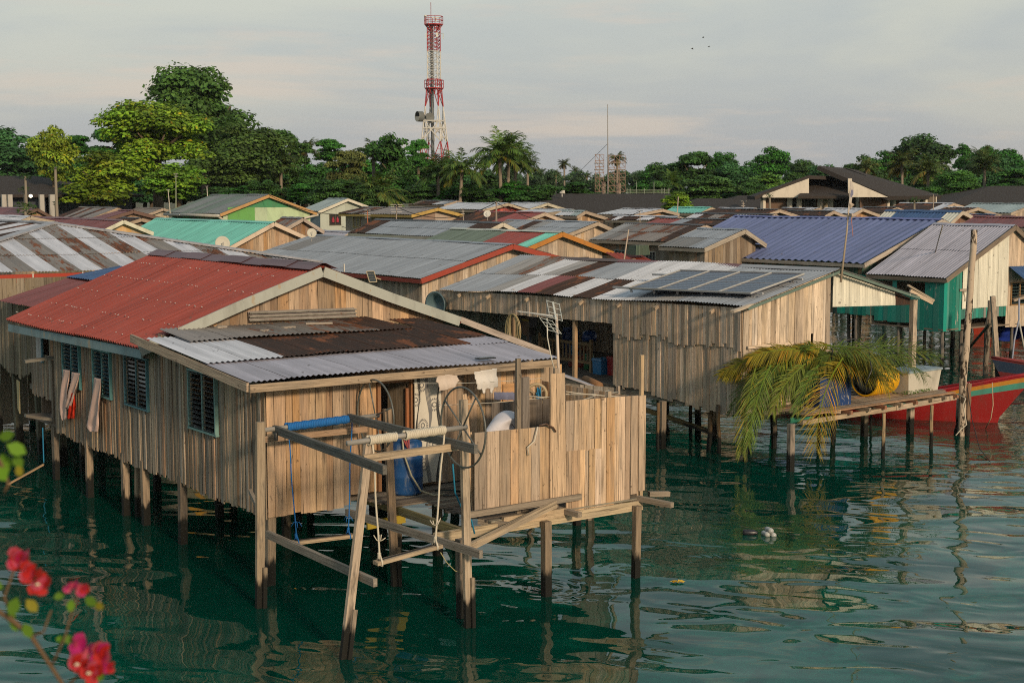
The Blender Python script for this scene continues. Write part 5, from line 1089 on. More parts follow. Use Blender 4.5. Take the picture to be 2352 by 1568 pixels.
# ------------------------------------------------------------------ boats
def boat(name,label,stern,bow,W,h,sheer,cols,rake=.9,inner=(.5,.45,.42),n=26,bands=((.0,.74,0),(.74,.86,1),(.86,.95,2),(.95,1.0,3)),group=None,z0=-.25):
    """plank boat from stern to bow at the waterline; sheer(f) top height"""
    s_=Vector(stern);b_=Vector(bow);d=(b_-s_); L=d.length; d/=L; w=Vector((-d.y,d.x,0)); rt=thing(name,label,'boat',(s_+b_)/2,group)
    def half(f): return W/2*(min(1,.55+f*1.3) if f<.35 else 1)*(1-max(0,(f-.45)/.55)**2.0)
    def pt(f,v,sg):
        top=sheer(f); z=z0+(top-z0)*v; k=half(f)*(.55+.45*v**.7); x=f*L+rake*max(0,(f-.6)/.4)**2*(max(z,0)) 
        return s_+d*x+w*(sg*k)+Z*z
    mb=MB()
    for v0,v1,ci in bands:
        for sg in (-1,1):
            vs=[];m=3
            for i in range(n+1):
                for j in range(m+1): vs.append(pt(i/n,v0+(v1-v0)*j/m,sg))
            fs=[(i*(m+1)+j,(i+1)*(m+1)+j,(i+1)*(m+1)+j+1,i*(m+1)+j+1) for i in range(n) for j in range(m)]
            mb.add(vs,fs,cols[ci])
    mb.add([pt(0,0,-1),pt(0,0,1),pt(0,1,1),pt(0,1,-1)],[(0,1,2,3)],cols[0]); mb.add([pt(i/n,0,sg) for i in range(n+1) for sg in (-1,1)],[(2*i,2*i+1,2*i+3,2*i+2) for i in range(n)],cols[0])
    hb=mb.build('hull',M['paint'],rt,smooth=False); so=hb.modifiers.new('s','SOLIDIFY'); so.thickness=.03; so.offset=0
    mb=MB(); 
    for sg in (-1,1): mb.tube([pt(i/n,1.0,sg)+Z*.01 for i in range(n+1)],.035,6,cols[-1])
    mb.build('gunwale',M['paint'],rt,smooth=True)
    mb=MB()
    vs=[];
    for i in range(n+1):
        f=i/n*.97
        for sg in (-1,1): q=pt(f,.45,sg); vs.append(q-w*sg*.04)
    mb.add(vs,[(2*i,2*i+2,2*i+3,2*i+1) for i in range(n)],tuple(c*.5 for c in inner)); mb.build('floor',M['paint'],rt)
    mb=MB()
    for f in (.2,.45,.68): mb.beam(pt(f,.85,-1),pt(f,.85,1),.2,.03,(.35,.25,.16))
    mb.build('thwart',M['wood'],rt)
    mb=MB(); vs=[]; m=8
    for i in range(m+1):
        f=.74+.25*i/m
        for sg in (-1,1): vs.append(pt(f,.96,sg)-w*sg*.03)
    mb.add(vs,[(2*i,2*i+2,2*i+3,2*i+1) for i in range(m)],inner); mb.build('foredeck',M['paint'],rt)
    return rt,pt
st0=pz(1800,945,0); st0=Vector((7.0,41.3,0)); bw=Vector((12.9,38.0,0))
RB=((.30,.012,.012),(.07,.30,.23),(.55,.24,.03),(.30,.012,.02))
boat('wooden_boat','big red wooden boat with turquoise and orange bands moored behind the platform',st0,bw,1.9,1,lambda f:.36+1.05*max(0,(f-.35)/.65)**2.0,RB,.75,(.50,.45,.40))
st1=Vector((14.9,45.8,0)); 
b2,pt2=boat('wooden_boat','dark boat with white lettering on its side, behind the bow of the red boat',Vector((22.6,44.5,0)),Vector((16.1,46.8,0)),1.4,1,lambda f:.42+.34*max(0,(f-.4)/.6)**2,((.035,.03,.04),(.16,.02,.02),(.03,.05,.09),(.2,.03,.03)),.5,bands=((.0,.45,1),(.45,.55,3),(.55,.93,2),(.93,1,3)))
tp_=pt2(.80,.72,1); text('Tev',.30,pt2(.76,.75,1)+Vector((-.05,-.06,0)),Vector((1,-.33,0)),Z,M['paint'],(.6,.6,.58),b2)
b3,pt3=boat('wooden_boat','orange red boat piled with bundles in front of the white corrugated wall',Vector((25.5,62.2,0)),Vector((20.3,62.8,0)),1.6,1,lambda f:.95+.15*f,((.42,.045,.02),(.42,.045,.02),(.18,.03,.02),(.2,.1,.07)),.2)
b4,pt4=boat('wooden_boat','second orange red boat behind the blue tarp',Vector((29.5,59.5,0)),Vector((23.0,60.4,0)),1.6,1,lambda f:.95+.1*f,((.38,.045,.02),(.38,.045,.02),(.15,.03,.02),(.2,.1,.07)),.2)
q=pY(2250,722,62.4); mb=MB()
for k in range(7): p=q+Vector((rng.uniform(-1,1.2),rng.uniform(-.3,.3),-.05)); mb.lathe(p,[(.0001,0),(.22,.02),(.26,.12),(.16,.24),(.0001,.28)],9,[(.03,.2,.3),(.35,.33,.3),(.03,.05,.08)][k%3])
tag(mb.build('bundle_heap',M['cloth'],smooth=True),'heap of blue and grey bundles lying in the orange red boat','bundles')
# tarp
mb=MB(); vs=[];nx,ny=16,10
for j in range(ny+1):
    for i in range(nx+1):
        u,v=i/nx,j/ny; x=2270+u*95; y=(742-40*u-50*u*u*.3)+v*(30+60*u)+18*math.sin(u*3.1)*(1-v*.3)-14*u
        vs.append(pY(x,y,53.5+.35*math.sin(u*9+v*2)+.1*math.sin(v*17)))
mb.add(vs,[(j*(nx+1)+i,j*(nx+1)+i+1,(j+1)*(nx+1)+i+1,(j+1)*(nx+1)+i) for j in range(ny) for i in range(nx)],(.012,.03,.20)); o=mb.build('tarpaulin',M['cloth'],smooth=True); so=o.modifiers.new('s','SOLIDIFY'); so.thickness=.02; tag(o,'deep blue tarp slung between posts at the right edge','tarpaulin')
mb=MB(); mb.beam(pY(2272,688,53),pY(2352,682,52.4),.09,.16,(.38,.31,.24)); mb.beam(pY(2325,690,52),pY(2362,678,52.4),.2,.08,(.3,.25,.2))
for x in (2286,2375): q=pY(x,686,52.9); mb.beam(Vector((q.x,q.y,-1.7)),q,.12,.12,(.34,.28,.2))
tag(mb.build('cross_beam',M['wood']),'grey crossbeam on posts holding the blue tarp','beam')
rope('blue and white rope hanging from the crossbeam in front of the tarp',[pY(2341,685,50),pY(2340,735,50),pY(2330,780,50),pY(2322,850,49.5)],.03,(.30,.33,.42))
rope('second rope spread from the knot in front of the blue tarp',[pY(2340,735,50),pY(2348,775,50),pY(2352,800,50)],.03,(.45,.43,.38))
rope('dark brace slanting from the crooked pole into the water',[pY(2272,745,46),pz(2215,812,0)],.05,(.05,.05,.035),mat='post')
# floating rubbish
q=pz(1722,1226,0); mb=MB(); mb.lathe(q+Vector((-.13,0,.03)),[(.0001,0),(.055,.01),(.06,.05),(.06,.19),(.03,.25),(.025,.27),(.0001,.27)],14,(.015,.015,.02),(1,-.12,0)); tag(mb.build('bottle',M['plastic'],smooth=True),'black plastic bottle floating on the green water','bottle')
for k,(dx_,dz_) in enumerate(((-.06,.03),(.05,.02),(.0,.10))):
    q=pz(1766,1229,0)+Vector((dx_,0,dz_)); mb=MB(); mb.lathe(q,[(.0001,-.1),(.045,-.09),(.05,-.04),(.045,0),(.05,.05),(.045,.1),(.0001,.11)],12,(.45,.46,.44),(.3,-1,0)); tag(mb.build('clear_bottle',M['plastic'],smooth=True),['left of the clear bottles floating in a cluster','right of the clear bottles floating in a cluster','top one of the clear bottles floating in a cluster'][k],'bottle','clear bottles floating together')
q=pz(1556,1338,0)+Z*.02; mb=MB()
for k in range(8): an=k*.8; v=Vector((math.cos(an),math.sin(an)*.6,0))*.13; w_=Vector((-v.y,v.x,0))*.4; mb.add([q,q+v*.5+w_+Z*.02,q+v,q+v*.5-w_+Z*.01],[(0,1,2,3)],(.65,.42,.02))
tag(mb.build('floating_wrapper',M['plastic']),'crumpled yellow wrapper floating near the fence post','wrapper')

# ------------------------------------------------------------------ right hand: lilac roofed green hut, blue roof
CR=(.5,.44,.34)
r=house('hut','green plank hut with a lilac corrugated roof standing on posts over the water',(2333,517),(2173.5,639),(2455,640),2148,zE=3.2,roof='l',rows=2,wall=[(.02,.17,.13),(.015,.14,.105),(.03,.20,.16),(.02,.16,.12)],gwall=[(.45,.40,.30)],fascia=(.17,.14,.11),wb=1.35,ov=.15,ove=.1,bw=.17,pitch=.12,amp=.016,ppw=6,wmat='gpaint',gmat='gpaint',lenmax=9.5,side_ops=[(0,0,0,0)],stilts=False)
H=HS['hut']; 
for ch in r.children:
    if ch.name.startswith(('gable_wall','side_wall')): bpy.data.objects.remove(ch)
GP=[(.03,.24,.19),(.025,.20,.155),(.04,.28,.22),(.03,.22,.17),(.035,.25,.19)]
a=H['sL']+.1; ta=H['t0']+.15; u1=hit_s(1975,760,a)[1]; wo=[(hit_s(2125,640,a)[1],hit_s(2060,640,a)[1],2.55,3.0),(hit_s(2050,640,a)[1],hit_s(1990,640,a)[1],2.55,3.0)]
mb=MB(); boards(mb,G(a,0,0),A,-B,ta,hit_s(1922,740,a)[1],lambda u:H['zL']-.06,lambda u:1.35 if u<ta+1.2 else (1.55 if u<ta+3 else 1.7),.2,GP,wo,jit=.06,off=.006); mb.build('side_wall',M['gpaint'],r)
sg1=hit_t(2208,700,ta)[0]; sg2=hit_t(2314,600,ta)[0]; zlo=hit_t(2230,708,ta)[2]
rlh=lambda s_:H['zL']+(H['zP']-H['zL'])*(s_-H['sL'])/(H['sP']-H['sL'])-.05 if s_<H['sP'] else H['zR']+(H['zP']-H['zR'])*(H['sR']-s_)/(H['sR']-H['sP'])-.05
mb=MB(); boards(mb,G(0,ta,0),B,-A,a,sg1,rlh,lambda u:1.35,.17,GP,jit=.04); boards(mb,G(0,ta,0),B,-A,sg1,sg2,lambda u:zlo+.02,lambda u:zlo-.35,.14,GP+[(.3,.28,.24)],jit=.03); mb.build('front_wall',M['gpaint'],r)
mb=MB(); 
for k in range(9): x0=sg1+(sg2-sg1)*k/9; x1=sg1+(sg2-sg1)*(k+1)/9+.02; mb.corr(G(x0,ta-.02-.006*(k%2),zlo),G(x1,ta-.02-.006*(k%2),zlo),G(x1,ta-.02-.006*(k%2),rlh(x1)),G(x0,ta-.02-.006*(k%2),rlh(x0)),pitch=.09,amp=.014,rows=1,sheet=2,pat=['c'],ppw=6,jit=0)
mb.build('metal_gable_sheets',M['metal'],r,smooth=True)
mb=MB(); boards(mb,G(0,ta,0),B,-A,sg2,H['sR']-.1,rlh,lambda u:1.3,.18,WOODS['pale'],[(sg2+.25,sg2+1.3,2.1,2.9)],jit=.03); mb.build('gable_wall',M['wood'],r)
mb=MB(); x0=sg2+.05; mb.corr(G(x0,ta-.7,3.05),G(x0+2,ta-.7,3.05),G(x0+2,ta-.02,3.5),G(x0,ta-.02,3.5),pitch=.12,amp=.012,rows=1,pat=['B']); mb.build('window_awning',M['metal'],r)
louvre_window(r,G(0,ta,0),B,-A,sg2+.25,sg2+1.3,2.1,2.9,(.35,.2,.08),7,2)
for (x,y) in ((2140,880),(2052,905),(2010,872),(2125,900),(2100,905)): pass
for s_,t_ in ((a+.1,ta+.1),(a+.1,ta+2),(a+.1,ta+4),(a+.1,ta+6),(a+1.4,ta+.3),(a+1.4,ta+3),(a+2.8,ta+.3),(a+2.8,ta+3),(a+4.2,ta+.2),(a+1.4,ta+5.5)): stilt(r,s_,t_,1.5,.14,rnd=True,col=(.16,.14,.12))
mb=MB(); q=G(sg1+.05,ta-.02,2.75); mb.beam(q-B*.2,q+B*.15-A*.1,.05,.08,(.33,.29,.24)); mb.beam(q+Z*.0,q-Z*.4+B*.12,.04,.05,(.33,.29,.24)); mb.build('bracket',M['wood'],r)
r=house('blue','house with a wide bright blue ribbed roof above the workshop shed','x' and (2165,503),(1985,605),(2236,545),1690,zE=3.55,roof='b',rows=1,wall=[(.03,.09,.07),(.04,.10,.08),(.14,.11,.07)],fascia=(.36,.33,.29),wb=1.6,ov=.35,pitch=.33,amp=.03,ppw=6,sheet=1.0,cap=(.11,.13,.34),lenmax=15)
# the roof that lies across: stretch far eave handled by its own length
# ------------------------------------------------------------------ left striped hip roof house
cr=hit_z(738,604,4.0); w=6.15; tE_=cr[1]; sCR=cr[0]; sCL=sCR-2*w; zh=4.0
apx=hit_t(125,515,tE_+w); sAp,zAp=apx[0],apx[2]
hr=thing('stilt_house','broad house under a low white and brown striped hip roof with red gutter','house',G((sCR+sCL)/2,tE_+3,0))
mb=MB(); vm=lambda u:min(1,2*u,2*(1-u))
mb.corr(G(sCL,tE_,zh),G(sCR,tE_,zh),G(sCR,tE_+w,zAp),G(sCL,tE_+w,zAp),pitch=.09,amp=.012,rows=3,sheet=.62,pat=['pVpVpVpVpVpVpVpVpVpV'],ppw=6,vm=vm,jit=0)
mb.corr(G(sCL,tE_+14,zh),G(sCL,tE_,zh),G(sCL+w,tE_,zAp),G(sCL+w,tE_+14,zAp),pitch=.12,amp=.012,rows=2,sheet=.6,pat=['pkpkpkpkppkk'],ppw=4,vm=lambda u:min(1,(1-u)*14/w),jit=0)
mb.corr(G(sCR,tE_+14,zh),G(sCR,tE_,zh),G(sCR-w,tE_,zAp),G(sCR-w,tE_+14,zAp),pitch=.12,amp=.012,rows=2,sheet=.6,pat=['pv'],ppw=4,vm=lambda u:min(1,(1-u)*14/w),jit=0)
ro=mb.build('roof',M['metal'],hr,smooth=True)
mb=MB(); AP=G(sCL+w,tE_+w,zAp+.05)
for q in (G(sCL,tE_,zh+.05),G(sCR,tE_,zh+.05),G(sCL+w,tE_+14,zAp+.05)): mb.beam(q,AP,.32,.05,(.34,.34,.36))
mb.build('ridge_cap',M['metal'],ro)
mb=MB(); mb.beam(G(sCL,tE_-.08,zh-.17),G(sCR,tE_-.08,zh-.17),.12,.22,(.36,.04,.02)); mb.beam(G(sCL,tE_-.03,zh-.31),G(sCR,tE_-.03,zh-.31),.04,.06,(.38,.33,.24)); 
for k in range(9): s_=sCL+2.2+k*1.35; mb.beam(G(s_,tE_-.15,zh-.28),G(s_,tE_-.15,zh-.04),.03,.03,(.6,.57,.5))
mb.build('gutter',M['paint'],hr)
mb=MB(); boards(mb,G(0,tE_+.5,0),B,-A,sCL+.4,sCR-.4,lambda u:zh-.1,lambda u:1.6,.3,[(.30,.25,.14),(.25,.22,.13),(.36,.27,.12),(.20,.19,.11),(.48,.28,.05)],jit=.02); 
mb.build('front_wall',M['wood'],hr); mb=MB(); boards(mb,G(sCR-.4,0,0),A,B,tE_+.5,tE_+13,lambda u:zh-.1,lambda u:1.6,.35,WOODS['grey'],jit=0,gap=0,off=0); mb.build('side_wall',M['wood'],hr); mb=MB(); boards(mb,G(sCL+.4,0,0),A,-B,tE_+.5,tE_+13,lambda u:zh-.1,lambda u:1.6,.35,WOODS['grey'],jit=0,gap=0,off=0)
mb.build('wall',M['wood'],hr)
for i in range(4):
    for j in range(2): stilt(hr,sCL+1+i*3.4,tE_+.8+j*6,1.7,.16)
# lean-to with dark red and blue sheets, behind-left of the red house
zc_=3.55; c_=hit_z(3,690,zc_); sc0,tc0=c_[0],c_[1]; m1=hit_t(165,636,tc0); m2=hit_t(277,614,tc0); tn=tfe-.5
lt=thing('back_lean_to','dark red lean-to with a blue sheet at its top, left behind the bright red roof','lean-to',G(1.5,(tn+tc0)/2,0))
mb=MB(); mb.corr(G(sc0,tn,zc_-.02),G(sc0,tc0,zc_),G(m1[0],tc0,m1[2]),G(m1[0],tn,m1[2]-.02),pitch=.12,amp=.013,rows=1,sheet=.8,pat=['m'],jit=.05)
mb.corr(G(m1[0]-.12,tn,m1[2]-.0),G(m1[0]-.12,tc0+.02,m1[2]+.0),G(m2[0],tc0+.02,m2[2]+.03),G(m2[0],tn,m2[2]+.03),pitch=.12,amp=.013,rows=1,sheet=.8,pat=['B'])
mb.build('roof',M['metal'],lt,smooth=True)
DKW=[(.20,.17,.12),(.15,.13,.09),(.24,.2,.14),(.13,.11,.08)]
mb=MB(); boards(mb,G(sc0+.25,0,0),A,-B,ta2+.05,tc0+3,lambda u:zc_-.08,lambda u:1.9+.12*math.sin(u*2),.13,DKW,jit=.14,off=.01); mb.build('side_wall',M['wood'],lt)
mb=MB(); boards(mb,G(0,tc0+3,0),B,-A,sc0+.25,6,lambda u:3.9,lambda u:.15,.25,DKW,jit=.1); mb.build('reflection_block_wall',M['wood'],lt)  # unseen wall carried down to the water, added to block bright sky reflections
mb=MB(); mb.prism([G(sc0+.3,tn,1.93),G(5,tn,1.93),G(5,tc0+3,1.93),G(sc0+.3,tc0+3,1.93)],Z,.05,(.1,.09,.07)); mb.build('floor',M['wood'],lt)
for k in range(5): stilt(lt,sc0+.4,tn+.4+k*1.7,1.9,.17,col=(.12,.115,.08)); stilt(lt,sc0+2,tn+.9+k*1.7,1.9,.15,col=(.09,.09,.07))
mb=MB(); mb.beam(G(sc0+.0,tn+1.3,1.72),G(sc0+2.4,tn+1.5,1.72),.14,.12,(.14,.135,.11)); mb.build('beam',M['wood'],lt)
q=hit_s(38,870,sc0-.05); cl_=MB(); cl_.prism([G(sc0-.05,q[1]-.18,1.75),G(sc0-.05,q[1]+.02,1.78),G(sc0-.05,q[1]+.0,1.1),G(sc0-.05,q[1]-.14,1.0)],-B,.02,(.45,.38,.22)); tag(cl_.build('rag',M['cloth']),'dirty yellow rag hanging from a beam under the far left lean-to','cloth')
for (x,y,x2,y2,lb) in ((68,958,120,972,'upper catwalk plank jutting left of the grey plank wall'),(57,830,118,822,'short plank bracket under the left eave')):
    mb=MB(); a1_=hit_s(x,y,-.5);b1_=hit_s(x2,y2,0); mb.beam(G(-.5,b1_[1]+.2,a1_[2]),G(.3,b1_[1]+.15,b1_[2]),.15,.06,(.2,.19,.16)); mb.beam(G(.1,b1_[1]+.2,a1_[2]-.02),G(.1,b1_[1]+.2,-1.7),.1,.1,(.2,.16,.12),up=A); tag(mb.build('catwalk_plank',M['post']),lb,'plank')
q=hit_s(98,982,-.2); rope('blue cord tying a loose plank under the left end of the house',[G(-.2,q[1],q[2]),G(-.2,q[1],q[2]-.75)],.014,(.03,.2,.36))
mb=MB(); p=G(-.2,q[1],q[2]-.78); mb.beam(p,p-B*.9+A*.3-Z*.5,.14,.03,(.36,.24,.13)); tag(mb.build('swing_board',M['wood']),'tilted loose board hanging from the blue cord','plank')
# satellite dishes & aerials helper
def dish(label,x,y,Y,rpx,face,col=(.50,.48,.40),grp='satellite dishes on the roofs'):
    c=pY(x,y,Y); r=rpx/F*Y; f=Vector(face).normalized(); rt=thing('satellite_dish',label,'satellite dish',c-Z*r*1.2,grp)
    mb=MB(); mb.lathe(c-f*r*.16,[(.0001,0),(r*.5,r*.05),(r*.8,r*.12),(r,r*.2),(r*1.0,r*.22),(r*.8,r*.14),(r*.5,r*.07),(.0001,.02)],26,col,f); mb.build('reflector',M['paint'],rt,smooth=True)
    mb=MB(); mb.tube([c-Z*r*.9,c+f*r*.8],.015*r/.3,6,(.3,.3,.28)); mb.lathe(c+f*r*.8,[(.0001,0),(r*.09,0),(r*.09,r*.15),(.0001,r*.15)],8,(.2,.2,.2),-f); mb.build('feed_arm',M['steel'],rt)
    mb=MB(); mb.tube([c-f*r*.1,c-f*r*.3-Z*r*.5,c-f*r*.3-Z*r*1.7],.03*r/.4,7,(.35,.34,.32)); mb.build('mast',M['steel'],rt)
dish('biggest pale dish with faint lettering, in front of the teal roof',511,559,49,17,(.35,-1,.25))
dish('medium dish at the left end of the lilac grey roof',716,535,54,11,(.25,-1,.35))
dish('small white dish on a pole above the rusty red roof',1119,491,68,8.5,(-.15,-1,.45),(.6,.58,.52))
def aerial(label,x,yb,yt,Y,kind,lean=0,col=(.36,.3,.24),grp='television aerials on poles',w=.035,bars=None):
    b=pY(x,yb,Y); t=pY(x+lean,yt,Y); rt=thing('aerial_pole',label,'aerial',b,grp); mb=MB(); mb.tube([b-Z*.5,t],w*Y/80,6,col,w*.6*Y/80); mb.build('pole',M['paint'],rt)
    if kind:
        mb=MB(); L=kind*Y/F; d=Vector((1,.25,0)).normalized(); e=Vector((-.25,1,0))
        for k in range(bars or 4): p=t-Z*(k*.13*Y/80); q=L*(1-.12*(k%2)); mb.beam(p-d*q,p+d*q,.025,.025,(.42,.4,.37))
        mb.beam(t-e*.5,t+e*.5,.03,.03,(.4,.38,.35)); mb.build('aerial_bars',M['steel'],rt)
# ------------------------------------------------------------------ village roofs, near to far
WH_=(.55,.50,.40); BRN=(.40,.24,.11)
house('centre','house with a broad blue-grey roof and rust red barge boards, centre of the village',(1178,561),(967,640),(1345,604),717,zE=3.3,roof='gggggggggggggggggg|gggggggggggggzg',rows=2,wall='pale',fascia=(.36,.06,.035),wb=1.3,ov=.4,pitch=.11,amp=.011,ppw=5,lenmax=17)
HC_=HS['centre']
house('teal','house with a teal green roof and cream barge boards beside the striped hip roof',(630,510),(452,608),(790,582),360,Y=62,roof='t',rows=1,wall='pale',gwall='warm',fascia=(.58,.47,.36),wb=1.6,pitch=.3,amp=.018,ppw=6,lenmax=15)
house('maroon','ochre walled house with a maroon roof and thick cream barge boards',(284,505),(200,546),(352,533),60,Y=66,roof='m',rows=1,wall=[(.5,.33,.16)],gwall=[(.52,.33,.16)],wmat='paint',fascia=(.58,.55,.43),pitch=.22,amp=.018,lenmax=14)
g_=house('green','tall two tone green house with orange barge boards, tallest on the left',(618,447),(506,491),(728,488),487,Y=86,roof='vvvvvGGGvGvvvvG',rows=1,wall=[(.045,.17,.07)],gwall=[(.38,.50,.29)],wmat='paint',fascia=(.48,.28,.11),pitch=.25,amp=.014,wb=1.2,lenmax=16,bw=3,side_ops=())
H=HS['green']; ta=H['t0']+.3; mb=MB(); zg=hit_t(618,476,ta-.03)[2]; fl=lambda s_:(H['zL']+(H['zP']-H['zL'])*(s_-H['sL'])/(H['sP']-H['sL']) if s_<H['sP'] else H['zR']+(H['zP']-H['zR'])*(H['sR']-s_)/(H['sR']-H['sP']))-.1
for x0,x1 in ((H['sL']+.9,H['sP']),(H['sP'],H['sR']-.9)): mb.prism([G(x0,ta-.03,zg),G(x1,ta-.03,zg),G(x1,ta-.03,max(zg+.01,fl(x1))),G(x0,ta-.03,max(zg+.01,fl(x0)))],-A,.02,(.055,.25,.11))
sx0=hit_t(523,500,ta)[0]; sx1=hit_t(585,500,ta)[0]; mb.prism([G(sx0,ta-.03,1.2),G(sx1,ta-.03,1.2),G(sx1,ta-.03,zg),G(sx0,ta-.03,zg)],-A,.02,(.13,.36,.09)); mb.build('gable_paint',M['paint'],g_)
mb=MB(); sl=H['sL']; mb.tube([G(sl-.1,H['t0'],H['zL']-.12),G(sl-.1,H['t1'],H['zL']-.12)],.09,8,(.5,.48,.42)); mb.tube([G(sl-.1,H['t0']+.1,H['zL']-.15),G(sl+.3,H['t0']+.15,H['zL']-.4),G(sl+.5,ta-.08,H['zL']-.42),G(sl+.5,ta-.08,2)],.07,8,(.55,.5,.42)); mb.tube([G(H['sR']+.1,H['t0']+.05,H['zR']-.15),G(H['sR']-1.6,ta-.1,H['zR']-.5),G(H['sR']-1.7,ta-.1,1.5)],.08,8,(.6,.56,.46)); mb.build('gutter_pipe',M['paint'],g_,smooth=True)
for x0,x1 in ((401,418),(436,451)):
    a=H['sL']+.3; u0,u1=hit_s(x1,500,a)[1],hit_s(x0,500,a)[1]; louvre_window(g_,G(a,0,0),A,-B,u0,u1,hit_s(410,512,a)[2]-.3,hit_s(410,498,a)[2],(.02,.04,.03),0,4)
w_=house('white','small white house with a teal ribbed roof and red curtained window',(799,456),(731,485),(845,473),756,Y=92,roof='y',rows=1,wall=[(.25,.33,.38)],gwall=[(.50,.55,.47)],wmat='paint',fascia=(.62,.58,.47),pitch=.3,amp=.02,wb=1.2,bw=3)
H=HS['white']; ta=H['t0']+.3; a=hit_t(757,517,ta);b=hit_t(782,492,ta); louvre_window(w_,G(0,ta,0),B,-A,a[0],b[0],a[2],b[2],(.10,.08,.05),0,2)
mb=MB(); mb.prism([G(a[0],ta-.01,a[2]),G(b[0],ta-.01,a[2]),G(b[0],ta-.01,b[2]),G(a[0],ta-.01,b[2])],-A,.01,(.02,.02,.02)); 
for f in (.3,.7): c=G(a[0]+(b[0]-a[0])*f,ta-.03,(a[2]+b[2])/2); mb.lathe(c-Z*.2,[(.01,0),(.09,.03),(.1,.2),(.05,.3),(.0001,.4)],8,(.35,.04,.06))
mb.build('curtained_pane',M['paint'],w_)
h=house('mauve','mauve brown house with zigzag side panels, louvre windows and a yellow barge board',(1006,477.5),(945,493),(1097,501),836,Y=80,roof='srsrssdssdsddrsd',rows=1,wall=[(.20,.17,.165),(.23,.19,.18)],gwall=[(.36,.25,.19),(.32,.22,.17),(.38,.28,.2)],fascia=(.50,.33,.09),pitch=.25,amp=.018,wb=1.3,wmat='paint',bw=.9,lenmax=16)
H=HS['mauve']; a=H['sL']+.3
for x0,x1,y0,y1 in ((812,828,499,522),(857,874,500,516),(901,930,503,513)):
    u0,u1=hit_s(x1,y1,a)[1],hit_s(x0,y0,a)[1]; louvre_window(h,G(a,0,0),A,-B,u0,u1,hit_s((x0+x1)/2,y1,a)[2],hit_s((x0+x1)/2,y0,a)[2],(.33,.25,.09),5 if x0<900 else 0,2,glass=(.25,.22,.15))
house('far_patch','distant low hip house with a dark and pale patchwork roof',(1050,461),(1020,470),(1095,473),968,Y=104,roof='gwdds',rows=1,wall='grey',pitch=.3)
house('red_gable','white roofed house with a red painted gable',(1166.6,466.7),(1109,481.5),(1218,481),1053,Y=88,roof='w',rows=1,wall='grey',gwall=[(.36,.035,.03),(.28,.03,.03),(.42,.1,.08)],fascia=(.38,.33,.25),pitch=.3)
house('white_gable','white roofed house with bare plank gable, right of the red gable',(1257,466),(1205,484),(1324,487),1178,Y=93,roof='w',rows=1,wall='warm',gwall='pale',fascia=(.44,.42,.33),pitch=.3)
house('low_white','low open shed with a pale roof in front of the bare white gable',(1316,481),(1219,494),(1360,500),1232,Y=84,roof='w',rows=1,wall='grey',fascia=(.3,.26,.2),pitch=.3,lenmax=4,group=None,cat='shed')
house('half_red','house with a roof half dark rust and half faded red',(1251,488),(1190,511),(1308,510),1094,Y=72,roof='RRRRRkpkkkkgk',rows=1,wall='grey',gwall='warm',fascia=(.37,.31,.25),pitch=.2,amp=.014)
house('long_grey','long grey roofed house with a scalloped cream barge board',(1155,511),(1085,546),(1205,536),865,Y=62,roof='kkqggggqggggggkk',rows=2,wall='grey',fascia=WH_,pitch=.16,amp=.012,lenmax=17)
house('blue_grey','house with a rust streaked blue-grey roof and plank gable, right of the scalloped gable',(1373,509.7),(1300,539),(1418,530),1168,Y=66,roof='gqggggqdgggs',rows=2,wall='grey',gwall='pale',fascia=(.33,.28,.22),pitch=.16)
hh=house('orange_barge','house with a dark green and red roof, teal edge and orange barge board',(1292,533),(1205,571),(1409,578),1040,Y=54,roof='tRRRRRRGGGGGGGGG',rows=1,wall='warm',gwall='pale',fascia=(.42,.17,.03),pitch=.13,amp=.012,cap=(.5,.52,.44),ppw=5,wb=1.5)
H=HS['orange_barge']; ta=H['t0']+.3; a=hit_t(1330,600,ta); b=hit_t(1352,590,ta); mb=MB(); mb.prism([G(a[0],ta-.02,a[2]),G(b[0],ta-.02,a[2]),G(b[0],ta-.02,b[2]),G(a[0],ta-.02,b[2])],-A,.02,(.01,.01,.01)); mb.build('opening_shade_panel',M['paint'],hh)  # solid near-black panel, painted as the shade inside a gable hole
hh=house('rusty_long','grey plank house with a long rust streaked roof and white grille window',(1620,516.5),(1531,556),(1655,531),1440,Y=62,roof='drsrsqrsqrsq|dsrsrssrsrrq',rows=2,wall='grey',fascia=(.36,.31,.25),pitch=.14,amp=.012,wb=1.4)
H=HS['rusty_long']; a=H['sL']+.3
for x0,x1,y0,y1,c_ in ((1413,1436,575,582,(.3,.4,.38)),(1484,1506,578,601,(.5,.47,.4)),):
    u0,u1=hit_s(x1,y1,a)[1],hit_s(x0,y0,a)[1]; z0,z1=hit_s((x0+x1)/2,y1,a)[2],hit_s((x0+x1)/2,y0,a)[2]; louvre_window(hh,G(a,0,0),A,-B,u0,u1,z0,z1,c_,4,3,glass=(.06,.07,.07),depth=.03)
    mb=MB(); mb.prism([G(a-.02,u1,z0),G(a-.02,u0,z0),G(a-.02,u0,z1),G(a-.02,u1,z1)],-B,.01,(.01,.012,.012)); mb.build('dark_pane',M['paint'],hh)
house('grey_shed','shed with a pale grey roof between the rusty roof and the big blue roof',(1712,527),(1618,570),(1760,560),1606,Y=58,roof='gz|gg',rows=2,wall='grey',fascia=(.33,.30,.25),pitch=.14,lenmax=5,cat='shed')
house('pale_flat','low shed with a pale flat looking roof in front of the big dark roof',(1521,480),(1457,493),(1560,490),1433,Y=86,roof='pw',rows=1,wall='grey',pitch=.3,cat='shed')
house('striped_black','black roofed house with narrow white stripes and an orange gable',(1560,497.5),(1538,507),(1605,509),1412,Y=73,roof='pkkpkpkpkpkpkpkk',rows=1,wall='grey',gwall=[(.42,.2,.07)],pitch=.2,fascia=(.4,.35,.27),sheet=.5)
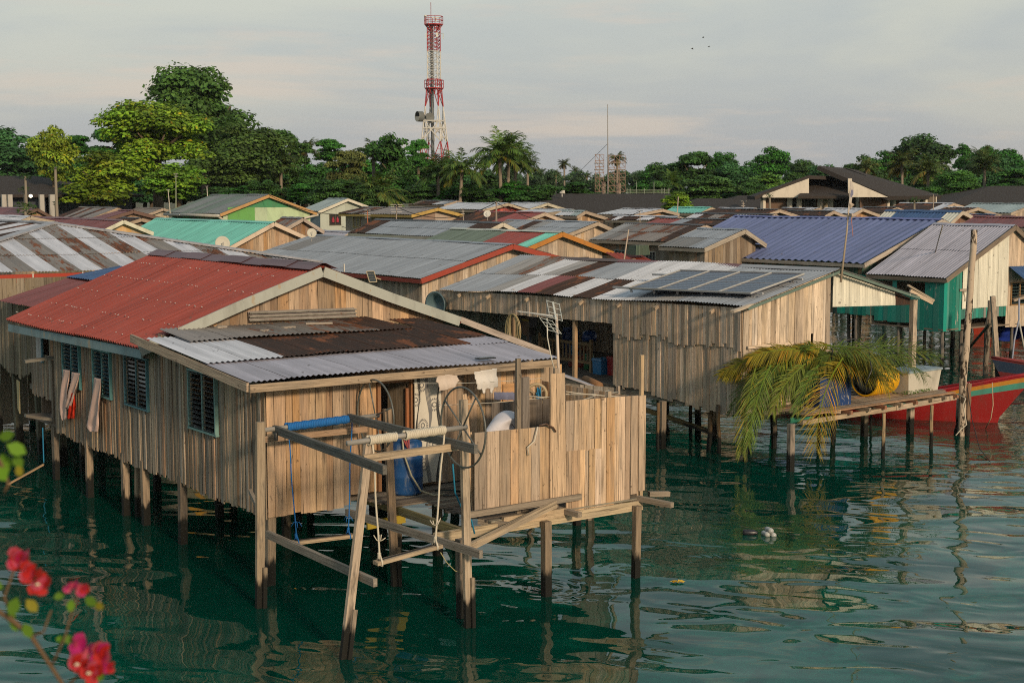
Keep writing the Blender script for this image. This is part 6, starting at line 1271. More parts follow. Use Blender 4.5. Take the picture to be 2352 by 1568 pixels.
house('mint','small house with a mint green roof and lime gable',(1634,476),(1606,490),(1655,484),1548,Y=92,roof='t',rows=1,wall=[(.3,.28,.2)],gwall=[(.16,.38,.08)],wmat='paint',pitch=.3,fascia=(.4,.34,.25))
house('black_a','low black roofed house left of the small plank gable',(1790,481),(1735,502),(1850,500),1660,Y=78,roof='kkpkkkkdkkk',rows=1,wall='dark',pitch=.22)
house('rust_patch','low house with rust and white patches on a black roof behind the blue ridge',(1780,492),(1755,503),(1800,500),1600,Y=70,roof='kdsrpskkskkdp',rows=1,wall='dark',pitch=.2)
house('salmon_edge','low dark roof with a salmon red edge sheet behind the rusty house',(1745,505),(1700,520),(1775,516),1520,Y=66,roof='kkkkkgRR',rows=1,wall='dark',pitch=.2,group=None)
house('lilac_orange','small lilac roofed house with an orange brown gable near the flag mast',(1981.6,479),(1960,491),(2020,493),1897,Y=85,roof='p',rows=1,wall='grey',gwall=[(.42,.24,.11),(.36,.2,.1)],pitch=.3,fascia=(.45,.36,.27))
house('dark_gable','low dark house with a small plank gable left of the flag mast',(1915,484),(1895,495),(1945,496),1812,Y=79,roof='kgkkkdk',rows=1,wall='pale',pitch=.25,fascia=(.36,.3,.24))
house('lilac_end','black roofed house with a lilac sheet at its gable end, far right',(2190.7,466.5),(2155,484),(2223,477),2069,Y=97,roof='pkkkkkkkk',rows=1,wall='grey',pitch=.3,fascia=(.38,.31,.24))
house('pale_end','dark roofed plank house with one pale sheet, right of the lilac end',(2246,476.6),(2216,486),(2300,494),2176,Y=83,roof='pkkkkk',rows=1,wall='pale',pitch=.25,fascia=(.38,.32,.26))
house('cream_stripes','house with a blue roof striped with broad cream sheets',(2211,484.4),(2180,514),(2250,504),2037,Y=68,roof='BcBBcBBcBBcBBcB',rows=1,wall='dark',gwall=[(.2,.1,.07)],pitch=.2,amp=.014,fascia=(.47,.40,.32))
house('dark_red','long dark red roof behind the lilac roof at the right edge',(2430,499),(2390,523),(2500,523),2240,Y=61,roof='m',rows=1,wall='pale',pitch=.16,lenmax=16)
house('aqua','plank house with a weathered aqua roof at the far right edge',(2376,468),(2322,489),(2430,489),2236,Y=90,roof='y',rows=1,wall='pale',gwall='pale',pitch=.3,lenmax=18)
house('orange_far','distant house with an orange roof at the right edge',(2420,461),(2390,468),(2460,468),2285,Y=105,roof='A',rows=1,wall='grey',pitch=.3) if False else None
house('lilac_low','low lilac grey house with a small cream gable beside the medium satellite dish',(808,532),(778,548),(836,545),690,Y=71,roof='l',rows=1,wall='grey',fascia=(.5,.42,.33),pitch=.16,amp=.01)
house('nook','little brown plank house squeezed between the green and white houses',(697,500),(655,524),(744,530),650,Y=72,roof='r',rows=1,wall=[(.33,.2,.11),(.28,.17,.1)],fascia=(.36,.31,.27),pitch=.2)
house('rust_left','long low house with a brown rusty roof under the yellow trees',(271,477),(204,503),(322,500),185,Y=90,roof='ssdrsdsdd',rows=1,wall='warm',pitch=.25,fascia=(.33,.26,.19),lenmax=20)
house('red_plank','wide plank gable house with a short dark red roof, left of the green house',(306,483),(222,508),(388,504),283,Y=80,roof='m',rows=1,wall='warm',gwall=[(.36,.22,.14),(.30,.2,.14),(.4,.27,.17)],pitch=.25,fascia=(.14,.08,.06),lenmax=5)
house('maroon_left','house with a dark maroon roof at the left edge behind the papaya',(85,478),(38,500),(124,499),-20,Y=88,roof='m',rows=1,wall='warm',gwall=[(.33,.22,.13)],pitch=.25,fascia=(.12,.07,.05))
house('grey_left','grey and white sheet roofed house at the left edge behind the striped hip roof',(70,497),(20,517),(128,508),-70,Y=72,roof='ppkdk',rows=1,wall='grey',pitch=.2,fascia=(.36,.32,.25))
house('brown_small','small grey-brown roofed house left of the green house gutter',(375,478),(338,492),(402,488),316,Y=97,roof='ss',rows=1,wall=[(.45,.38,.27)],pitch=.3,wmat='paint')
house('dark_small','small dark gable tucked behind the maroon roof',(325,501),(288,513),(372,515),282,Y=75,roof='dk',rows=1,wall='dark',pitch=.2,fascia=(.3,.24,.18))
house('annex_blue','small grey roof between the rusty grey house and the white shed',(1345,484),(1325,496),(1395,500),1300,Y=80,roof='yw',rows=1,wall='warm',pitch=.25)
house('row_a','low black roofed house just right of the mint house',(1735,478),(1690,490),(1770,488),1655,Y=88,roof='pkkkkk',rows=1,wall='dark',pitch=.25)
house('row_b','low dark roofed house with grey patches left of the lilac roof',(1880,478),(1840,490),(1905,488),1800,Y=88,roof='pkkdkk',rows=1,wall='dark',pitch=.25)
house('row_c','low black roofed house right of the flag mast with white ridge',(2060,476),(2030,488),(2090,487),1985,Y=90,roof='kkkgk',rows=1,wall='dark',pitch=.25)
house('row_d','patched blue and red roofed house left of the aqua roof',(2290,493),(2262,503),(2330,503),2240,Y=76,roof='BmBRB',rows=1,wall='pale',pitch=.2)
# small red sheet stack, lobster trap on the shed ridge
mb=MB(); 
for k in range(5): p=pY(1475+14*k,690-2*k-5,44+.2*k); 
p=pY(1440,604-12,47); q=pY(1520,604-8,47.5); mb.corr(p-Z*.25,q-Z*.25,q+Z*.15+A*1.2,p+Z*.15+A*1.2,pitch=.12,amp=.02,rows=1,pat=['R'],jit=.05); qq=(p+q)/2+A*.6; mb.beam(Vector((qq.x,qq.y,-1.7)),qq-Z*.02,.15,.15,(.2,.15,.1)); 
tag(mb.build('red_sheet_shelter',M['metal']),'crumpled dark red sheets sheltering the gap behind the shed ridge','sheet roof')
tq=(p+q)/2+Z*.0; tr=pY(1590,0,1); cpos=pY(1591,588,46.8)
cpos=qq+Z*.10+B*.25; rt=thing('fish_trap','green netted box trap sitting on the red sheets behind the shed','trap',cpos); mb=MB(); mb.box(cpos,.6,.45,.32,(.05,.08,.055),B,A,.85); mb.build('net_body',M['paint'],rt); mb=MB()
for i in range(5): mb.beam(cpos+B*(-.3+.15*i)-A*.23,cpos+B*(-.26+.13*i)-A*.2+Z*.33,.015,.015,(.12,.17,.12))
mb.build('ribs',M['paint'],rt)
mb=MB(); b=pY(1545,604,46); t=pY(1573,515,46); mb.tube([b-Z*.5,t],.035,7,(.42,.33,.25),.025); tag(mb.build('bamboo_pole',M['paint']),'bare pole leaning right above the shed ridge, in front of the grey plank house','pole') if False else None
wpole_=lambda lb,x,yb,x2,yt,Y,w=.06:(lambda mb:tag((mb.tube([pY(x,yb,Y)-Z*.8,pY(x2,yt,Y)],w/2,7,(.42,.34,.26),w/3),mb.build('bamboo_pole',M['paint'],smooth=True))[1],lb,'pole'))(MB())
wpole_('bare pole leaning right above the shed ridge in front of the grey plank house',1425,600,1444,527,46.5)
wpole_('leaning pole standing on the dark resort roof line',1552,520,1558,452,88,.09)
# small solar panel on the centre house eave
c=pY(853,635,44); rt=thing('stick_solar_unit','tiny solar panel on a stick at the left eave of the blue-grey roof','solar panel',c-Z*.35); mb=MB(); u=(B*.9-A*.2).normalized(); v=(Z*.9+A*.3-B*.12).normalized(); mb.prism([c-u*.12-v*.17,c+u*.12-v*.17,c+u*.12+v*.17,c-u*.12+v*.17],-A,.02,(.02,.03,.035)); mb.build('glass',M['solar'],rt); mb=MB()
for a_,b_ in ((-1,-1),(1,-1),(1,1),(-1,1)): pass
cs=[c-u*.12-v*.17,c+u*.12-v*.17,c+u*.12+v*.17,c-u*.12+v*.17]
for i in range(4): mb.beam(cs[i]-A*.015,cs[(i+1)%4]-A*.015,.018,.02,(.5,.42,.28))
for i in range(1,4): mb.beam(cs[0].lerp(cs[3],i/4)-A*.003,cs[1].lerp(cs[2],i/4)-A*.003,.008,.004,(.4,.35,.25))
mb.beam(c+A*.03,c+A*.03+B*.35-Z*.1,.03,.03,(.4,.3,.2)); mb.build('frame',M['paint'],rt)
aerial('aerial with three wide bars on a brown pole beside the mauve house',910,503,470,77,14,1,bars=4)
aerial('aerial on a rust orange pole in front of the mauve house window',845,532,483,74,7,-1,(.42,.13,.05),bars=4)
aerial('slim light grey aerial pole in front of the mauve gable',1066,507,480,74,4,-3,bars=3)
aerial('plain dark pole beside the small white satellite dish',1140,507,463,70,3,0,(.28,.22,.18),bars=2,w=.07)
aerial('pale pole with a flat top at the left, in front of the yellow trees',393,500,436,90,4,-7,(.5,.46,.38),bars=1)
aerial('tall thin twin pole aerial in front of the yellow trees',404,500,400,92,5,0,(.3,.33,.22),bars=2)
aerial('short pole with a white cross bar left of the green roof',478,455,428,98,3,-3,(.5,.45,.38),bars=1)
aerial('short aerial at the left foot of the big dark roof',1120,462,448,112,5,2,bars=1)
aerial('small aerial above the black roof left of the resort house',1707,480,462,92,5,0,bars=3)
aerial('thin pole before the resort house wall',2144,484,446,96,2,0,bars=1)
aerial('pole above the striped black roof',1640,505,478,74,2,-1,bars=1) if False else aerial('thin aerial pole on the striped black roof',1470,508,484,74,3,0,bars=2)
aerial('curved topped pole right of the white house',912,470,457,96,6,2,bars=1) if False else None
# ------------------------------------------------------------------ resort buildings with dark shingle roofs
def slab(mb,pts,th,col):
    pts=[Vector(p) for p in pts]; n=(pts[1]-pts[0]).cross(pts[2]-pts[0]).normalized(); n=n if n.z>0 else -n
    mb.prism(pts if (pts[1]-pts[0]).cross(pts[2]-pts[0]).dot(n)>0 else pts[::-1],n,th,col)
DK=(.052,.043,.038)
def hiproof(name,label,x0,x1,ytop,ybot,Yf,Yr,xt0,xt1,wallc=(.1,.07,.05),cat='building'):
    a=pY(x0,ybot,Yf);b=pY(x1,ybot,Yf);z0=a.z; c=pY(xt0,ytop,Yr);d=pY(xt1,ytop,Yr); c.z=d.z=(c.z+d.z)/2; b.z=z0
    rt=thing(name,label,cat,Vector(((a.x+b.x)/2,Yr,1.2))); mb=MB(); Y2=2*Yr-Yf; a2=Vector((a.x*1.0,Y2,z0)); b2=Vector((b.x,Y2,z0))
    slab(mb,[a,b,d,c],.2,DK); slab(mb,[b2,a2,c,d],.2,DK); slab(mb,[a2,a,c],.2,DK); slab(mb,[b,b2,d],.2,DK); mb.build('roof',M['shingle'],rt)
    mb=MB(); e=.8
    for p,q in ((a+Vector((e,e,0)),b+Vector((-e,e,0))),(b+Vector((-e,e,0)),b2+Vector((-e,-e,0))),(b2+Vector((-e,-e,0)),a2+Vector((e,-e,0))),(a2+Vector((e,-e,0)),a+Vector((e,e,0)))):
        n=(q-p).cross(Z).normalized(); mb.prism([Vector((p.x,p.y,1)),Vector((q.x,q.y,1)),Vector((q.x,q.y,z0)),Vector((p.x,p.y,z0))],n,.15,wallc)
    mb.build('wall',M['paint'],rt); return rt,a,b
hiproof('resort_hall','huge low dark brown shingle roof across the middle distance',1040,1640,445,489,108,122,1118,1541)
hiproof('resort_hall','large dark hip roof behind the aqua roof at the right edge',2170,2560,427,470,112,126,2276,2460)
hiproof('resort_hall','small dark hip roof left of the white gabled resort house',1655,1800,449,478,118,127,1695,1745)
hiproof('resort_hall','lower dark roof left of the small dark hip roof',1575,1700,456,478,112,120,1600,1680)
rl_,a,b=hiproof('resort_hall','dark roofed hall with white posts at the left edge of the village',-150,128,404,447,100,112,-60,82,(.05,.06,.08))
mb=MB()
for x in (8,22,118,140-20,95): q=pY(x,447,99.6); mb.beam(Vector((q.x,q.y,1)),q,.3,.3,(.4,.38,.34)); mb.build('post',M['paint'],rl_); mb=MB()
q=pY(70.5,450.5,99.3); mb=MB(); mb.lathe(q-Z*.12,[(.0001,0),(.12,.06),(.12,.18),(.0001,.24)],10,(1,1,1)); mb.build('lit_lamp',M['lamp'],rl_)
rh=thing('resort_house','white gabled resort house with split dark roofs and brown panels','building',pY(1950,470,106)*1.0-Z*3)
mb=MB(); pY_=pY
slab(mb,[pY(1733,451,102),pY(1715,451,113),pY(1900,404,113),pY(1857,403,102)],.25,DK)
slab(mb,[pY(1857,403,102),pY(1900,404,113),pY(1935,404.5,113),pY(1905,405,104)],.25,DK)
slab(mb,[pY(1833,450,101),pY(1950,450,101),pY(1950,410,107),pY(1862,412,107)],.2,DK)
slab(mb,[pY(1879,381,104),pY(2041,450.5,100),pY(2163,449.5,113),pY(1945,386,116)],.3,DK)
slab(mb,[pY(1943,386,113),pY(1990,404,110),pY(2060,430,116),pY(1970,391,120)],.25,DK)
mb.build('roof',M['shingle'],rh)
def wl(mb,px,Y,col,th=.15): mb.prism([pY(x,y,Y) for x,y in px],Vector((0,-1,0)),th,col)
CRM=(.62,.56,.46); BRW=(.13,.075,.045)
mb=MB(); wl(mb,[(1751,520),(1751,450),(1857,410),(1857,452),(1857,520)][0:2]+[(1857,410),(1857,452),(1751,452)][0:1]+[(1858,450)],103.2,CRM) if False else None
wl(mb,[(1751,454),(1858,454),(1858,410),(1752,449)],101.9,CRM); wl(mb,[(1906,413),(1950,413),(1950,400),(1906,393)],107.5,CRM); wl(mb,[(1957,453),(2040,453),(1957,417)],99.6,CRM); wl(mb,[(1948,452),(1957,452),(1957,410),(1948,410)],101.9,CRM)
wl(mb,[(1858,452),(1906,452),(1906,408),(1858,408)],108.2,CRM)
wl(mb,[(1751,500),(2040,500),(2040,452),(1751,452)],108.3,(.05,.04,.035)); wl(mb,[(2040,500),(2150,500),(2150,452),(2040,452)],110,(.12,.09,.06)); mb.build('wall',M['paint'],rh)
mb=MB()
for x0,x1,Y in ((1754,1812,102.9),(1836,1882,104),(1975,2036,102)): wl(mb,[(x0,500),(x1,500),(x1,454),(x0,454)],Y,BRW); mb.build('brown_panel',M['paint'],rh); mb=MB()
mb=MB()
for x in (1753,1814,1836,1884,1908,1972,2038,2052,2082,2106,2125,2146): q=pY(x,452,102.6 if x<2045 else 105+ (x-2045)*.06); mb.beam(Vector((q.x,q.y,1)),q,.28,.25,CRM); mb.build('post',M['paint'],rh); mb=MB()
wl(mb,[(1890,500),(1906,500),(1906,454),(1890,454)],104.5,(.55,.44,.3)); mb.build('cream_panel',M['paint'],rh)
mb=MB(); wl(mb,[(1846,473),(1874,473),(1874,455),(1846,455)],103.7,(.12,.14,.14)); 
for x in (1853,1860,1867): wl(mb,[(x-1,473),(x+1,473),(x+1,455),(x-1,455)],103.6,(.03,.03,.03),.05)
mb.build('window',M['paint'],rh)
q0=pY(1207,440,150); mb=MB(); slab(mb,[pY(1175,446,150),pY(1225,446,150),pY(1205,435,155),pY(1178,434,155)],.2,(.16,.05,.05)); q=pY(1200,446,151); mb.box(Vector((q.x,q.y,1.2)),2.5,2,q.z-1.2,(.3,.1,.1)); tag(mb.build('maroon_hut',M['shingle']),'small maroon roof glimpsed between the coconut trunks','building')
# ------------------------------------------------------------------ construction scaffold and mast
sc_=thing('scaffold_tower','rusty scaffold tower on an unfinished concrete frame beside the tall thin mast','scaffold',pY(1400,446,128))
mb=MB(); Ys=128
def lat(mb,x0,x1,y0,y1,nx,ny,dep,c,diag=True):
    for d_ in (0,dep):
        for i in range(nx+1): x=x0+(x1-x0)*i/nx; mb.beam(pY(x,y1,Ys+d_),pY(x,y0,Ys+d_),.04,.04,c,up=Vector((0,1,0)))
        for j in range(ny+1): y=y0+(y1-y0)*j/ny; mb.beam(pY(x0,y,Ys+d_),pY(x1,y,Ys+d_),.05,.05,c)
        if diag:
            for j in range(ny): 
                for i in range(nx): xa=x0+(x1-x0)*i/nx; xb=x0+(x1-x0)*(i+1)/nx; ya=y0+(y1-y0)*j/ny; yb=y0+(y1-y0)*(j+1)/ny; mb.beam(pY(xa,ya,Ys+d_),pY(xb,yb,Ys+d_),.035,.035,c)
    for i in (0,nx):
        for j in range(ny+1): x=x0+(x1-x0)*i/nx; y=y0+(y1-y0)*j/ny; mb.beam(pY(x,y,Ys),pY(x,y,Ys+dep),.05,.05,c)
RU=(.22,.13,.09)
lat(mb,1367,1387,355,440,2,6,2.5,RU); lat(mb,1398,1436,357,440,3,6,2.5,RU); mb.build('scaffold_poles',M['steel'],sc_)
mb=MB()
for y in (374,389,407): 
    wl(mb,[(1367,y+1.3),(1387,y+1.3),(1387,y),(1367,y)],Ys-.1,(.3,.24,.18),1.5); wl(mb,[(1399,y+1.3),(1436,y+1.3),(1436,y),(1399,y)],Ys-.1,(.3,.24,.18),1.5)
wl(mb,[(1383,456),(1391,456),(1391,417),(1383,417)],Ys+1,(.30,.25,.2),.8); wl(mb,[(1418,456),(1426,456),(1426,420),(1418,420)],Ys+1,(.30,.25,.2),.8); mb.build('concrete_columns',M['paint'],sc_)
mb=MB()
for x in (1440,1447,1462,1480,1502,1520,1526,1536): q=pY(x,446,125); mb.beam(q-Z*1.5,pY(x,(432 if x!=1462 and x!=1502 else 418),125),.05,.05,(.22,.26,.2),up=A)
for y in (437,442): mb.beam(pY(1438,y,125),pY(1538,y,125),.05,.05,(.25,.3,.22))
mb.beam(pY(1395,447,124.6)-Z*.6,pY(1540,446,124.6)-Z*.6,.3,.9,(.2,.18,.15))
tag(mb.build('guard_rail',M['steel']),'long scaffold railing on the dark roof ridge right of the scaffold tower','railing')
mb=MB(); a=pY(1396,446,132); mb.tube([a-Z*1,pY(1396,330,132),pY(1395.5,240,132)],.07,6,(.30,.29,.27),.03); tag(mb.build('radio_mast',M['steel']),'very tall thin radio mast above the scaffold','mast')
rope('guy wire slanting down left from the radio mast',[pY(1396,330,132),pY(1300,425,140)],.018,(.3,.3,.3),'guy_wire','wire',mat='steel')
wpv=thing('weather_mast','small white lamp post above the dark roof ridge','lamp post',pY(1291,450,118)); mb=MB(); mb.tube([pY(1291,452,118),pY(1291,436,118)],.06,6,(.45,.45,.43)); mb.lathe(pY(1293,445,118),[(.0001,0),(.16,.03),(.16,.35),(.0001,.4)],8,(.6,.58,.52)); mb.lathe(pY(1288.5,445,118),[(.0001,0),(.12,.03),(.12,.12),(.0001,.18)],8,(.5,.5,.48)); mb.build('lamps',M['paint'],wpv)

# ------------------------------------------------------------------ red and white lattice tower
YT=215; K=YT/F; twb=pY(996,445,YT); twr=thing('lattice_tower','tall red and white steel communications tower above the trees','tower',Vector((twb.x,twb.y,1.2)))
xc=lambda y:996+(y-48)*.007
zz=lambda y:pY(996,y,YT).z
RDT=(.36,.035,.04); WHT=(.62,.60,.54)
an0=R_(28); 
def corner(y,hw,k): 
    a_=an0+k*math.pi/2; r=hw*K*1.33; return Vector((pY(xc(y),y,YT).x+r*math.cos(a_),YT+r*math.sin(a_),zz(y)))
HW=[(95-37,12),(182,12.4),(245,17),(325,24.5),(378,29),(445,34)]
def hw(y):
    for (y0,w0),(y1,w1) in zip(HW[:-1],HW[1:]):
        if y<=y1: return w0+(w1-w0)*(y-y0)/(y1-y0)
    return HW[-1][1]
def section(name,y0,y1,n,c,w=.10,x_=True,par=twr):
    mb=MB()
    for j in range(n):
        ya=y0+(y1-y0)*j/n; yb=y0+(y1-y0)*(j+1)/n
        for k in range(4):
            mb.beam(corner(ya,hw(ya),k),corner(yb,hw(yb),k),w,w,c,up=A); mb.beam(corner(ya,hw(ya),k),corner(ya,hw(ya),k+1),w*.55,w*.55,c)
            mb.beam(corner(ya,hw(ya),k),corner(yb,hw(yb),k+1),w*.5,w*.5,c); mb.beam(corner(ya,hw(ya),k+1),corner(yb,hw(yb),k),w*.5,w*.5,c)
    mb.build(name,M['paint'],par)
section('top_section',58,118,7,RDT); section('upper_section',118,182,5,WHT); section('middle_section',182,200,1,RDT)
def legs_sec(name,y0,y1,c,t0,t1,w=.12):
    mb=MB()
    for k in range(4):
        p0,p1=corner(y0,hw(y0),k),corner(y1,hw(y1),k)
        for dx in (-1,1):
            for m in (0,1):
                nb=(k+dx)%4; v0=(corner(y0,hw(y0),nb)-p0); v1=(corner(y1,hw(y1),nb)-p1)
            mb.beam(p0+v0*t0,p1+v1*t1,w*.7,w*.7,c,up=A)
            for j in range(4):
                f=(j+.5)/4; mb.beam(p0.lerp(p1,f),(p0+v0*t0).lerp(p1+v1*t1,f),w*.4,w*.4,c)
        mb.beam(p0,p1,w,w,c,up=A)
    mb.build(name,M['paint'],twr)
legs_sec('lower_red_legs',203,245,RDT,.42,.02); legs_sec('white_legs',245,325,WHT,.02,.30); 
mb=MB()
for y in (278,295):
    for k in range(4): mb.beam(corner(y,hw(y),k),corner(y,hw(y),k+1),.16,.16,WHT); 
for k in range(4): mb.beam(corner(278,hw(278),k),corner(325,hw(325),k+1),.14,.14,WHT); mb.beam(corner(278,hw(278),k+1),corner(325,hw(325),k),.14,.14,WHT)
mb.build('white_bracing',M['paint'],twr)
legs_sec('base_red_legs',325,372,RDT,.02,.42); section('base_lattice',360,388,2,RDT); section('foot_section',388,445,3,WHT)
def platform(y,r,c,name):
    mb=MB(); cx=pY(xc(y),y,YT).x; z=zz(y); rr=r*K
    P=[Vector((cx+rr*math.cos(k*math.pi/4+.2),YT+rr*math.sin(k*math.pi/4+.2),z)) for k in range(8)]
    mb.prism(P,Z,.15,c)
    for k in range(8):
        a,b=P[k],P[(k+1)%8]
        for h_ in (.55,1.1): mb.beam(a+Z*h_,b+Z*h_,.07,.07,c)
        mb.beam(a,a+Z*1.1,.07,.07,c,up=A); mb.beam(a,Vector((cx,YT,z))+(a-Vector((cx,YT,z)))*.5-Z*.9,.1,.1,c)
    mb.build(name,M['paint'],twr)
platform(56,21,RDT,'top_platform'); platform(202,21.5,RDT,'middle_platform')
mb=MB(); c0_=Vector((pY(993,56,YT).x,YT,0)); mb.beam(Vector((c0_.x,YT,1.2)),Vector((c0_.x-.1,YT,zz(56))),.35,.35,(.16,.17,.17),up=A); mb.build('cable_ladder',M['paint'],twr)
mb=MB(); mb.tube([pY(990,56,YT),pY(989.5,6,YT)],.05,6,(.3,.1,.1)); mb.tube([pY(977,56,YT-1),pY(977,40,YT-1)],.06,6,(.3,.08,.08)); mb.lathe(pY(977,40,YT-1),[(.0001,0),(.2,.1),(.2,.3),(.0001,.35)],8,WHT); mb.beam(pY(992,41,YT),pY(1010,41.5,YT),.1,.12,WHT); mb.beam(pY(1001,50,YT),pY(1001,41,YT),.15,.15,WHT,up=A); mb.build('top_aerials',M['paint'],twr)
mb=MB(); 
for x,y0,y1,w,c in ((1004,76,86,.3,WHT),(1018,78,90,.12,(.5,.55,.5)),(979,77,88,.12,WHT)): mb.box(pY(x,y1,YT-1),w,w,(y1-y0)*K,c)
mb.beam(pY(1006,78,YT-.5),pY(1018,78,YT-.8),.06,.06,(.4,.4,.4)); mb.build('panel_aerials',M['paint'],twr)
mb=MB(); c=pY(966,268,YT-.5); ax=Vector((-.85,-.5,0)).normalized(); r=11.7*K
mb.lathe(c-ax*.0,[(.0001,-.5*r),(r*.8,-.5*r),(r,-.35*r),(r,.75*r),(r*.97,.75*r),(r*.95,-.1*r),(.0001,-.25*r)],28,(.13,.145,.14),ax); mb.build('drum_dish',M['paint'],twr,smooth=False)
mb=MB(); v=ax.cross(Z).normalized(); pts=[c+ax*.78*r+(v*math.cos(k*math.pi/12)+Z*math.sin(k*math.pi/12))*r*.97 for k in range(12,25)]; mb.prism(pts[::-1],ax,.03,(.60,.54,.45)); mb.build('dish_cover',M['cloth'],twr)
mb=MB(); c2_=pY(987,270,YT-.6); mb.lathe(c2_,[(.0001,-.4),(r*.85,-.3),(r*.9,.2),(.0001,.1)],24,(.14,.15,.14),Vector((.5,-.85,0))); mb.beam(c+v*0,c2_,.2,.2,(.3,.3,.28)); mb.beam(pY(978,262,YT-.6),pY(986,264,YT-.2),.12,.12,(.3,.3,.28)); mb.beam(pY(977,283,YT-.6),pY(1010,279,YT-.2),.12,.12,(.5,.48,.42)); mb.build('second_dish',M['paint'],twr)
# birds
for i,(x,y) in enumerate(((1615,87),(1628,108),(1590,112))):
    q=pY(x,y,90); mb=MB(); l=.16; mb.lathe(q-Vector((.06,0,0)),[(.0001,0),(.018,.03),(.02,.08),(.0001,.15)],6,(.03,.03,.03),(1,.2,.1)); s_=(1,.6,.3)[i]
    for sg in (-1,1): w0=q; w1=q+Vector((.02,sg*.07*s_,.06)); w2=q+Vector((-.02,sg*.16,.03-.04*i)); w2.x+=sg*.07*(i+1)*.5; mb.prism([w0-Vector((.04,0,0)),w0+Vector((.04,0,0)),w1+Vector((.03,0,0)),w2],Z,.008,(.03,.03,.03))
    tag(mb.build('bird',M['paint']),['highest of the three birds in the sky','right lower bird of the three in the sky','left bird of the three, gliding level'][i],'bird','birds flying over the village')
# ------------------------------------------------------------------ trees
def crown_mesh(seed,kind,nc=75,nl=120,ls=.062):
    r=random.Random(seed); V_=[];Fs=[];C_=[]
    cl=[]; lobes=[]
    nl_=8 if kind!='flat' else 7
    for i in range(nl_):
        a=i*6.283/nl_*2.4+r.uniform(-.5,.5); zz_=r.uniform(-.55,.62); rr=r.uniform(.25,.62)*math.sqrt(max(.15,1-zz_*zz_)); lobes.append((Vector((rr*math.cos(a),rr*math.sin(a),zz_)),r.uniform(.26,.46)))
    lobes.append((Vector((r.uniform(-.15,.15),0,.55)),.40)); lobes.append((Vector((0,0,-.1)),.5))
    for i in range(nc):
        for _ in range(30):
            lc,lr=lobes[r.randrange(len(lobes))] if r.random()<.6 else lobes[i%len(lobes)]
            u=r.uniform(-1,1); a=r.uniform(0,2*math.pi); s_=math.sqrt(1-u*u); rad=lr*(r.uniform(.6,1.05) if r.random()<.85 else r.uniform(.1,.6))
            p=lc+Vector((s_*math.cos(a)*rad*1.15,s_*math.sin(a)*rad*1.15,u*rad*(.55 if kind=='flat' else .95)))
            if u<-.5 and r.random()<.6: continue
            if all((p-q).length>(.14 if kind!='flat' else .12) for q,_ in cl): break
        cr=r.uniform(.15,.31)
        cl.append((p,cr))
    for (p,cr) in cl:
        fl=.5 if kind=='flat' else .75
        tone=r.uniform(.5,1.4); yel=r.random()
        n_=int(nl*(cr/.21)**2)
        for j in range(n_):
            u=r.uniform(-.45,1); a=r.uniform(0,2*math.pi); s_=math.sqrt(max(0,1-u*u)); rad=cr*(r.uniform(.5,1.1) if r.random()<.85 else r.uniform(.9,1.25))
            q=p+Vector((s_*math.cos(a)*rad*1.15,s_*math.sin(a)*rad*1.15,u*rad*fl))
            nrm=Vector((math.cos(a)*s_*.7+r.uniform(-.6,.6),math.sin(a)*s_*.7+r.uniform(-.6,.6),u*.6+.55+r.uniform(-.4,.5))).normalized()
            t=nrm.cross(Vector((r.uniform(-1,1),r.uniform(-1,1),r.uniform(-1,1)))).normalized(); b=nrm.cross(t)
            l=ls*r.uniform(.55,1.35); w=l*.62; i0=len(V_)
            V_+=[q-t*l,q-b*w+t*l*.1,q+t*l-nrm*l*.25,q+b*w+t*l*.1]; Fs.append((i0,i0+1,i0+2,i0+3))
            k=tone*r.uniform(.75,1.25); yy=1+ (.7*yel*r.random() if kind=='yellow' else .15*yel)
            cc=(k*yy,k*(1+.12*(yy-1)),k*(.9))
            if kind=='yellow' and r.random()<.02: cc=(2.2*k,.9*k,.5*k)
            C_.append(cc)
    mb=MB(); mb.v=[tuple(v) for v in V_]; mb.g=mb.v; mb.f=Fs; mb.c=C_; mb.r=[0]*len(Fs)
    o=mb.build('crown_source',M['leaf'],org=(0,0,0)); me=o.data; bpy.data.objects.remove(o); return me
CROWN={'round':[crown_mesh(s,'round') for s in (1,2,3)],'flat':[crown_mesh(s,'flat',85,110) for s in (4,5)],'yellow':[crown_mesh(s,'yellow',85,110,.055) for s in (6,7)],'big':[crown_mesh(s,'round',120,140,.042) for s in (8,9)],'bigyellow':[crown_mesh(11,'yellow',135,140,.042)]}
TG={}
